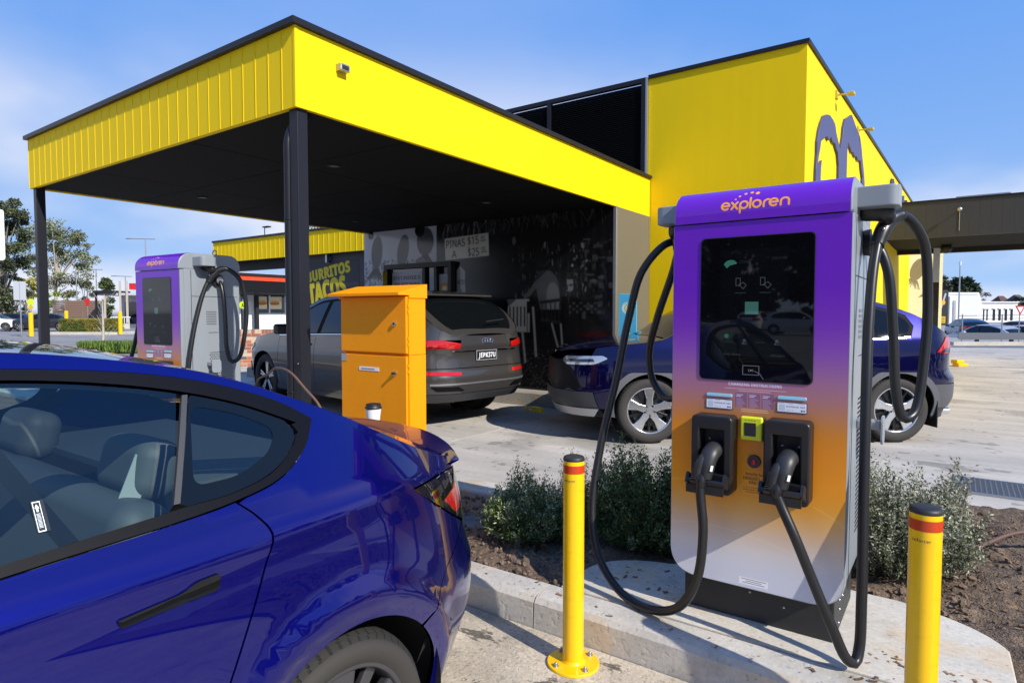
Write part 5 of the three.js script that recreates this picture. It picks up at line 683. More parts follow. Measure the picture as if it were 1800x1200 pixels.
/* ---------- the near blue car ---------- */
{
  const car = thing('blue_sedan', 'glossy deep blue electric sedan parked in the foreground with its tail to the kerb', 'car', [-2.19, 0, -1.98], -Math.PI / 2);
  const P = phy({ color: lin([0.0045, 0.0050, 0.185]), metalness: 0.75, roughness: 0.26, specularIntensity: 0.1, clearcoat: 1, clearcoatRoughness: 0.004 });
  const ra = 0.915, fa = 3.79, R = 0.316, AR = 0.366;
  const B = shapeBody({
    L: 4.70, hw: 0.925, sill: 0.19, ym: 0.60, tuck: 0.055, shoulder: 0.060, th: 0.62, thc: 0.18, rl: 0.85, rq: 3.3, fl: 0.8, fq: 2.6, rfade: 0.9, crown: 2.0,
    taper: [[0, 0.955], [0.5, 0.975], [1.0, 1], [3.8, 1], [4.7, 0.94]],
    belt: [[0, 0.86], [0.3, 0.92], [0.6, 0.985], [0.9, 1.045], [1.2, 1.065], [1.6, 1.045], [2.5, 1.0], [3.4, 0.945], [3.8, 0.90], [4.7, 0.70]],
    ytop: [[0, 0.90], [0.12, 0.935], [0.3, 0.982], [0.45, 1.035], [0.6, 1.103], [0.9, 1.250], [1.22, 1.368], [1.6, 1.424], [2.2, 1.440], [2.7, 1.41], [3.2, 1.225], [3.62, 0.995], [4.0, 0.92], [4.5, 0.76], [4.7, 0.64]],
    yc: [[0, 0.955], [0.1, 0.992], [0.25, 1.012], [0.45, 1.07], [0.6, 1.143], [0.9, 1.29], [1.3, 1.415], [1.8, 1.466], [2.3, 1.472], [2.8, 1.43], [3.3, 1.245], [3.7, 1.03], [4.2, 0.915], [4.7, 0.68]],
    rearOff: [[0.2, 0.08], [0.34, -0.02], [0.46, -0.08], [0.56, -0.08], [0.66, -0.045], [0.78, -0.025], [0.94, -0.02], [1.1, -0.02], [1.4, -0.02]],
    frontOff: [[0.2, -0.1], [0.45, 0], [0.7, -0.06], [1, -0.2]],
    crease: (s, y) => 0.010 * Math.exp(-Math.pow((y - (0.975 - 0.02 * (s - 1))) / 0.03, 2)) * sst(0.4, 0.8, s) + 0.022 * Math.exp(-Math.pow((Math.hypot(s - 0.915, (y - 0.316)) - 0.43) / 0.045, 2)) * (y > 0.25 ? 1 : 0) * sst(0.25, 0.5, s) + 0.022 * Math.exp(-Math.pow((Math.hypot(s - 3.79, (y - 0.336)) - 0.43) / 0.05, 2)),
  });
  const { side, rear, front, top } = cutter(car, B, 0.035);
  const dl = smooth([[1.195, 1.068], [1.155, 1.03], [1.128, 0.985], [1.16, 0.90], [1.225, 0.76], [1.29, 0.62], [1.335, 0.50], [1.362, 0.38], [1.375, 0.235]], 4);
  const gap = (p, d) => p.map(([x, y]) => [x + d, y]);
  const tt = smooth([[0.917, 1.213], [1.0, 1.266], [1.2, 1.337], [1.5, 1.382], [2.2, 1.399], [2.7, 1.364], [3.12, 1.205], [3.5, 0.985]], 5);
  const gt = smooth([[0.965, 1.205], [1.1, 1.268], [1.23, 1.310], [1.37, 1.340], [1.57, 1.364], [2.2, 1.380], [2.6, 1.354], [3.0, 1.22], [3.36, 1.01]], 6);
  const gb = smooth([[0.965, 1.188], [1.07, 1.120], [1.19, 1.092], [1.32, 1.086], [1.62, 1.066], [2.4, 1.024], [3.4, 0.966]], 6);
  const tb = smooth([[0.917, 1.210], [0.965, 1.156], [1.06, 1.101], [1.195, 1.074], [1.62, 1.047], [2.4, 1.004], [3.52, 0.94]], 6);
  const yAt = (c, x) => { for (let i = 0; i + 1 < c.length; i++) if (c[i][0] <= x && c[i + 1][0] >= x) return mix(c[i][1], c[i + 1][1], (x - c[i][0]) / (c[i + 1][0] - c[i][0] || 1)); return c[c.length - 1][1]; };
  const part = (c, a, b) => [[a, yAt(c, a)], ...c.filter((p) => p[0] > a + 0.004 && p[0] < b - 0.004), [b, yAt(c, b)]];
  const rail = [...Array(25)].map((_, i) => { const s = mix(3.58, 0.22, i / 24); return [s, B.ytop(s) - 0.001]; });
  const light = [[0.615, 0.958], [0.44, 0.952], [0.30, 0.935], [0.18, 0.912], [0.10, 0.885]];
  const lightLow = [[0.10, 0.745], [0.20, 0.742], [0.27, 0.752], [0.38, 0.81], [0.5, 0.885]];
  // rear wing, C-pillar and roof rail in one pressing
  side('rear_wing', [...dl.slice().reverse().map(([x, y]) => [x - 0.003, y]), ...tb.filter((p) => p[0] < 1.19).reverse().map(([x, y]) => [x, y - 0.003]), ...tt.map(([x, y]) => [x, y + 0.003]), [3.55, 0.985], ...rail, [0.20, 0.966], [0.12, 0.947], [0.115, 0.892], [0.18, 0.918], [0.30, 0.941], [0.44, 0.958], [0.615, 0.964], ...[[0.5, 0.879], [0.38, 0.803], [0.275, 0.744]], [0.32, 0.728], [0.47, 0.672], [0.585, 0.585], ...arc(ra, R, AR, 138, -18, 34), [1.30, 0.225]], P, 0, car, { du: 0.03, dv: 0.03 });
  side('rear_door', [...gap(dl, 0.003), [2.255, 0.235], [2.262, 0.6], [2.235, 1.01], ...part(tb, 1.2, 2.235).reverse().map(([x, y]) => [x, y - 0.003])], P, 0, car, { du: 0.03, dv: 0.03 });
  side('front_door', [[2.262, 0.235], [3.22, 0.235], [3.30, 0.5], [3.36, 0.80], [3.44, 0.94], ...part(tb, 2.245, 3.44).reverse().map(([x, y]) => [x, y - 0.003]), [2.268, 0.6]], P);
  side('front_wing', [[3.23, 0.235], [3.40, 0.22], ...arc(fa, R, AR, 196, 40, 28), [4.15, 0.62], [4.2, 0.70], [4.2, 0.83], ...[4.1, 3.9, 3.7, 3.6].map((s) => [s, B.ytop(s) - 0.002]), [3.45, 0.94], [3.367, 0.80], [3.307, 0.5]], P);
  side('sill', [[1.29, 0.15], [3.4, 0.15], [3.38, 0.228], [1.31, 0.228]], KM.trim);
  side('window_trim', [...part(tb, 1.0, 3.5), ...part(gb, 1.0, 3.4).reverse().map(([x, y]) => [x, y - 0.002])], KM.trim, 0.004);
  side('window_trim', [...tt, ...gt.slice().reverse().map(([x, y]) => [x, y + 0.002])], KM.trim, 0.004, car, { du: 0.03, dv: 0.02 });
  side('window_trim', [[0.985, 1.207], [0.919, 1.214], [0.917, 1.208], ...part(tb, 0.92, 1.01), [1.0, 1.163], [0.975, 1.187]], KM.trim, 0.004);
  side('pillar', [[2.21, yAt(gb, 2.21)], [2.29, yAt(gb, 2.29)], [2.26, yAt(gt, 2.26)], [2.18, yAt(gt, 2.18)]], KM.trim, 0.001);
  const div = (y) => 1.322 - (y - 1.09) * 0.44;
  side('window_divider', [[div(1.09) - 0.006, 1.094], [div(1.09) + 0.007, 1.094], [div(1.3) + 0.007, 1.306], [div(1.3) - 0.006, 1.306]], KM.plastic, 0.003);
  side('door_glass', [[div(1.09) + 0.008, 1.093], ...part(gb, 1.34, 2.205), [2.178, yAt(gt, 2.178)], ...part(gt, 1.245, 2.17).reverse()], KM.glass, -0.002, car, { skirt: 0 });
  side('door_glass', [[2.292, yAt(gb, 2.292)], ...part(gb, 2.3, 3.36), ...part(gt, 2.265, 3.34).reverse()], KM.glass, -0.002, car, { skirt: 0 });
  // quarter pane with its black printed border
  const qo = [[div(1.09) - 0.007, 1.093], [div(1.3) - 0.007, 1.300], ...part(gt, 1.0, 1.215).reverse(), [0.983, 1.196], ...part(gb, 0.99, 1.30)];
  const qi = rp([[1.278, 1.120], [1.225, 1.285], [1.12, 1.252], [1.035, 1.205], [1.075, 1.155], [1.17, 1.122]], 0.03, 4);
  side('pane_border', [...qo, qo[0], ...[qi[0], ...qi.slice().reverse()]], KM.tint, -0.001, car, { skirt: 0, du: 0.02, dv: 0.02 });
  side('quarter_glass', qi, KM.glass, -0.002, car, { skirt: 0 });
  const hd = side('door_handle', rp([[1.262, 0.940, 0.008], [1.264, 0.906, 0.012], [1.305, 0.904, 0.01], [1.335, 0.904, 0.012], [1.462, 0.900, 0.007], [1.466, 0.916, 0.007], [1.342, 0.924, 0.02], [1.315, 0.938, 0.02]], 0.01, 4), KM.tint, 0.006, car, { du: 0.02, dv: 0.02 });
  side('door_handle', rp([[2.33, 0.915, 0.008], [2.33, 0.886, 0.012], [2.40, 0.878, 0.012], [2.53, 0.862, 0.007], [2.534, 0.875, 0.007], [2.41, 0.896, 0.02], [2.385, 0.912, 0.02]], 0.01, 4), KM.trim, 0.005);
  // tail lamps
  const tl = side('tail_light', [...light, [0.06, 0.87], [0.06, 0.745], ...lightLow], phy({ color: lin([0.006, 0.005, 0.006]), roughness: 0.03, clearcoat: 1, clearcoatRoughness: 0.01 }), 0.003, car, { du: 0.02, dv: 0.02 });
  side('reflector', [[0.43, 0.872], [0.27, 0.885], [0.25, 0.835], [0.29, 0.80], [0.345, 0.805]], KM.lampRed, 0.0045, tl, { du: 0.02, dv: 0.02 });
  side('light_strip', [[0.135, 0.895], [0.105, 0.885], [0.085, 0.76], [0.105, 0.757], [0.13, 0.80]], KM.lampRed, 0.0055, tl, { du: 0.015, dv: 0.02 });
  const b1 = B.UZ(0.6); const lampIn = B.U(0.055);
  const raw = (name, pts, mat, off = 0, o = {}) => mesh(name, patch(B.S, pts, o.du ?? 0.04, o.dv ?? 0.04, off, o.skirt ?? 0.012), mat, o.par ?? car);
  raw('boot_lid_face', [[-lampIn + 0.004, 0.70], [lampIn - 0.004, 0.70], [lampIn - 0.004, 0.885], [B.U(0.1), 0.9], [B.U(0.1), 0.945], [B.U(0.03), 0.93], [0, 0.922], [-B.U(0.03), 0.93], [-B.U(0.1), 0.945], [-B.U(0.1), 0.9], [-lampIn + 0.004, 0.885]], P);
  const bu = B.U(0.272), arcE = B.U(0.585);
  raw('rear_bumper', [[-B.U(0.47), 0.667], [-B.U(0.32), 0.723], [-bu, 0.738], [-lampIn, 0.735], [-lampIn + 0.006, 0.694], [lampIn - 0.006, 0.694], [lampIn, 0.735], [bu, 0.738], [B.U(0.32), 0.723], [B.U(0.47), 0.667], [B.U(0.581), 0.583], ...arc(ra, R, AR, 140, 186, 12).map(([s, y]) => [B.U(s), y]), [B.U(0.5), 0.275], [B.U(0.2), 0.30], [0, 0.31], [-B.U(0.2), 0.30], [-B.U(0.5), 0.275], ...arc(ra, R, AR, 186, 140, 12).map(([s, y]) => [-B.U(s), y]), [-B.U(0.581), 0.583]], P, 0, { du: 0.03, dv: 0.03 });
  raw('diffuser', [[-B.U(0.5), 0.205], [B.U(0.5), 0.205], [B.U(0.5), 0.268], [B.U(0.2), 0.293], [0, 0.303], [-B.U(0.2), 0.293], [-B.U(0.5), 0.268]], KM.plastic, -0.01);
  { const pl = mesh('number_plate', rb(0.01, 0.11, 0.37, 0.003, -0.0, 0.80, 0), M.white, car); pl.position.x = 0.038; }
  // top: boot lid, rear glass, roof, windscreen, bonnet
  const e = 0.955;
  top('boot_lid', [[0.012, -0.9], [0.3, -e], [0.575, -e], [0.545, 0], [0.575, e], [0.3, e], [0.012, 0.9]], P, 0, car, { dv: 0.07, du: 0.02 });
  top('rear_glass', [[0.583, -e + 0.01], [1.30, -0.93], [1.33, 0], [1.30, 0.93], [0.583, e - 0.01], [0.553, 0]], KM.roofGlass, -0.001, car, { dv: 0.1, skirt: 0 });
  top('roof_glass', [[1.308, -0.93], [2.78, -0.93], [2.84, 0], [2.78, 0.93], [1.308, 0.93], [1.338, 0]], KM.roofGlass, -0.001, car, { dv: 0.1, skirt: 0 });
  for (const s of [1, -1]) top('roof_rail', [[0.31, s * 1], [0.9, s * 1], [1.6, s * 1], [2.6, s * 1], [3.5, s * 1], [3.5, s * 0.935], [2.6, s * 0.935], [1.6, s * 0.935], [0.9, s * 0.945], [0.31, s * 0.96]], P, 0, car, { dv: 0.03 });
  top('windscreen', [[2.79, -0.93], [3.62, -0.93], [3.70, 0], [3.62, 0.93], [2.79, 0.93], [2.85, 0]], KM.screenGlass, -0.001, car, { skirt: 0 });
  top('bonnet', [[3.66, -0.97], [4.5, -0.95], [4.64, 0], [4.5, 0.95], [3.66, 0.97], [3.73, 0]], P);
  front('front_bumper', [[-0.86, 0.22], [0.86, 0.22], [0.86, 0.62], [0.5, 0.62], [0, 0.6], [-0.5, 0.62], [-0.86, 0.62]], P); front('headlight', [[0.5, 0.63], [0.85, 0.63], [0.85, 0.74], [0.6, 0.70]], KM.lampClear, 0.002); front('headlight', [[-0.5, 0.63], [-0.85, 0.63], [-0.85, 0.74], [-0.6, 0.70]], KM.lampClear, 0.002);
  // boot spoiler: a thin curved lip
  { const n = 40, pr = [[0.20, 0.992], [0.09, 0.992], [-0.02, 1.004], [-0.035, 1.002], [-0.032, 0.990], [0.03, 0.962]], Q = [], I = []; for (let i = 0; i <= n; i++) { const t = i / n * 2 - 1, z = t * 0.66, a = Math.abs(t); const dx = 0.20 * Math.pow(a, 2.6), dy = -0.045 * Math.pow(a, 2.4); const f = 1 - Math.pow(a, 8); for (const [x, y] of pr) Q.push(x + dx + 0.01, mix(0.985, y, 0.35 + 0.65 * f) + dy, z); } const m = pr.length; for (let i = 0; i < n; i++) for (let j = 0; j < m; j++) { const a = i * m + j, b = i * m + (j + 1) % m; I.push(a, a + m, b, b, a + m, b + m); } let g = new THREE.BufferGeometry(); g.setAttribute('position', new THREE.Float32BufferAttribute(Q, 3)); g.setAttribute('uv', new THREE.Float32BufferAttribute(new Float32Array(Q.length / 3 * 2), 2)); g.setIndex(I); g = toCreasedNormals(g, 0.6); mesh('boot_spoiler', g, P, car); }
  // inside: liner, seats, belts
  const shell = [[0.6, 0.40], ...arc(ra, R, 0.42, 150, 0, 16), [1.36, 0.24], [3.3, 0.24], ...arc(fa, R, 0.42, 180, 30, 16), [4.2, 0.62], [4.1, 0.80], [3.5, 0.92], ...part(tb, 1.1, 3.4).reverse().map(([x, y]) => [x, y - 0.01]), [0.9, 1.03], [0.5, 0.9], [0.35, 0.7]];
  side('inner_lining', shell, KM.well, -0.035, car, { skirt: 0 });
  side('pillar_lining', [...part(gt, 1.0, 3.3).map(([x, y]) => [x, y + 0.004]), [3.3, 1.09], ...[2.7, 2.2, 1.6, 1.2, 0.95].map((s) => [s, B.ytop(s) - 0.005])], KM.seat, -0.03, car, { skirt: 0 });
  for (const s of [ra, fa]) for (const z of [-1, 1]) mesh('wheel_arch_liner', new THREE.CylinderGeometry(0.40, 0.40, 0.34, 40, 1, true, -Math.PI * 0.62 + Math.PI / 2, Math.PI * 1.24).rotateX(Math.PI / 2).rotateZ(Math.PI / 2).translate(s, R, z * 0.70), KM.well, car);
  underbody(car, B, ra, fa, R, 0.80, 0.40, 0.17);
  const seatBack = (x, z, w, h, y0) => mesh('seat_back', rb(0.15, h, w, 0.06, 0, h / 2, 0, 4).rotateZ(0.30).translate(x, y0, z), KM.seat, car);
  for (const z of [-0.37, 0.37]) { seatBack(2.22, z, 0.48, 0.60, 0.52); mesh('headrest', rb(0.12, 0.19, 0.28, 0.05, 0, 0, 0, 4).rotateZ(0.2).translate(1.98, 1.17, z), KM.seat, car); mesh('seat_base', rb(0.5, 0.16, 0.5, 0.06, 2.45, 0.48, z, 3), KM.seat, car); }
  seatBack(1.42, 0, 1.25, 0.54, 0.52); for (const z of [-0.40, 0.40]) mesh('headrest', rb(0.12, 0.16, 0.26, 0.05, 0, 0, 0, 4).rotateZ(0.25).translate(1.20, 1.09, z), KM.seat, car); mesh('seat_base', rb(0.5, 0.15, 1.25, 0.05, 1.62, 0.48, 0, 3), KM.seat, car);
  mesh('parcel_shelf', bx(0.5, 0.02, 1.1, 0.92, 1.04, 0), KM.seat, car); mesh('dashboard', rb(0.35, 0.2, 1.4, 0.06, 3.25, 0.86, 0, 3), KM.seat, car);
  for (const z of [-1, 1]) mesh('seat_belt', merge([bx(0.046, 0.78, 0.003).rotateZ(-0.62).rotateX(z * -0.18).translate(2.05, 0.98, z * 0.655), rb(0.05, 0.10, 0.03, 0.01, 2.19, 1.29, z * 0.60)]), M.black, car);
  mesh('seat_belt', merge([bx(0.05, 0.34, 0.003).rotateZ(0.45).rotateX(0.15).translate(1.30, 0.98, -0.52)]), std({ color: lin([0.35, 0.36, 0.36]), roughness: 0.8 }), car);
  mesh('seat_belt', bx(0.034, 0.62, 0.003).rotateZ(-0.53).translate(1.50, 1.10, -0.60), M.black, car); mesh('belt_anchor', rb(0.06, 0.045, 0.03, 0.012, 1.63, 1.325, -0.58), M.black, car);
  const wt = canvas(128, 256, (g, w, h) => { g.clearRect(0, 0, w, h); g.fillStyle = '#20262c'; g.fillRect(0, 0, w, h); g.strokeStyle = '#e8edee'; g.lineWidth = 8; g.strokeRect(16, 10, 70, 236); g.fillStyle = '#e8edee'; g.beginPath(); g.moveTo(50, 26); g.lineTo(74, 62); g.lineTo(26, 62); g.fill(); g.fillRect(40, 60, 20, 30); for (let k = 0; k < 12; k++) g.fillRect(30, 104 + k * 10, 40, 4); });
  const st = (pts, tex) => { const g = patch(B.S, pts.map(([x, y]) => [B.U(x), y]), 0.02, 0.02, 0.001, 0); const p = g.attributes.position, xs = pts.map((q) => q[0]), ys = pts.map((q) => q[1]), x0 = Math.min(...xs), x1 = Math.max(...xs), y0 = Math.min(...ys), y1 = Math.max(...ys), uv = g.attributes.uv; for (let i = 0; i < p.count; i++) uv.setXY(i, 1 - (p.getX(i) - x0) / (x1 - x0), (p.getY(i) - y0) / (y1 - y0)); mesh('window_sticker', g, std({ map: tex, roughness: 0.3 }), car); };
  st([[1.565, 1.100], [1.545, 1.100], [1.545, 1.152], [1.565, 1.152]], wt);
  for (const s of [ra, fa]) for (const z of [-1, 1]) wheel(car, s, R, 0.235, 0.236, 'aero', z, z * 0.775);
}

/* ---------- other cars ---------- */
function buildCar(car, o) {
  const B = shapeBody(o), { ra, fa, R, AR } = o, q = o.q ?? 0.06, { side, rear, front, top } = cutter(car, B, q), P = o.paint, PL = o.plastic ?? P, hi = q < 0.1;
  const sl = o.sill, L = o.L, bt = (s) => B.belt(s), yt = (s) => B.ytop(s), n = (a, b, f, k = 12) => [...Array(k + 1)].map((_, i) => { const s = mix(a, b, i / k); return [s, f(s)]; });
  const W = o.win, gb = spline(W.bottom), gt = spline(W.top), raw = (name, pts, mat, off = 0, par = car, sk = 0.01) => mesh(name, patch(B.S, pts, q, q, off, sk), mat, par);
  const both = (name, pts, mat, off, par) => [1, -1].map((s, i) => raw(name, pts.map(([u, y]) => [s * u, y]), mat, off, Array.isArray(par) ? par[i] : par));
  const A = (c, a0, a1, k) => arc(c, R, AR, a0, a1, k ?? (hi ? 26 : 12)), tail = o.tailU ?? B.UZ(0.62 * o.hw);
  // flank pressings
  side('rear_wing', [[W.doorR - 0.004, sl + 0.02], ...[0.5, 0.8, 1.0].map((y) => [W.doorR - 0.004 + (o.doorLean ?? 0) * (y - 0.5), y]), [W.doorR - 0.004, bt(W.doorR)], ...n(W.doorR - 0.006, W.tip[0] + 0.02, (s) => gb(s) - 0.03, 6), [W.tip[0] - 0.045, W.tip[1]], ...n(W.tip[0] + 0.02, fa - 0.25, (s) => Math.min(gt(s) + 0.035, yt(s) - 0.004), 24), ...n(fa - 0.25, o.railEnd ?? 0.12, (s) => yt(s) - 0.001, 30), [o.railEnd ?? 0.12, o.tl.y1 + 0.004], [o.tl.s1 * 0.6, o.tl.y1 + 0.004], [o.tl.s1 + 0.006, o.tl.ym], [o.tl.s1 * 0.55, o.tl.y0 - 0.004], [o.bumpS ?? 0.28, o.bumpY], ...A(ra, 180 - Math.asin(clamp((o.bumpY - R) / AR)) * 57.3, -20)], P);
  side('rear_door', [[W.doorR, sl + 0.02], [W.doorF - 0.004, sl + 0.02], [W.doorF - 0.004, bt(W.doorF)], ...n(W.doorF - 0.004, W.doorR, (s) => gb(s) - 0.03, 8)], P);
  side('front_door', [[W.doorF + 0.004, sl + 0.02], [W.doorA, sl + 0.02], [W.doorA + 0.1, 0.7], [W.doorA + 0.1, bt(W.doorA)], ...n(W.doorA + 0.06, W.doorF + 0.004, (s) => gb(s) - 0.03, 8)], P);
  side('front_wing', [[W.doorA + 0.008, sl + 0.02], ...A(fa, 196, 25), [L - 0.42, 0.6], [L - 0.36, o.hl.y0], [L - 0.36, Math.min(o.hl.y1, yt(L - 0.36))], ...n(L - 0.40, W.doorA + 0.2, (s) => yt(s) - 0.001, 10), [W.doorA + 0.108, gb(W.doorA) - 0.03], [W.doorA + 0.108, 0.7]], P);
  side('sill', [[ra + AR * 0.8, sl - 0.06], [fa - AR * 0.8, sl - 0.06], [fa - AR * 0.88, sl + 0.016], [ra + AR * 0.88, sl + 0.016]], PL);
  if (o.clad) { for (const c of [ra, fa]) side('arch_cladding', [...arc(c, R, AR - 0.004, 188, -10, 28), ...rp([...arc(c, R, AR + 0.072, -8, 60, 4), ...arc(c, R, AR + 0.068, 120, 188, 4)], 0.05)], PL, 0.014); side('door_cladding', [[ra + AR + 0.05, sl + 0.03], [fa - AR - 0.05, sl + 0.03], [fa - AR - 0.05, sl + 0.13], [ra + AR + 0.05, sl + 0.16]], PL, 0.012); }
  // glasshouse
  side('window_surround', [...n(W.tip[0] + 0.02, W.a - 0.02, (s) => gb(s) - 0.028, 14), ...n(W.a, W.tip[0] + 0.02, (s) => Math.min(gt(s) + 0.033, yt(s) - 0.006), 20), [W.tip[0] - 0.042, W.tip[1]]], std({ color: lin([0.003, 0.003, 0.003]), roughness: 0.9 }), -0.004);
  const gl = (a, b, tip) => { const l = n(a, b, (s) => gb(s), 8), u = n(b, a, (s) => gt(s), 10); const pts = tip ? [...l.slice(1), ...u.slice(0, -1), [mix(W.tip[0], a, 0.3), mix(W.tip[1], gt(a), 0.55)], [W.tip[0], W.tip[1]], [mix(W.tip[0], a, 0.4), mix(W.tip[1], gb(a), 0.7)]] : [...l, ...u]; side('window', tip ? rp(pts, 0.03, 3) : pts, KM.tint, 0.001, car, { skirt: 0 }); };
  gl(W.q0, W.q1, true); gl(W.r0, W.r1); gl(W.f0, W.f1);
  if (o.chrome) side('window_moulding', [...n(W.tip[0] + 0.03, W.a - 0.08, (s) => gb(s) - 0.026, 20), ...n(W.a - 0.08, W.tip[0] + 0.03, (s) => gb(s) - 0.014, 20)], M.chrome, 0.005);
  for (const s of [W.doorR + 0.10, W.doorF + 0.10]) { const h = o.handleY ?? 0.92; side('door_handle', rp([[s, h], [s + 0.19, h - 0.006], [s + 0.19, h + 0.022], [s, h + 0.03]], 0.01, 3), o.handleM ?? P, 0.022, car, { skirt: 0.022, du: 0.04, dv: 0.02 }); }
  // tail
  const ut = tail, T0 = o.tl;
  const lamps = both('tail_light', [[T0.u0, T0.y0], [B.U(T0.s1 * 0.55), T0.y0], [B.U(T0.s1), T0.ym], [B.U(T0.s1 * 0.6), T0.y1], [B.U(T0.s1 * 0.2), T0.y1], [T0.u0, T0.y1 - (T0.d ?? 0.02)]], T0.mat ?? KM.lampRed, 0.008);
  if (T0.inner) both('lamp_housing', T0.inner.map(([s, y]) => [B.U(s), y]), KM.blackLamp, 0.011, lamps);
  { const re = o.railEnd ?? 0.12, h = [[B.U(o.bumpS ?? 0.28) - 0.004, o.bumpY + 0.006], [B.U(T0.s1 * 0.55) - 0.004, T0.y0 - 0.004], [T0.u0 - 0.004, T0.y0 - 0.004], [T0.u0 - 0.004, T0.y1 + 0.002], [B.U(re) - 0.003, T0.y1 + 0.004], [B.U(re) - 0.003, yt(re) - 0.002], [B.U(re * 0.5), yt(re * 0.5) - 0.002], [B.U(re * 0.2), yt(re * 0.2) - 0.002]]; raw('tailgate', [...h, [0, yt(0) - 0.002], ...h.slice().reverse().map(([u, y]) => [-u, y])], P); }
  const bs = o.bumpS ?? 0.28, bEnd = B.U(ra - AR - 0.02);
  raw('rear_bumper', [[-B.U(bs), o.bumpY - 0.003], [B.U(bs), o.bumpY - 0.003], ...A(ra, 180 - Math.asin(clamp((o.bumpY - R) / AR)) * 57.3, 188, 8).map(([s, y]) => [B.U(s - 0.006), y]), [B.U(ra - AR - 0.01), o.bumpL], [0, o.bumpL], [-B.U(ra - AR - 0.01), o.bumpL], ...A(ra, 188, 180 - Math.asin(clamp((o.bumpY - R) / AR)) * 57.3, 8).map(([s, y]) => [-B.U(s - 0.006), y])], o.bumpM ?? P);
  raw('bumper_valance', [[-B.U(ra - AR - 0.03), o.bumpL - 0.12], [B.U(ra - AR - 0.03), o.bumpL - 0.12], [B.U(ra - AR - 0.02), o.bumpL - 0.005], [-B.U(ra - AR - 0.02), o.bumpL - 0.005]], KM.plastic, -0.01);
  // top
  const e = 0.985, rg = o.rearGlass; top('rear_window', rp([[rg[0], -0.8], [rg[1], -0.9], [rg[1] + 0.02, 0], [rg[1], 0.9], [rg[0], 0.8], [rg[0] - 0.015, 0]], 0.02), KM.tint, 0.002, car, { du: 0.03 });
  top('tailgate_frame', [[0.012, -e], [rg[1] + 0.06, -e], [rg[1] + 0.08, 0], [rg[1] + 0.06, e], [0.012, e]], P, -0.003, car, { du: 0.025 });
  top('roof', [[rg[1] + 0.066, -e], [o.ws[0], -e], [o.ws[0] + 0.06, 0], [o.ws[0], e], [rg[1] + 0.066, e], [rg[1] + 0.086, 0]], P);
  top('windscreen', [[o.ws[0] + 0.008, -0.93], [o.ws[1], -0.93], [o.ws[1] + 0.1, 0], [o.ws[1], 0.93], [o.ws[0] + 0.008, 0.93], [o.ws[0] + 0.068, 0]], KM.tint, 0.001);
  for (const s of [1, -1]) top('screen_pillar', [[o.ws[0], s * 0.93], [o.ws[1] + 0.05, s * 0.93], [o.ws[1] + 0.05, s], [o.ws[0], s]], P, 0, car, { dv: 0.04 });
  top('bonnet', [[o.ws[1] + 0.02, -0.985], [L - 0.3, -0.97], [L - 0.08, -0.6], [L - 0.05, 0], [L - 0.08, 0.6], [L - 0.3, 0.97], [o.ws[1] + 0.02, 0.985], [o.ws[1] + 0.12, 0]], P);
  if (o.spoiler) { const s0 = rg[1] + 0.02; mesh('roof_spoiler', rb(0.22, 0.03, B.w(s0) * 1.35, 0.012, 0, 0, 0, 2).rotateZ(0.08).translate(B.T(B.U(s0), 0).x - 0.06, B.yc(s0) + 0.012, 0), P, car); }
  // nose
  const F = B.UF, fz = (z) => (B.uMax - F(Math.abs(z) * o.hw)) * Math.sign(z || 1); const fr = (name, pts, mat, off, par = car) => mesh(name, patch((x, y) => B.S(x >= 0 ? B.uMax - x : -(B.uMax + x), y), pts, q, q, off ?? 0, 0.012), mat, par); const fs = (s) => B.uMax - B.U(s);
  const ba = [-12, 0, 10, 20, 28].map((t) => [fs(fa + (AR + 0.006) * Math.cos(t / 57.3)), Math.max(o.bumpL, R + (AR + 0.006) * Math.sin(t / 57.3))]), bh = [...ba, [fs(L - 0.415), 0.6], [fs(L - 0.362), o.hl.y0 - 0.004]]; const fb = fr('front_bumper', [[ba[0][0], o.bumpL], ...bh, ...bh.slice().reverse().map(([u, y]) => [-u, y]), [-ba[0][0], o.bumpL]], P, -0.001);
  fr('nose_panel', [[-fs(L - 0.358), o.hl.y0], [fs(L - 0.358), o.hl.y0], [fs(L - 0.358), Math.min(o.hl.y1, yt(L - 0.36))], [fs(L - 0.15), yt(L - 0.15) - 0.002], [fz(0.5), yt(L) + 0.01], [0, yt(L)], [-fz(0.5), yt(L) + 0.01], [-fs(L - 0.15), yt(L - 0.15) - 0.002], [-fs(L - 0.358), Math.min(o.hl.y1, yt(L - 0.36))]], P, -0.001);
  for (const s of [1, -1]) { const h = fr('headlight', rp([[s * fs(o.hl.s1), mix(o.hl.y0, o.hl.y1, 0.75)], [s * fs(o.hl.s1 + 0.06), o.hl.y1], [s * fs(L - 0.10), mix(o.hl.y0, o.hl.y1, 0.85)], [s * fz(0.62), mix(o.hl.y0, o.hl.y1, 0.5)], [s * fs(L - 0.10), o.hl.y0 + 0.01], [s * fs(o.hl.s1 + 0.14), o.hl.y0 + 0.02]], 0.02, 3), o.hl.mat ?? KM.lampClear, 0.008); if (o.hl.inner) fr('lamp_unit', [[s * fs(o.hl.s1 + 0.14), o.hl.y0 + 0.05], [s * fs(o.hl.s1 + 0.16), o.hl.y1 - 0.035], [s * fs(L - 0.12), o.hl.y1 - 0.05], [s * fs(L - 0.13), o.hl.y0 + 0.035]], KM.blackLamp, 0.012, h); }
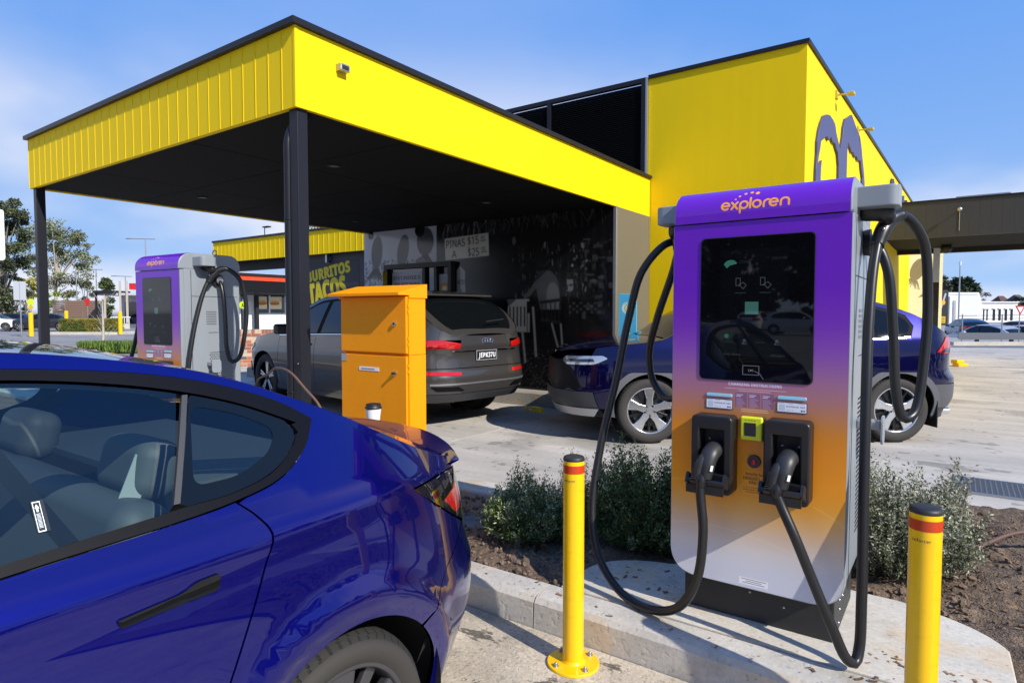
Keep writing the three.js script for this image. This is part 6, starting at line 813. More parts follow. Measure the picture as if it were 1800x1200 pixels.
  fr('grille', rp([[-fz(0.76), o.hl.y0 - 0.03], [-fz(0.6), o.hl.y1 - 0.06], [fz(0.6), o.hl.y1 - 0.06], [fz(0.76), o.hl.y0 - 0.03], [fz(0.86), o.bumpL + 0.21], [-fz(0.86), o.bumpL + 0.21]], 0.03, 3), KM.trim, 0.01, fb); fr('lower_intake', [[-fz(0.95), o.bumpL + 0.02], [fz(0.95), o.bumpL + 0.02], [fz(0.93), o.bumpL + 0.18], [-fz(0.93), o.bumpL + 0.18]], KM.plastic, 0.012, fb);
  fr('skid_trim', [[-fz(0.92), o.bumpL - 0.09], [fz(0.92), o.bumpL - 0.09], [fz(0.95), o.bumpL - 0.004], [-fz(0.95), o.bumpL - 0.004]], o.clad ? M.galv : KM.plastic, 0.004);
  // mirrors, wheels, lining
  for (const s of [-1, 1]) mesh('door_mirror', rb(0.10, 0.15, 0.22, 0.045, W.doorA - 0.22, gb(W.doorA - 0.25) + 0.07, s * (o.hw + 0.10), 3), o.mirrorM ?? P, car);
  side('inner_lining', [[ra - AR - 0.1, sl + 0.1], ...arc(ra, R, AR + 0.03, 170, 10, 14), [ra + AR + 0.06, sl], [fa - AR - 0.06, sl], ...arc(fa, R, AR + 0.03, 170, 10, 14), [fa + AR + 0.1, 0.6], [fa + 0.3, bt(fa) - 0.05], [W.a, bt(W.a) - 0.04], ...n(W.a - 0.1, W.tip[0], (s) => gt(s), 12), [W.tip[0] - 0.1, bt(0.6)], [0.3, bt(0.4) - 0.05], [0.25, 0.6]], KM.well, -0.03, car, { skirt: 0 });
  underbody(car, B, ra, fa, R, o.hw - 0.1, sl + 0.2, sl - 0.05);
  for (const s of [ra, fa]) for (const z of [-1, 1]) { mesh('wheel_arch_liner', new THREE.CylinderGeometry(AR + 0.02, AR + 0.02, 0.32, 24, 1, true, -Math.PI * 0.1, Math.PI * 1.2).rotateX(Math.PI / 2).rotateZ(0).translate(s, R, z * (o.hw - 0.22)), KM.well, car); wheel(car, s, R, o.tw ?? 0.235, o.rim, o.wheels, z, z * (o.hw - (o.tw ?? 0.235) / 2 - 0.035), hi ? 1 : 0); }
  return B;
}
KM.blackLamp = phy({ color: lin([0.01, 0.01, 0.012]), roughness: 0.06, clearcoat: 1 });
const SUV = {
  L: 4.60, hw: 0.9275, sill: 0.30, ym: 0.70, tuck: 0.05, shoulder: 0.05, th: 0.42, thc: 0.15, rl: 0.62, rq: 3.2, fl: 0.72, fq: 3.1, rfade: 0.8, crown: 2.8, q: 0.045,
  ra: 0.90, fa: 3.59, R: 0.362, AR: 0.405, rim: 0.252, tw: 0.225, wheels: 'five',
  belt: [[0, 1.05], [0.6, 1.12], [1.2, 1.115], [2, 1.09], [3.2, 1.05], [3.7, 1.04], [4.3, 0.99], [4.6, 0.86]],
  ytop: [[0, 1.06], [0.08, 1.105], [0.27, 1.195], [0.46, 1.295], [0.72, 1.42], [1.0, 1.50], [1.3, 1.555], [2, 1.60], [2.5, 1.585], [3.0, 1.40], [3.45, 1.12], [3.7, 1.08], [4.1, 1.045], [4.4, 0.985], [4.54, 0.925], [4.6, 0.86]],
  yc: [[0, 1.085], [0.08, 1.15], [0.27, 1.26], [0.46, 1.375], [0.72, 1.50], [1.0, 1.585], [1.3, 1.635], [2, 1.675], [2.5, 1.65], [3.05, 1.43], [3.5, 1.15], [3.75, 1.125], [4.1, 1.095], [4.4, 1.035], [4.54, 0.97], [4.6, 0.90]],
  rearOff: [[0.3, 0.10], [0.5, 0.0], [0.68, 0.0], [0.8, 0.07], [1.0, 0.05], [1.15, 0.04], [1.4, 0.02], [1.7, 0.0]], frontOff: [[0.25, -0.08], [0.5, 0], [0.85, -0.02], [1.0, -0.05], [1.4, -0.1]],
  win: { doorR: 1.28, doorF: 2.12, doorA: 3.08, a: 3.30, tip: [0.74, 1.27], bottom: [[0.6, 1.175], [1.2, 1.148], [2, 1.125], [3.3, 1.085]], top: [[0.7, 1.33], [0.9, 1.405], [1.2, 1.475], [1.7, 1.535], [2.3, 1.535], [2.7, 1.44], [3.2, 1.12]], q0: 0.84, q1: 1.13, r0: 1.17, r1: 2.04, f0: 2.13, f1: 3.16 },
  tl: { s1: 0.47, y0: 0.965, y1: 1.145, ym: 0.985, u0: 0.40, inner: [[0.44, 0.985], [0.30, 1.03], [0.20, 1.02], [0.22, 0.975]] }, hl: { s1: 4.06, y0: 0.835, y1: 0.95, inner: true, mat: phy({ color: lin([0.5, 0.52, 0.55]), metalness: 0.6, roughness: 0.08, clearcoat: 1 }) },
  bumpY: 0.64, bumpL: 0.38, bumpS: 0.34, rearGlass: [0.10, 0.56], ws: [2.5, 3.42], spoiler: false,
};
{
  const car = thing('blue_suv', 'dark blue compact suv with grey wheel arches crossing behind the charger', 'suv');
  const B = buildCar(car, { ...SUV, paint: paint(0.0025, 0.002, 0.042, 0.6, 0.28), plastic: std({ color: lin([0.10, 0.10, 0.112]), roughness: 0.5 }), bumpM: std({ color: lin([0.075, 0.076, 0.085]), roughness: 0.5 }), clad: true, chrome: true, handleM: KM.trim, mirrorM: KM.trim });
  for (const z of [-1, 1]) { mesh('mud_flap', rb(0.012, 0.30, 0.24, 0.004, 0.47, 0.32, z * 0.79), M.black, car); }
  mesh('exhaust_tip', cyl(0.04, 0.04, 0.12, 0, 0, 0, 20).rotateZ(Math.PI / 2).translate(0.16, 0.30, -0.55), M.chrome, car);
  mesh('fuel_flap', patch(B.S, rp([[B.U(0.88), 1.04], [B.U(1.05), 1.04], [B.U(1.06), 0.91], [B.U(0.93), 0.90]], 0.02), 0.05, 0.05, 0.002, 0.004), paint(0.0025, 0.002, 0.042, 0.6, 0.28), car);
  const fx = -2.665, fz = -6.367, rx = -0.535, rz = -7.954; const ang = Math.atan2(-(fz - rz), fx - rx); car.rotation.y = ang;   // left-side contact points of the wheels
  const ux = Math.cos(ang), uz = -Math.sin(ang), off = 0.84, nx = -uz, nz = ux;   // right of the heading
  car.position.set(rx - ux * 0.90 + nx * off, DY, rz - uz * 0.90 + nz * off);
}
{
  const car = thing('grey_suv', 'large dark grey suv seen from behind at the drive-through window under the canopy', 'suv', [0, DY, 0]);
  const Pm = paint(0.075, 0.070, 0.067, 0.55, 0.30);
  const B = buildCar(car, { ...SUV, L: 5.06, hw: 0.985, ra: 1.12, fa: 4.11, R: 0.385, AR: 0.43, rim: 0.27, tw: 0.275, wheels: 'ten', paint: Pm, q: 0.05, rl: 0.62, rq: 4.0, sill: 0.30, crown: 3.3,
    belt: [[0, 1.03], [0.6, 1.10], [1.4, 1.11], [2.4, 1.09], [3.5, 1.06], [4.1, 1.02], [4.8, 0.9], [5.06, 0.8]],
    ytop: [[0, 1.13], [0.05, 1.155], [0.14, 1.22], [0.30, 1.34], [0.55, 1.50], [0.8, 1.59], [1.1, 1.635], [2.2, 1.66], [2.8, 1.63], [3.3, 1.42], [3.8, 1.13], [4.2, 1.07], [4.6, 1.0], [4.95, 0.88], [5.06, 0.8]],
    yc: [[0, 1.145], [0.05, 1.19], [0.14, 1.275], [0.30, 1.42], [0.55, 1.595], [0.8, 1.69], [1.1, 1.725], [2.2, 1.74], [2.8, 1.70], [3.35, 1.46], [3.85, 1.16], [4.2, 1.11], [4.6, 1.05], [4.95, 0.93], [5.06, 0.84]],
    rearOff: [[0.3, 0.12], [0.45, 0.02], [0.6, 0.0], [0.72, 0.03], [0.9, 0.055], [1.02, 0.03], [1.13, 0.035], [1.4, 0.02], [1.7, 0]],
    win: { doorR: 1.62, doorF: 2.55, doorA: 3.52, a: 3.72, tip: [0.58, 1.24], bottom: [[0.5, 1.165], [1.4, 1.15], [2.4, 1.13], [3.7, 1.09]], top: [[0.6, 1.38], [0.9, 1.49], [1.4, 1.55], [2.1, 1.585], [2.7, 1.56], [3.1, 1.43], [3.6, 1.13]], q0: 0.74, q1: 1.50, r0: 1.55, r1: 2.46, f0: 2.56, f1: 3.56 },
    tl: { s1: 0.42, y0: 0.98, y1: 1.08, ym: 1.055, u0: 0.46, d: 0.04, inner: [[0.36, 1.012], [0.2, 1.008], [0.07, 0.998], [0.055, 0.986], [0.2, 0.988]] }, hl: { s1: 4.45, y0: 0.78, y1: 0.93 }, bumpY: 0.74, bumpL: 0.44, bumpS: 0.40, rearGlass: [0.09, 0.60], ws: [2.78, 3.72], chrome: true, handleY: 0.95 });
  const S = (u, y, o = 0) => { const e = 1e-3, p = B.S(u, y), nn = B.S(u + e, y).sub(B.S(u - e, y)).cross(B.S(u, y + e).sub(B.S(u, y - e))).normalize(); if (nn.x > 0) nn.negate(); return p.addScaledVector(nn, o); };
  const strip = (name, u, y, mat, off, par = car) => mesh(name, patch(B.S, [[-u, y[0]], [u, y[0]], [u, y[1]], [-u, y[1]]], 0.06, 0.03, off, 0.008), mat, par);
  strip('chrome_strip', 0.56, [0.945, 0.957], M.chrome, 0.010); strip('bumper_trim', 0.86, [0.545, 0.565], M.galv, 0.008);
  for (const s of [1, -1]) { mesh('bumper_reflector', patch(B.S, rp([[s * 0.44, 0.655], [s * 0.98, 0.670], [s * 0.98, 0.715], [s * 0.44, 0.698]], 0.015, 3), 0.05, 0.03, 0.006, 0.006), KM.lampRed, car); mesh('exhaust_surround', patch(B.S, rp([[s * 0.40, 0.47], [s * 0.78, 0.475], [s * 0.86, 0.53], [s * 0.5, 0.525]], 0.02, 3), 0.05, 0.03, 0.008, 0.01), KM.trim, car); }
  const ring = new THREE.TorusGeometry(0.029, 0.0055, 8, 28).rotateY(Math.PI / 2); for (let k = 0; k < 4; k++) { const p = S(0.001, 1.065, 0.008); mesh('badge_ring', ring.clone().translate(p.x, p.y, (k - 1.5) * 0.043), M.chrome, car); }
  const pt = canvas(384, 136, (g, w, h) => { g.fillStyle = '#14161a'; g.fillRect(0, 0, w, h); g.strokeStyle = '#c9ccd0'; g.lineWidth = 5; g.strokeRect(6, 6, w - 12, h - 12); g.fillStyle = '#e4e6e8'; g.font = 'bold 92px sans-serif'; g.textAlign = 'center'; g.fillText('JEPK37U', w / 2 + 12, 100, 310); });
  { const p = S(0.001, 0.885, 0.012), pl = mesh('number_plate', rb(0.01, 0.134, 0.372, 0.003, 0, 0, 0), KM.plate, car); pl.position.set(p.x, p.y, 0); mesh('plate_lettering', new THREE.PlaneGeometry(0.364, 0.128).rotateY(-Math.PI / 2).translate(-0.0062, 0, 0), std({ map: pt, roughness: 0.4 }), pl); }
  mesh('rear_wiper', rod([B.T(B.U(0.06), 0).x - 0.02, 1.30, 0.02], [B.T(B.U(0.07), 0).x - 0.02, 1.33, 0.34], 0.008), M.black, car);
  { const s0 = 0.70, p = B.T(B.U(s0), 0); mesh('roof_spoiler', rb(0.24, 0.028, 1.16, 0.012, 0, 0, 0).rotateZ(0.18).translate(p.x - 0.06, B.yc(s0) - 0.004, 0), Pm, car); }
  const a = Math.PI - THREE.MathUtils.degToRad(-7.7); car.rotation.y = Math.PI - 0.134; car.position.set(-4.79, DY, -6.24);
}
/* parked cars farther off: same kit, coarser */
const SEDAN = { ...SUV, q: 0.16, L: 4.75, hw: 0.91, R: 0.325, AR: 0.365, sill: 0.24, ra: 0.98, fa: 3.78, rim: 0.22, th: 0.55, wheels: 'plain', ym: 0.6,
  belt: [[0, 0.90], [0.6, 0.96], [2, 0.93], [3.5, 0.88], [4.75, 0.68]], ytop: [[0, 0.96], [0.3, 1.03], [0.7, 1.09], [1.2, 1.30], [1.8, 1.38], [2.6, 1.37], [3.1, 1.18], [3.5, 0.95], [4.2, 0.86], [4.75, 0.66]], yc: [[0, 1.0], [0.3, 1.07], [0.7, 1.13], [1.2, 1.36], [1.8, 1.44], [2.6, 1.43], [3.1, 1.22], [3.55, 0.98], [4.2, 0.91], [4.75, 0.72]],
  rearOff: [[0.2, 0.1], [0.5, 0], [0.8, 0.04], [1.2, 0.04]], win: { doorR: 1.40, doorF: 2.2, doorA: 3.1, a: 3.3, tip: [0.98, 1.08], bottom: [[0.9, 1.02], [2, 0.98], [3.3, 0.93]], top: [[1.0, 1.12], [1.4, 1.28], [2, 1.32], [2.6, 1.30], [3.25, 0.98]], q0: 1.10, q1: 1.38, r0: 1.42, r1: 2.14, f0: 2.22, f1: 3.2 },
  tl: { s1: 0.3, y0: 0.78, y1: 0.90, ym: 0.84, u0: 0.5 }, hl: { s1: 4.25, y0: 0.60, y1: 0.74 }, bumpY: 0.62, bumpL: 0.30, rearGlass: [0.55, 1.05], ws: [2.6, 3.4], spoiler: false };
const parked = (name, label, cat, base, px, D, turn, y, extra = {}) => { const c = thing(name, label, cat, [0, y, 0], turn, 'cars parked across the lot'); const { paint: p, ...rest } = extra; buildCar(c, { ...base, q: 0.16, wheels: 'plain', clad: false, chrome: false, ...rest, paint: p }); const [x, z] = at(px, D); const L = base.L / 2; c.position.set(x - Math.cos(turn) * L, y, z + Math.sin(turn) * L); return c; };
const white = paint(0.75, 0.75, 0.74, 0, 0.4), silver = paint(0.5, 0.5, 0.52, 0.4, 0.35), navy = paint(0.02, 0.03, 0.09, 0.3, 0.35), dark = paint(0.025, 0.027, 0.035, 0.3, 0.35), maroon = paint(0.12, 0.012, 0.03, 0.3, 0.35);
const face = TH;   // a car with this turn shows its flank square to the lens
parked('parked_car', 'dark sedan parked left of the hedge, its tail behind the canopy post', 'car', SEDAN, 76, 53, face + 3.5, 0.05, { paint: dark });
parked('parked_car', 'white car nose showing at the left edge of the lot', 'car', SEDAN, -14, 52, face + 0.2, 0.05, { paint: white });
parked('parked_car', 'dark blue car parked behind the white car at far left', 'car', SEDAN, 18, 57, face + 3.4, 0.05, { paint: navy });
parked('parked_car', 'silver white suv facing away behind the guard rail, nearer the middle', 'suv', SUV, 1736, 38, TH + 1.75, -0.85, { paint: silver });
parked('parked_car', 'silver white suv at the right edge behind the guard rail', 'suv', SUV, 1802, 37, TH + 1.70, -0.85, { paint: white });
parked('parked_car', 'dark blue van-like suv left of the pale suvs behind the rail', 'suv', SUV, 1700, 44, TH + 1.2, -0.55, { paint: navy });
parked('parked_car', 'maroon car roof showing between the pale suvs behind the rail', 'car', SUV, 1790, 47, TH + 1.6, -0.75, { paint: maroon });

/* ---------- shrubs in the bed ---------- */
function leafGeo(list, cols) {   // list: centre, axis, normal, length, width
  const n = list.length, P = new Float32Array(n * 12), N = new Float32Array(n * 12), Cc = new Float32Array(n * 12), I = new Uint32Array(n * 6), a = V3(), b = V3(), s = V3(), nn = V3();
  for (let i = 0; i < n; i++) {
    const [c, ax, nr, l, w] = list[i]; s.crossVectors(ax, nr).normalize(); nn.crossVectors(s, ax).normalize();
    const v = [[0, 0], [0.45, 0.5], [1, 0], [0.45, -0.5]]; const k = cols[i];
    v.forEach(([t, q], j) => { const o = i * 12 + j * 3, dr = (t - 0.45) * (t - 0.45) * 0.35 * l; P[o] = c.x + ax.x * l * t + s.x * w * q - nn.x * dr; P[o + 1] = c.y + ax.y * l * t + s.y * w * q - nn.y * dr; P[o + 2] = c.z + ax.z * l * t + s.z * w * q - nn.z * dr; N[o] = nn.x; N[o + 1] = nn.y; N[o + 2] = nn.z; Cc[o] = k[0]; Cc[o + 1] = k[1]; Cc[o + 2] = k[2]; });
    const o = i * 4; I.set([o, o + 1, o + 2, o, o + 2, o + 3], i * 6);
  }
  const g = new THREE.BufferGeometry(); g.setAttribute('position', new THREE.BufferAttribute(P, 3)); g.setAttribute('normal', new THREE.BufferAttribute(N, 3)); g.setAttribute('color', new THREE.BufferAttribute(Cc, 3)); g.setIndex(new THREE.BufferAttribute(I, 1)); return g;
}
const leafM = phy({ vertexColors: true, roughness: 0.62, transmission: 0.15, thickness: 0, ior: 1.3 });
const twigM = std({ color: lin([0.16, 0.125, 0.09]), roughness: 0.9 });
function shrub(label, x, z, rx, rz, h, seed, stems, pal, lean = [0, 0], bare = 0) {
  const t = thing('shrub', label, 'shrub', [x, bedH(x, z) - 0.01, z]), r = rng(seed), L = [], Cl = [], tw = [];
  const rv = () => V3(r() - 0.5, r() - 0.5, r() - 0.5).normalize();
  for (let i = 0; i < stems; i++) {
    const a = r() * 6.283, q = Math.sqrt(r()), up = Math.sqrt(Math.max(0.02, 1 - q * q * 0.92));
    const bump = 0.50 + 0.72 * fbm((Math.cos(a) * q + 2) / 4, (Math.sin(a) * q + 2) / 4, 9, 3, seed) + 0.16 * (r() - 0.3);
    const tip = V3(Math.cos(a) * q * rx * bump + lean[0] * up * h, Math.max(0.05, up * h * bump * (0.72 + 0.5 * r())), Math.sin(a) * q * rz * bump + lean[1] * up * h);
    const base = V3(Math.cos(a) * q * rx * 0.25, 0, Math.sin(a) * q * rz * 0.25), mid = base.clone().lerp(tip, 0.5).add(V3(Math.cos(a) * rx * 0.12, -h * 0.04, Math.sin(a) * rz * 0.12)); const cv = new THREE.QuadraticBezierCurve3(base, mid, tip);
    if (i % 3 === 0) tw.push(new THREE.TubeGeometry(new THREE.QuadraticBezierCurve3(base, base.clone().lerp(mid, 0.75), cv.getPoint(0.78)), 5, 0.0016 + 0.0016 * r(), 4));
    const tone = 0.65 + 0.7 * r(), sil = r() < pal.silver ? 1 : 0, dead = r() < bare ? 1 : 0, nodes = Math.round(20 + 14 * r());
    for (let k = 0; k < nodes; k++) {
      const f = 0.34 + 0.66 * k / nodes, p = cv.getPoint(f), d = cv.getTangent(f);
      for (let j = 0; j < 3; j++) {
        const o = rv().addScaledVector(d, 0.75).normalize(), br = r() < 0.5 ? 0.035 * r() : 0.012 * r(); const c = p.clone().addScaledVector(rv(), br + 0.004); const len = pal.len * (0.45 + 1.0 * r());
        L.push([c, o, rv().add(V3(0, 0.9, 0)).normalize(), len, len * pal.asp]);
        const g = tone * (0.75 + 0.5 * r()), b = dead ? pal.dry : sil || (f > 0.9 && r() < pal.tip) ? pal.light : pal.green; Cl.push([b[0] * g, b[1] * g, b[2] * g]);
      }
    }
  }
  mesh('foliage', leafGeo(L, Cl), leafM, t); mesh('stems', merge(tw), twigM, t);
}
const greenP = { green: [0.105, 0.150, 0.045], light: [0.28, 0.33, 0.17], dry: [0.30, 0.23, 0.14], silver: 0.06, tip: 0.18, len: 0.021, asp: 0.36 };
const greyP = { green: [0.135, 0.155, 0.085], light: [0.34, 0.345, 0.25], dry: [0.34, 0.27, 0.18], silver: 0.32, tip: 0.5, len: 0.019, asp: 0.40 };
shrub('low grey-green shrub between the blue car tail and the left bollard', -2.14, -3.16, 0.33, 0.27, 0.40, 21, 340, { ...greenP, silver: 0.22, tip: 0.5, len: 0.021, light: [0.34, 0.38, 0.21] }, [0.05, 0]);
shrub('dense dark green shrub between the left bollard and the charger', -1.50, -3.48, 0.50, 0.31, 0.60, 22, 660, greenP, [0.06, 0]);
shrub('straggly dry shrub with bare twigs behind the left bollard', -2.02, -3.58, 0.20, 0.16, 0.44, 23, 120, { ...greenP, len: 0.014 }, [0, 0], 0.7);
shrub('silvery shrub right of the charger behind the right bollard', -0.26, -3.90, 0.42, 0.34, 0.60, 24, 430, greyP);
shrub('smaller silvery shrub leaning over the soil near the drain grate', -0.06, -4.25, 0.22, 0.2, 0.50, 26, 130, { ...greyP, silver: 0.5 }, [0.1, 0], 0.25);
shrub('tiny green plant in the soil at the right edge', 0.66, -4.75, 0.12, 0.10, 0.14, 25, 60, greenP);

/* ---------- trees ---------- */
const farLeaf = std({ vertexColors: true, roughness: 0.8 }), barkM = std({ map: barkTex, roughness: 0.95 }), paleBark = std({ color: lin([0.42, 0.38, 0.32]), roughness: 0.9 });
function tree(name, label, x, z, y0, H, R, seed, col, o = {}) {
  const t = thing(name, label, 'tree', [x, y0, z], 0, o.group), r = rng(seed), L = [], Cl = [], br = []; const rv = () => V3(r() - 0.5, r() - 0.5, r() - 0.5).normalize();
  const trunkH = H * (o.trunk ?? 0.35), lean = o.lean ?? 0; const top = V3(lean * H * 0.3, H * 0.72, 0);
  br.push(taper([[0, -0.1, 0], [lean * trunkH * 0.3, trunkH * 0.6, 0], [lean * trunkH, trunkH, 0.1], [top.x, top.y, top.z]], [H * 0.022, H * 0.016, H * 0.012, H * 0.004], 14, 8));
  const n = o.clumps ?? 26;
  for (let i = 0; i < n; i++) {
    const a = r() * 6.283, q = Math.sqrt(r()), v = r(); const yy = mix(trunkH * (o.low ?? 0.85), H, Math.pow(v, 0.85)), k = Math.sin(Math.PI * clamp((yy - trunkH * 0.7) / (H * 1.06 - trunkH * 0.7))) * 0.55 + 0.5;
    const c = V3(Math.cos(a) * q * R * k + lean * yy * 0.35, yy, Math.sin(a) * q * R * k), s = R * (0.18 + 0.22 * r());
    if (i % 2 === 0) br.push(taper([[lean * trunkH, mix(trunkH * 0.7, yy * 0.8, 0.4), 0], [c.x * 0.55, yy * 0.82, c.z * 0.55], [c.x, c.y, c.z]], [H * 0.007, H * 0.005, H * 0.0015], 8, 5));
    const m = Math.round((o.leaves ?? 260) * (0.6 + 0.8 * r())), tone = 0.7 + 0.6 * r();
    for (let j = 0; j < m; j++) { const d = rv().multiplyScalar(s * Math.pow(r(), 0.45)); d.y *= 0.62; const l = (o.leaf ?? 0.3) * (0.6 + 0.8 * r()); L.push([c.clone().add(d), rv().add(V3(0, -0.25, 0)).normalize(), rv().add(V3(0, 0.6, 0)).normalize(), l, l * 0.5]); const g = tone * (0.6 + 0.8 * r()); Cl.push([col[0] * g, col[1] * g, col[2] * g]); }
  }
  mesh('crown', leafGeo(L, Cl), farLeaf, t); mesh('trunk', merge(br), o.pale ? paleBark : barkM, t); return t;
}
const treeAt = (name, label, px, D, topPy, wPx, seed, col, o = {}) => { const [x, z] = at(px, D); return tree(name, label, x, z, 0, hy(topPy, D), wPx / 1102 * D / 2, seed, col, o); };
treeAt('gum_tree', 'tall airy gum tree with pale limbs beyond the left canopy post', 100, 85, 398, 108, 31, [0.15, 0.165, 0.075], { trunk: 0.4, low: 0.9, leaf: 0.34, clumps: 44, leaves: 150, pale: true });
treeAt('evergreen_tree', 'dark dense evergreen tree at the left edge of the picture', 8, 66, 352, 84, 32, [0.060, 0.075, 0.028], { trunk: 0.15, leaf: 0.26, clumps: 54, leaves: 300 });
treeAt('wattle_tree', 'yellow-green wattle just left of the canopy post', 46, 74, 490, 34, 33, [0.30, 0.26, 0.02], { trunk: 0.2, low: 0.6, leaf: 0.2, clumps: 18, leaves: 170 });
treeAt('garden_tree', 'round bright green bush above the slatted fence', 97, 70, 503, 36, 34, [0.16, 0.21, 0.02], { trunk: 0.2, low: 0.4, leaf: 0.2, clumps: 18, leaves: 200 });
treeAt('garden_tree', 'loose olive tree behind the slatted fence below the lamp poles', 150, 88, 490, 56, 35, [0.17, 0.18, 0.08], { trunk: 0.25, low: 0.4, leaf: 0.26, clumps: 22, leaves: 150 });
treeAt('garden_tree', 'small dark green tree beside the low building with white posts', 188, 92, 492, 20, 36, [0.07, 0.10, 0.035], { trunk: 0.2, low: 0.3, leaf: 0.5, clumps: 26, leaves: 130 });
treeAt('garden_tree', 'bare brownish tree behind the evergreen at far left', 30, 95, 500, 60, 37, [0.13, 0.10, 0.08], { trunk: 0.3, low: 0.4, leaf: 0.24, clumps: 24, leaves: 60 });
treeAt('far_tree', 'grey-green tree behind the white box building', 1656, 128, 490, 22, 38, [0.09, 0.10, 0.07], { trunk: 0.2, low: 0.4, leaf: 0.8, clumps: 34, leaves: 120 });
treeAt('far_tree', 'dark round tree behind the white box building', 1688, 132, 489, 40, 39, [0.03, 0.055, 0.028], { trunk: 0.2, low: 0.4, leaf: 0.9, clumps: 44, leaves: 160 });
treeAt('far_tree', 'bare twiggy tree above the white house row', 1732, 150, 516, 30, 40, [0.12, 0.09, 0.08], { trunk: 0.3, low: 0.4, leaf: 0.3, clumps: 14, leaves: 60 });
treeAt('far_tree', 'dark tree far right behind the tiled houses', 1790, 165, 524, 34, 41, [0.05, 0.07, 0.03], { trunk: 0.2, low: 0.4, leaf: 0.5, clumps: 14, leaves: 160 });
// the wood across the road behind the camera, which the screen and the paint mirror
{ const r = rng(900); for (let i = 0; i < 15; i++) { const x = -56 + i * 5.4 + (r() - 0.5) * 3, z = 58 + r() * 14; tree('offcamera_tree', 'dark roadside tree in the row across the road behind the camera', x, z, 0, 13 + r() * 5, 4.4 + r() * 1.6, 500 + i, [0.040, 0.050, 0.026], { trunk: 0.12, low: 0.05, leaf: 0.75, clumps: 64, leaves: 230, group: 'trees across the road behind the camera' }); } }
{ const r = rng(950); for (let i = 0; i < 9; i++) tree('offcamera_tree', 'dark tree added out of view to the right for the blue car paint to mirror', 44 + r() * 9, -44 + i * 8.5 + (r() - 0.5) * 4, 0, 6.5 + r() * 5, 3 + r() * 2, 700 + i, [0.05, 0.062, 0.03], { trunk: 0.16, low: 0.2, leaf: 0.8, clumps: 26, leaves: 100, group: 'trees added out of view to the right for reflections' }); }  // unseen tree row, added to give the blue paint a dark band to mirror
parked('parked_car', 'white wagon parked across the road behind the camera', 'car', SUV, 0, 0, 0, 0, { paint: white }).position.set(-12.6, 0, 42); scene.children[scene.children.length - 1].rotation.y = -Math.PI / 2;
parked('parked_car', 'white pick-up like suv parked beside the wagon behind the camera', 'suv', SUV, 0, 0, 0, 0, { paint: white }).position.set(-11.2, 0, 41);

/* ---------- left background ---------- */
{ const [x, z] = at(-25, 11); const s = thing('sign_board', 'large white rounded sign back at the left edge of the picture', 'sign', [x, 0, z], TH); mesh('panel', extrude(rrect(0.76, 0.88, 0.06), 0.004, 0.002, 1).translate(0, 1.5 + (550 - 414) / 1102 * 11, 0), M.white, s); mesh('post', rod([0, 0, -0.02], [0, 3.2, -0.02], 0.03), M.galv, s); }
{ const D = 40, [x, z] = at(36, D); const s = thing('road_sign', 'grey back of a square road sign on a thin pole', 'sign', [x, 0, z], TH); mesh('panel', extrude(rrect(0.80, 1.18, 0.06), 0.005).translate(0, hy(511, D), 0), std({ color: lin([0.5, 0.52, 0.55]), roughness: 0.5 }), s); mesh('post', rod([0, 0, -0.03], [0, hy(494, D), -0.03], 0.04), M.galv, s); }
{ const D = 55, [x, z] = at(54.5, D); const s = thing('warning_sign', 'small yellow-green crossing sign beside the left canopy post', 'sign', [x, 0, z], TH); mesh('disc', cyl(0.3, 0.3, 0.02, 0, 0, 0, 24).rotateX(Math.PI / 2).translate(0, hy(531, D), 0), std({ color: lin([0.6, 0.72, 0.02]) }), s); mesh('diamond', bx(0.36, 0.36, 0.02).rotateZ(0.785).translate(0, hy(540, D), 0), std({ color: lin([0.7, 0.42, 0.01]) }), s); mesh('post', rod([0, 0, -0.03], [0, hy(526, D), -0.03], 0.03), M.galv, s); }
for (const [px, D, top, bot, label] of [[54, 40, 550, 584, 'leaning yellow bollard beside the left canopy post'], [116.5, 48, 547, 566, 'yellow bollard at the left end of the hedge'], [211, 44, 548, 581, 'yellow bollard at the right end of the hedge']]) { const [x, z] = at(px, D), b = thing('safety_bollard', label, 'bollard', [x, 0, z], 0, 'yellow bollards across the road'), h = hy(top, D); mesh('tube', cyl(0.13, 0.13, h, 0, h / 2, 0, 16), M.bollard, b); mesh('cap', new THREE.SphereGeometry(0.13, 16, 6, 0, 6.3, 0, 1.57).scale(1, 0.3, 1).translate(0, h, 0), M.bollard, b); }
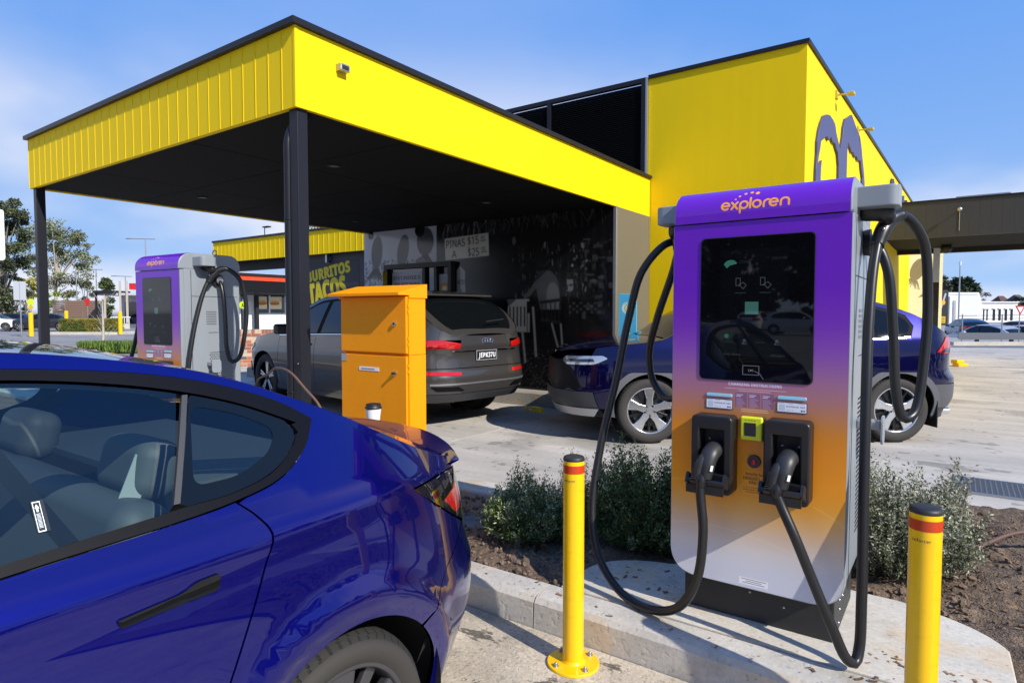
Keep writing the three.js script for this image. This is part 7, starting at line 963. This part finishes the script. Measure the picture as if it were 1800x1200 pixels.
{ // clipped hedge
  const D = 46, [x, z] = at(161, D), t = thing('hedge', 'clipped yellow-green hedge on the traffic island', 'hedge', [x, 0, z], TH), r = rng(61), L = [], Cl = []; const w = 3.85, h = 1.0, d = 1.2;
  for (let i = 0; i < 26000; i++) { const f = r(); let p; if (f < 0.4) p = V3((r() - 0.5) * w, r() * h, (r() - 0.5) * d); else if (f < 0.7) p = V3((r() - 0.5) * w, r() * h, d / 2); else if (f < 0.9) p = V3((r() - 0.5) * w, h, (r() - 0.5) * d); else p = V3((r() < 0.5 ? -0.5 : 0.5) * w, r() * h, (r() - 0.5) * d); p.add(V3((r() - 0.5) * 0.16, (r() - 0.5) * 0.12, (r() - 0.5) * 0.16)); const a = V3(r() - 0.5, r() - 0.3, r() - 0.5).normalize(); L.push([p, a, V3(r() - 0.5, r(), r()).normalize(), 0.09, 0.05]); const patchy = fbm((p.x + 4) / 8, (p.y + 1) / 8, 20, 3, 8), g = 0.6 + 0.8 * r(); Cl.push(patchy > 0.52 ? [0.20 * g, 0.17 * g, 0.025 * g] : [0.09 * g, 0.12 * g, 0.02 * g]); }
  mesh('foliage', leafGeo(L, Cl), farLeaf, t); mesh('stems', merge([...Array(14)].map((_, k) => rod([-w / 2 + 0.15 + k * 0.27, 0, 0], [-w / 2 + 0.2 + k * 0.26, h * 0.8, (k % 3 - 1) * 0.2], 0.012, 5))), twigM, t); }
{ const [x, z] = at(165, 45.5); const k = thing('traffic_island', 'raised concrete island under the clipped hedge', 'island', [x, 0, z], TH); const g = extrude(rrect(5.4, 3.2, 0.9), 0.14, 0.02, 2); g.rotateX(-Math.PI / 2); mesh('kerb', muv(g.translate(0, -0.02, 0)), M.kerb, k); }
{ // slatted fence round the bin yard
  const D = 62, [x0, z0] = at(115, D), f = thing('slat_fence', 'brown slatted timber screen fence behind the hedge', 'fence', [x0, 0, z0], TH); const h = hy(528, D), w = 60 / 1102 * D, brown = std({ color: lin([0.23, 0.15, 0.11]), roughness: 0.8 }), n = 13;
  for (let i = 0; i < n; i++) { const y = 0.35 + (h - 0.35) * (i + 0.5) / n; mesh('slat', bx(w, (h - 0.35) / n * 0.78, 0.03, w / 2, y, 0), brown, f); mesh('slat', bx(2.6, (h - 0.35) / n * 0.78, 0.03).rotateY(-0.55).translate(-1.15, y, -0.7), brown, f); }
  for (const x of [0, w / 2, w]) mesh('post', bx(0.1, h, 0.1, x, h / 2, -0.07), std({ color: lin([0.36, 0.28, 0.22]) }), f); mesh('backing', bx(w, h - 0.1, 0.02, w / 2, h / 2, -0.14), M.black, f); }
{ const D = 57, [x, z] = at(154, D), s = thing('stop_sign', 'red road sign on a post before the slatted fence', 'sign', [x, 0, z], TH); mesh('disc', cyl(0.26, 0.26, 0.03, 0, 0, 0, 8).rotateX(Math.PI / 2).rotateZ(0.39).translate(0, hy(529, D), 0), M.red, s); mesh('plate', bx(0.3, 0.3, 0.02, 0, hy(535, D), 0), M.red, s); mesh('post', rod([0, 0, -0.03], [0, hy(526, D), -0.03], 0.03), M.galv, s); }
{ // low restaurant with a dark awning and white posts
  const D = 60, [x, z] = at(172, D), b = thing('low_building', 'low white building with dark awning, pale posts and a red roof box', 'building', [x, 0, z], TH); const m = (px) => (px - 172) / 1102 * D, H = (py) => hy(py, D);
  mesh('wall', spanBox(m(178), m(300), 0, H(516), -4, -3), std({ color: lin([0.6, 0.6, 0.6]), roughness: 0.7 }), b); mesh('glazing', spanBox(m(186), m(240), 0.4, H(530), -3, -2.95), M.blackGloss, b); mesh('roof', spanBox(m(174), m(300), H(519), H(515), -4, 0.2), std({ color: lin([0.5, 0.5, 0.5]) }), b); mesh('awning', spanBox(m(171), m(208), H(516), H(511), -2, 0.6), M.charcoal, b); mesh('roof_box', spanBox(m(217), m(237), H(508), H(497), -2, -1), M.red, b);
  for (const px of [173, 188, 215, 227]) mesh('post', spanBox(m(px), m(px) + 0.14, 0, H(px > 200 ? 494 : 512), 0.3, 0.44), px > 180 ? std({ color: lin([0.5, 0.44, 0.38]) }) : M.charcoal, b);
  const rl = [[m(170), 0.35, m(196), 0.35], [m(196), 0.35, m(207), 1.1], [m(207), 1.1, m(240), 1.1], [m(196), 0.0, m(207), 0.7]]; for (const [a, c, d, e] of rl) mesh('handrail', rod([a, c, 1], [d, e, 1], 0.05), M.white, b); for (let k = 0; k < 9; k++) mesh('baluster', rod([m(207) + k * 0.21, 0, 1], [m(207) + k * 0.21, 1.1, 1], 0.025), M.white, b); mesh('low_wall', spanBox(m(205), m(240), 0, 0.5, 1.1, 1.3), std({ color: lin([0.6, 0.55, 0.5]) }), b); }
for (const [px, D, top, arm, label] of [[155, 95, 460, 0.9, 'thin street light pole left of the twin-head pole'], [171, 90, 474, 1.6, 'street light pole with twin heads above the fence'], [136, 80, 475, 0, 'bare grey pole behind the slatted fence'], [222, 80, 486, 1.4, 'street light pole above the red roof box'], [259, 70, 421, 1.8, 'street light with a long arm behind the far charger']]) { const [x, z] = at(px, D), p = thing('lamp_pole', label, 'lamp pole', [x, 0, z], TH), h = hy(top, D); mesh('pole', cyl(0.05, 0.09, h, 0, h / 2, 0, 8), M.galv, p); if (arm) { mesh('arm', rod([-arm, h + 0.05, 0], [arm * 0.6, h - 0.02, 0], 0.04), M.galv, p); mesh('lamp_head', rb(0.7, 0.1, 0.25, 0.03, -arm, h + 0.05, 0), M.galv, p); } }
{ const D = 30, [x, z] = at(180, D), t = thing('sapling', 'bare pale sapling on the grassed verge', 'tree', [x, 0, z], TH), r = rng(6), l = [taper([[0, 0, 0], [0.02, 1, 0], [0.0, 2.2, 0]], [0.07, 0.05, 0.02], 8, 6)]; for (let k = 0; k < 22; k++) { const y = 0.1 + r() * 1.9, a = r() * 6.28, ll = 0.25 + r() * 0.4; l.push(rod([0, y, 0], [Math.cos(a) * ll, y + ll * 1.1, Math.sin(a) * ll], 0.007, 4)); } mesh('trunk', merge(l), paleBark, t); }
{ // verge plants
  const r = rng(71); for (const [px, D, w, h, label] of [[172, 27, 1.6, 0.3, 'low dry tussock at the foot of the sapling'], [216, 24, 1.7, 0.42, 'bright green ground cover left of the far charger']]) { const [x, z] = at(px, D), t = thing('verge_plant', label, 'plant', [x, 0, z], TH), L = [], Cl = []; for (let i = 0; i < 2600; i++) { const a = r() * 6.28, q = Math.sqrt(r()); const c = V3(Math.cos(a) * q * w * 0.5, 0, Math.sin(a) * q * w * 0.4); L.push([c, V3(r() - 0.5, 1.1, r() - 0.5).normalize(), V3(r() - 0.5, 0.1, r() - 0.5).normalize(), h * (0.5 + 0.7 * r()), 0.035]); const g = 0.6 + 0.8 * r(); Cl.push([0.12 * g, 0.2 * g, 0.03 * g]); } mesh('leaves', leafGeo(L, Cl), farLeaf, t); } }
struct('verge', flat(poly([[-60, -3.9], [-17.9, -3.9], [-17.9, -2.4], [-60, -2.4]].map(([a, b]) => [a, b])), 0.03), std({ color: lin([0.10, 0.12, 0.04]), roughness: 1, bumpMap: rep(bumpFine, 1), bumpScale: 0.02 }));
{ // brick garden wall, brick by brick
  const D = 16.6, b0 = at(401, D), b1 = at(560, D * 1.02), len = Math.hypot(b1[0] - b0[0], b1[1] - b0[1]), w = thing('brick_wall', 'low wall of mottled red and cream bricks behind the far charger', 'wall', [b0[0], DY, b0[1]], Math.atan2(-(b1[1] - b0[1]), b1[0] - b0[0])); const h = 0.97, r = rng(81);
  mesh('mortar', bx(len, h - 0.012, 0.2, len / 2, h / 2, 0), std({ color: lin([0.46, 0.42, 0.36]), roughness: 0.95 }), w); const g = rb(0.23, 0.076, 0.11, 0.004, 0, 0, 0, 1), gh = rb(0.076, 0.11, 0.2, 0.004, 0, 0, 0, 1); const mats = [[0.42, 0.14, 0.07], [0.36, 0.11, 0.06], [0.48, 0.22, 0.13], [0.55, 0.42, 0.30], [0.30, 0.12, 0.08], [0.12, 0.10, 0.10], [0.42, 0.40, 0.38]].map((c) => std({ color: lin(c), roughness: 0.9, bumpMap: bumpFine, bumpScale: 0.002 })); const pick = () => mats[[0, 0, 1, 1, 2, 2, 3, 3, 4, 5, 6][Math.floor(r() * 11)]];
  for (let j = 0; j < 10; j++) for (let i = 0; i * 0.24 < len - 0.25; i++) mesh('brick', g, pick(), w).position.set(0.12 + i * 0.24 + (j % 2) * 0.12, 0.045 + j * 0.086, 0.049 + (r() - 0.5) * 0.004);
  for (let i = 0; i * 0.086 < len - 0.05; i++) mesh('brick', gh, pick(), w).position.set(0.043 + i * 0.086, 0.92, 0.008); }
{ // white building behind the brick wall
  const X = -27.4, b = thing('white_shop', 'white shop with black mesh awning, red strip and poster windows behind the brick wall', 'building'); const S = (px) => { const a = 0.6178465552 - Math.atan((px - 900) / 1102); return -(-X / Math.tan(a)); }; const D = (z) => -X * SN - z * CS, Y = (py, z) => hy(py, D(z));
  const zA = S(395), zB = S(530); mesh('wall', spanBox(X - 0.4, X, 0, 3.4, zB - 12, zA + 1), std({ color: lin([0.74, 0.73, 0.72]), roughness: 0.6 }), b);
  mesh('door', spanBox(X, X + 0.03, 0, 2.4, S(432), S(408)), M.blackGloss, b); for (const px of [414, 421]) mesh('door_frame', spanBox(X + 0.031, X + 0.06, 0.1, 2.4, S(px) - 0.03, S(px) + 0.03), M.white, b);
  const win = mesh('window', spanBox(X, X + 0.03, 1.5, 2.36, S(500), S(451)), M.blackGloss, b); const tex = canvas(128, 200, (g, w, h) => { g.fillStyle = '#f0dcae'; g.fillRect(0, 0, w, h); g.fillStyle = '#c9802f'; g.beginPath(); g.ellipse(64, 110, 46, 30, 0, 0, 7); g.fill(); g.fillStyle = '#8b3a16'; g.fillRect(22, 108, 84, 14); g.fillStyle = '#f6edd6'; g.fillRect(20, 20, 88, 26); g.fillStyle = '#e0a544'; g.beginPath(); g.ellipse(64, 92, 44, 22, 0, 3.14, 6.3); g.fill(); }); for (const px of [460, 482]) mesh('poster', new THREE.PlaneGeometry(0.8, 0.6).rotateY(Math.PI / 2).translate(X + 0.035, 2.0, S(px)), std({ map: tex, roughness: 0.4 }), win); mesh('mullion', spanBox(X + 0.031, X + 0.05, 1.5, 2.36, S(473) - 0.04, S(473) + 0.04), M.white, win);
  mesh('column', spanBox(X + 0.3, X + 0.46, 0, 3.2, S(443) - 0.08, S(443) + 0.08), M.charcoal, b);
  const l = []; for (let k = 0; k < 46; k++) for (let j = 0; j < 7; j++) { const z = zA - k * (zA - zB) / 46; l.push(bx(0.02, 0.035, 0.14).rotateX(0.55).translate(X + 1.2, 2.36 + j * 0.095, z + 0.05)); l.push(bx(0.02, 0.035, 0.14).rotateX(-0.55).translate(X + 1.2, 2.36 + j * 0.095, z - 0.08)); } mesh('awning_mesh', merge(l), M.charcoal, b).userData.kind = 'stuff'; mesh('awning_back', spanBox(X + 0.3, X + 0.35, 2.5, 3.1, zB, zA), M.black, b);
  mesh('red_strip', spanBox(X + 1.16, X + 1.22, 2.98, 3.2, zB, zA), std({ color: lin([0.75, 0.06, 0.015]), roughness: 0.5 }), b); mesh('awning_roof', spanBox(X + 0.2, X + 1.3, 3.2, 3.3, zB, zA), M.charcoal, b); }
{ const D = 22, [x, z] = at(427, D), s = thing('crossing_sign', 'round fluorescent yellow-green pedestrian crossing sign on a thin pole', 'sign', [x, DY, z], TH); const y = hy(536, D) - DY; mesh('disc', cyl(0.125, 0.125, 0.012, 0, 0, 0, 40).rotateX(Math.PI / 2).translate(0, y, 0), std({ color: lin([0.62, 0.80, 0.01]), roughness: 0.4 }), s); mesh('symbol', merge([rod([-0.03, y - 0.07, 0.008], [0.0, y + 0.02, 0.008], 0.012), rod([0.04, y - 0.07, 0.008], [0.0, y + 0.02, 0.008], 0.012), rod([0, y + 0.01, 0.008], [0, y + 0.06, 0.008], 0.014)]), M.black, s); mesh('pole', rod([0, 0, -0.02], [0, y + 0.2, -0.02], 0.018), M.galv, s); }
/* ---------- right background ---------- */
{ // guard rail along the edge of the raised driveway
  const D = 28, [x, z] = at(1686, D), g = thing('guard_rail', 'grey steel guard rail on posts along the far edge of the driveway', 'guard rail', [x, DY, z], TH); const prof = poly([[0, 0], [0.02, 0.06], [0.06, 0.09], [0.06, 0.13], [0.02, 0.16], [0.02, 0.19], [0.06, 0.22], [0.06, 0.27], [0.01, 0.31], [0, 0.31]]); const rg = extrude(prof, 8, 0); rg.rotateY(Math.PI / 2); rg.translate(0, 0.22, 0); mesh('rail', rg, std({ color: lin([0.13, 0.14, 0.17]), roughness: 0.5, metalness: 0.3 }), g); for (let k = 0; k < 5; k++) mesh('post', bx(0.12, 0.56, 0.12, 0.9 + k * 1.55, 0.27, -0.1), M.charcoal, g); mesh('kerb', muv(bx(9, 0.16, 0.25, 4, 0.06, 0.3)), M.kerb, g); }
{ const D = 31, [x, z] = at(1680, D), f = thing('wire_fence', 'thin wire fence with steel posts above the guard rail', 'fence', [x, 0, z], TH), m = (px) => (px - 1680) / 1102 * D; for (const px of [1692, 1762, 1832]) mesh('post', rod([m(px), -0.5, 0], [m(px), hy(552, D), 0], 0.03), M.galv, f); for (const py of [555, 561, 573]) mesh('wire', rod([m(1686), hy(py, D), 0], [m(1900), hy(py - 3, D), 0], 0.012), M.charcoal, f); }
struct('lower_lot', flat(poly([[-30, -32], [60, -32], [60, -120], [-30, -120]]), -0.02), std({ map: rep(asphaltTex, 0.3), color: C(2.2, 2.2, 2.2), roughness: 0.95 }));
{ const D = 52, [x, z] = at(1685, D), p = thing('lamp_pole', 'tall slim lamp pole before the white box building', 'lamp pole', [x, -0.5, z], TH), h = hy(466, D) + 0.5; mesh('pole', cyl(0.045, 0.07, h, 0, h / 2, 0, 8), M.galv, p); mesh('lamp_head', cyl(0.1, 0.06, 0.32, 0, h + 0.1, 0, 12), M.white, p); }
{ const D = 95, [x, z] = at(1644, D), b = thing('box_building', 'plain white box building with a grey doorway beyond the parked cars', 'building', [x, -1, z], TH), m = (px) => (px - 1644) / 1102 * D, H = (py) => hy(py, D) + 1; mesh('wall', spanBox(m(1640), m(1718), 0, H(517), -12, 0), std({ color: lin([0.62, 0.63, 0.65]), roughness: 0.7 }), b); mesh('side_wall', (() => { const s = poly([[m(1718), 0], [m(1727), 0], [m(1727), H(545)], [m(1722), H(520)], [m(1718), H(514)]]); return extrude(s, 10).translate(0, 0, -10); })(), M.white, b); mesh('parapet', spanBox(m(1638), m(1719), H(517) + 0.01, H(514), -12, 0.1), M.white, b); mesh('opening', spanBox(m(1651), m(1665), 0, H(521), 0, 0.06), std({ color: lin([0.14, 0.16, 0.22]) }), b); mesh('pilaster', spanBox(m(1665), m(1669), 0, H(521), 0, 0.5), M.white, b); mesh('pilaster', spanBox(m(1676), m(1681), 0, H(527), 0, 0.5), M.white, b); }
{ const D = 105, [x, z] = at(1722, D), b = thing('white_house_row', 'long low white building with narrow dark windows at right', 'building', [x, -1, z], TH), m = (px) => (px - 1722) / 1102 * D, H = (py) => hy(py, D) + 1; mesh('wall', spanBox(m(1720), m(1788), 0, H(532), -9, 0), M.white, b); mesh('cornice', spanBox(m(1718), m(1789), H(532) + 0.01, H(530), -9, 0.25), M.white, b); for (const px of [1728, 1734, 1745, 1755, 1766, 1776]) { const w = mesh('window', spanBox(m(px), m(px + (px < 1740 ? 2 : 4)), H(563), H(543), 0, 0.05), M.blackGloss, b); mesh('window_hood', spanBox(m(px) - 0.1, m(px + 4) + 0.1, H(543) + 0.01, H(541), 0, 0.2), M.white, w); } mesh('wall', spanBox(m(1788), m(1830), 0, H(540), -9, -0.5), M.white, b); }
for (const [px, D, w, h, roof, label] of [[1758, 190, 22, 528, [0.10, 0.055, 0.045], 'far house with brown tiled hip roof'], [1786, 185, 24, 526, [0.07, 0.07, 0.08], 'far cream house with dark grey hip roof']]) { const [x, z] = at(px, D), b = thing('far_house', label, 'house', [x, 0, z], TH), W = w / 1102 * D, e = hy(h + 6, D), t = hy(h - 8, D); mesh('wall', bx(W * 0.92, e, 5, 0, e / 2, 0), std({ color: lin([0.45, 0.38, 0.22]) }), b); const g = new THREE.BufferGeometry(); const a = W / 2; g.setAttribute('position', new THREE.Float32BufferAttribute([-a, e, 3, a, e, 3, a * 0.4, t, 0, -a, e, 3, a * 0.4, t, 0, -a * 0.4, t, 0, a, e, 3, a, e, -3, a * 0.4, t, 0, -a, e, -3, -a, e, 3, -a * 0.4, t, 0, a, e, -3, -a, e, -3, -a * 0.4, t, 0, a, e, -3, -a * 0.4, t, 0, a * 0.4, t, 0], 3)); g.computeVertexNormals(); mesh('roof', g, std({ color: lin(roof), roughness: 0.9 }), b); mesh('window', bx(W * 0.2, e * 0.25, 0.1, 0.3, e * 0.6, 2.52), M.blackGloss, b); }
{ const D = 30, [x, z] = at(1793, D), s = thing('give_way_sign', 'red bordered give way triangle at the right edge', 'sign', [x, 0, z], TH), y = hy(545, D); mesh('border', extrude(poly([[-0.26, 0.22], [0.26, 0.22], [0, -0.24]]), 0.01).translate(0, y, 0), M.red, s); mesh('face', extrude(poly([[-0.15, 0.15], [0.15, 0.15], [0, -0.12]]), 0.004).translate(0, y, 0.011), M.white, s); mesh('post', rod([0, -0.5, -0.03], [0, y + 0.2, -0.03], 0.025), M.galv, s); }
{ const D = 21, [x, z] = at(1657, D), t = canvas(128, 360, (g, w, h) => { g.fillStyle = '#17161b'; g.fillRect(0, 0, w, h); g.save(); g.translate(64, 110); g.rotate(0.35); g.fillStyle = '#a7a9c4'; g.fillRect(-14, -90, 22, 180); g.fillStyle = '#d9a714'; g.beginPath(); g.arc(4, 10, 26, 0, 7); g.fill(); g.restore(); g.fillStyle = '#e0b40c'; g.fillRect(36, 270, 60, 70); g.fillStyle = '#17161b'; for (let k = 0; k < 4; k++) g.fillRect(44, 280 + k * 15, 44, 6); }); const s = thing('flag_banner', 'black banner with yellow motif behind the blue suv roof', 'banner', [x, 0, z], TH); const h = hy(515, D); mesh('panel', rb(0.34, 1.15, 0.03, 0.01, 0, h - 0.5, 0), M.black, s); mesh('print', new THREE.PlaneGeometry(0.33, 1.13).translate(0, h - 0.5, 0.017), std({ map: t, roughness: 0.6 }), s); mesh('pole', rod([-0.18, 0, 0], [-0.18, h + 0.1, 0], 0.02), M.black, s); }
{ const D = 16.5, [x, z] = at(1691, D), s = thing('speed_hump', 'yellow rubber kerb ramp lying beyond the blue suv tail', 'ramp', [x, DY, z], TH + 0.2); for (let k = 0; k < 2; k++) mesh('segment', rb(0.32 - k * 0.08, 0.10, 0.2, 0.03, -k * 0.04, 0.04 + k * 0.09, -k * 0.05), M.bollard, s); }
struct('painted_arrow', flat(poly([[2.2, -13.2], [3.6, -13.0], [3.6, -12.7], [4.4, -13.3], [3.6, -13.9], [3.6, -13.5], [2.2, -13.4]].map(([a, b]) => [a, b])), DY + 0.004), M.white);
renderer.render(scene, camera);
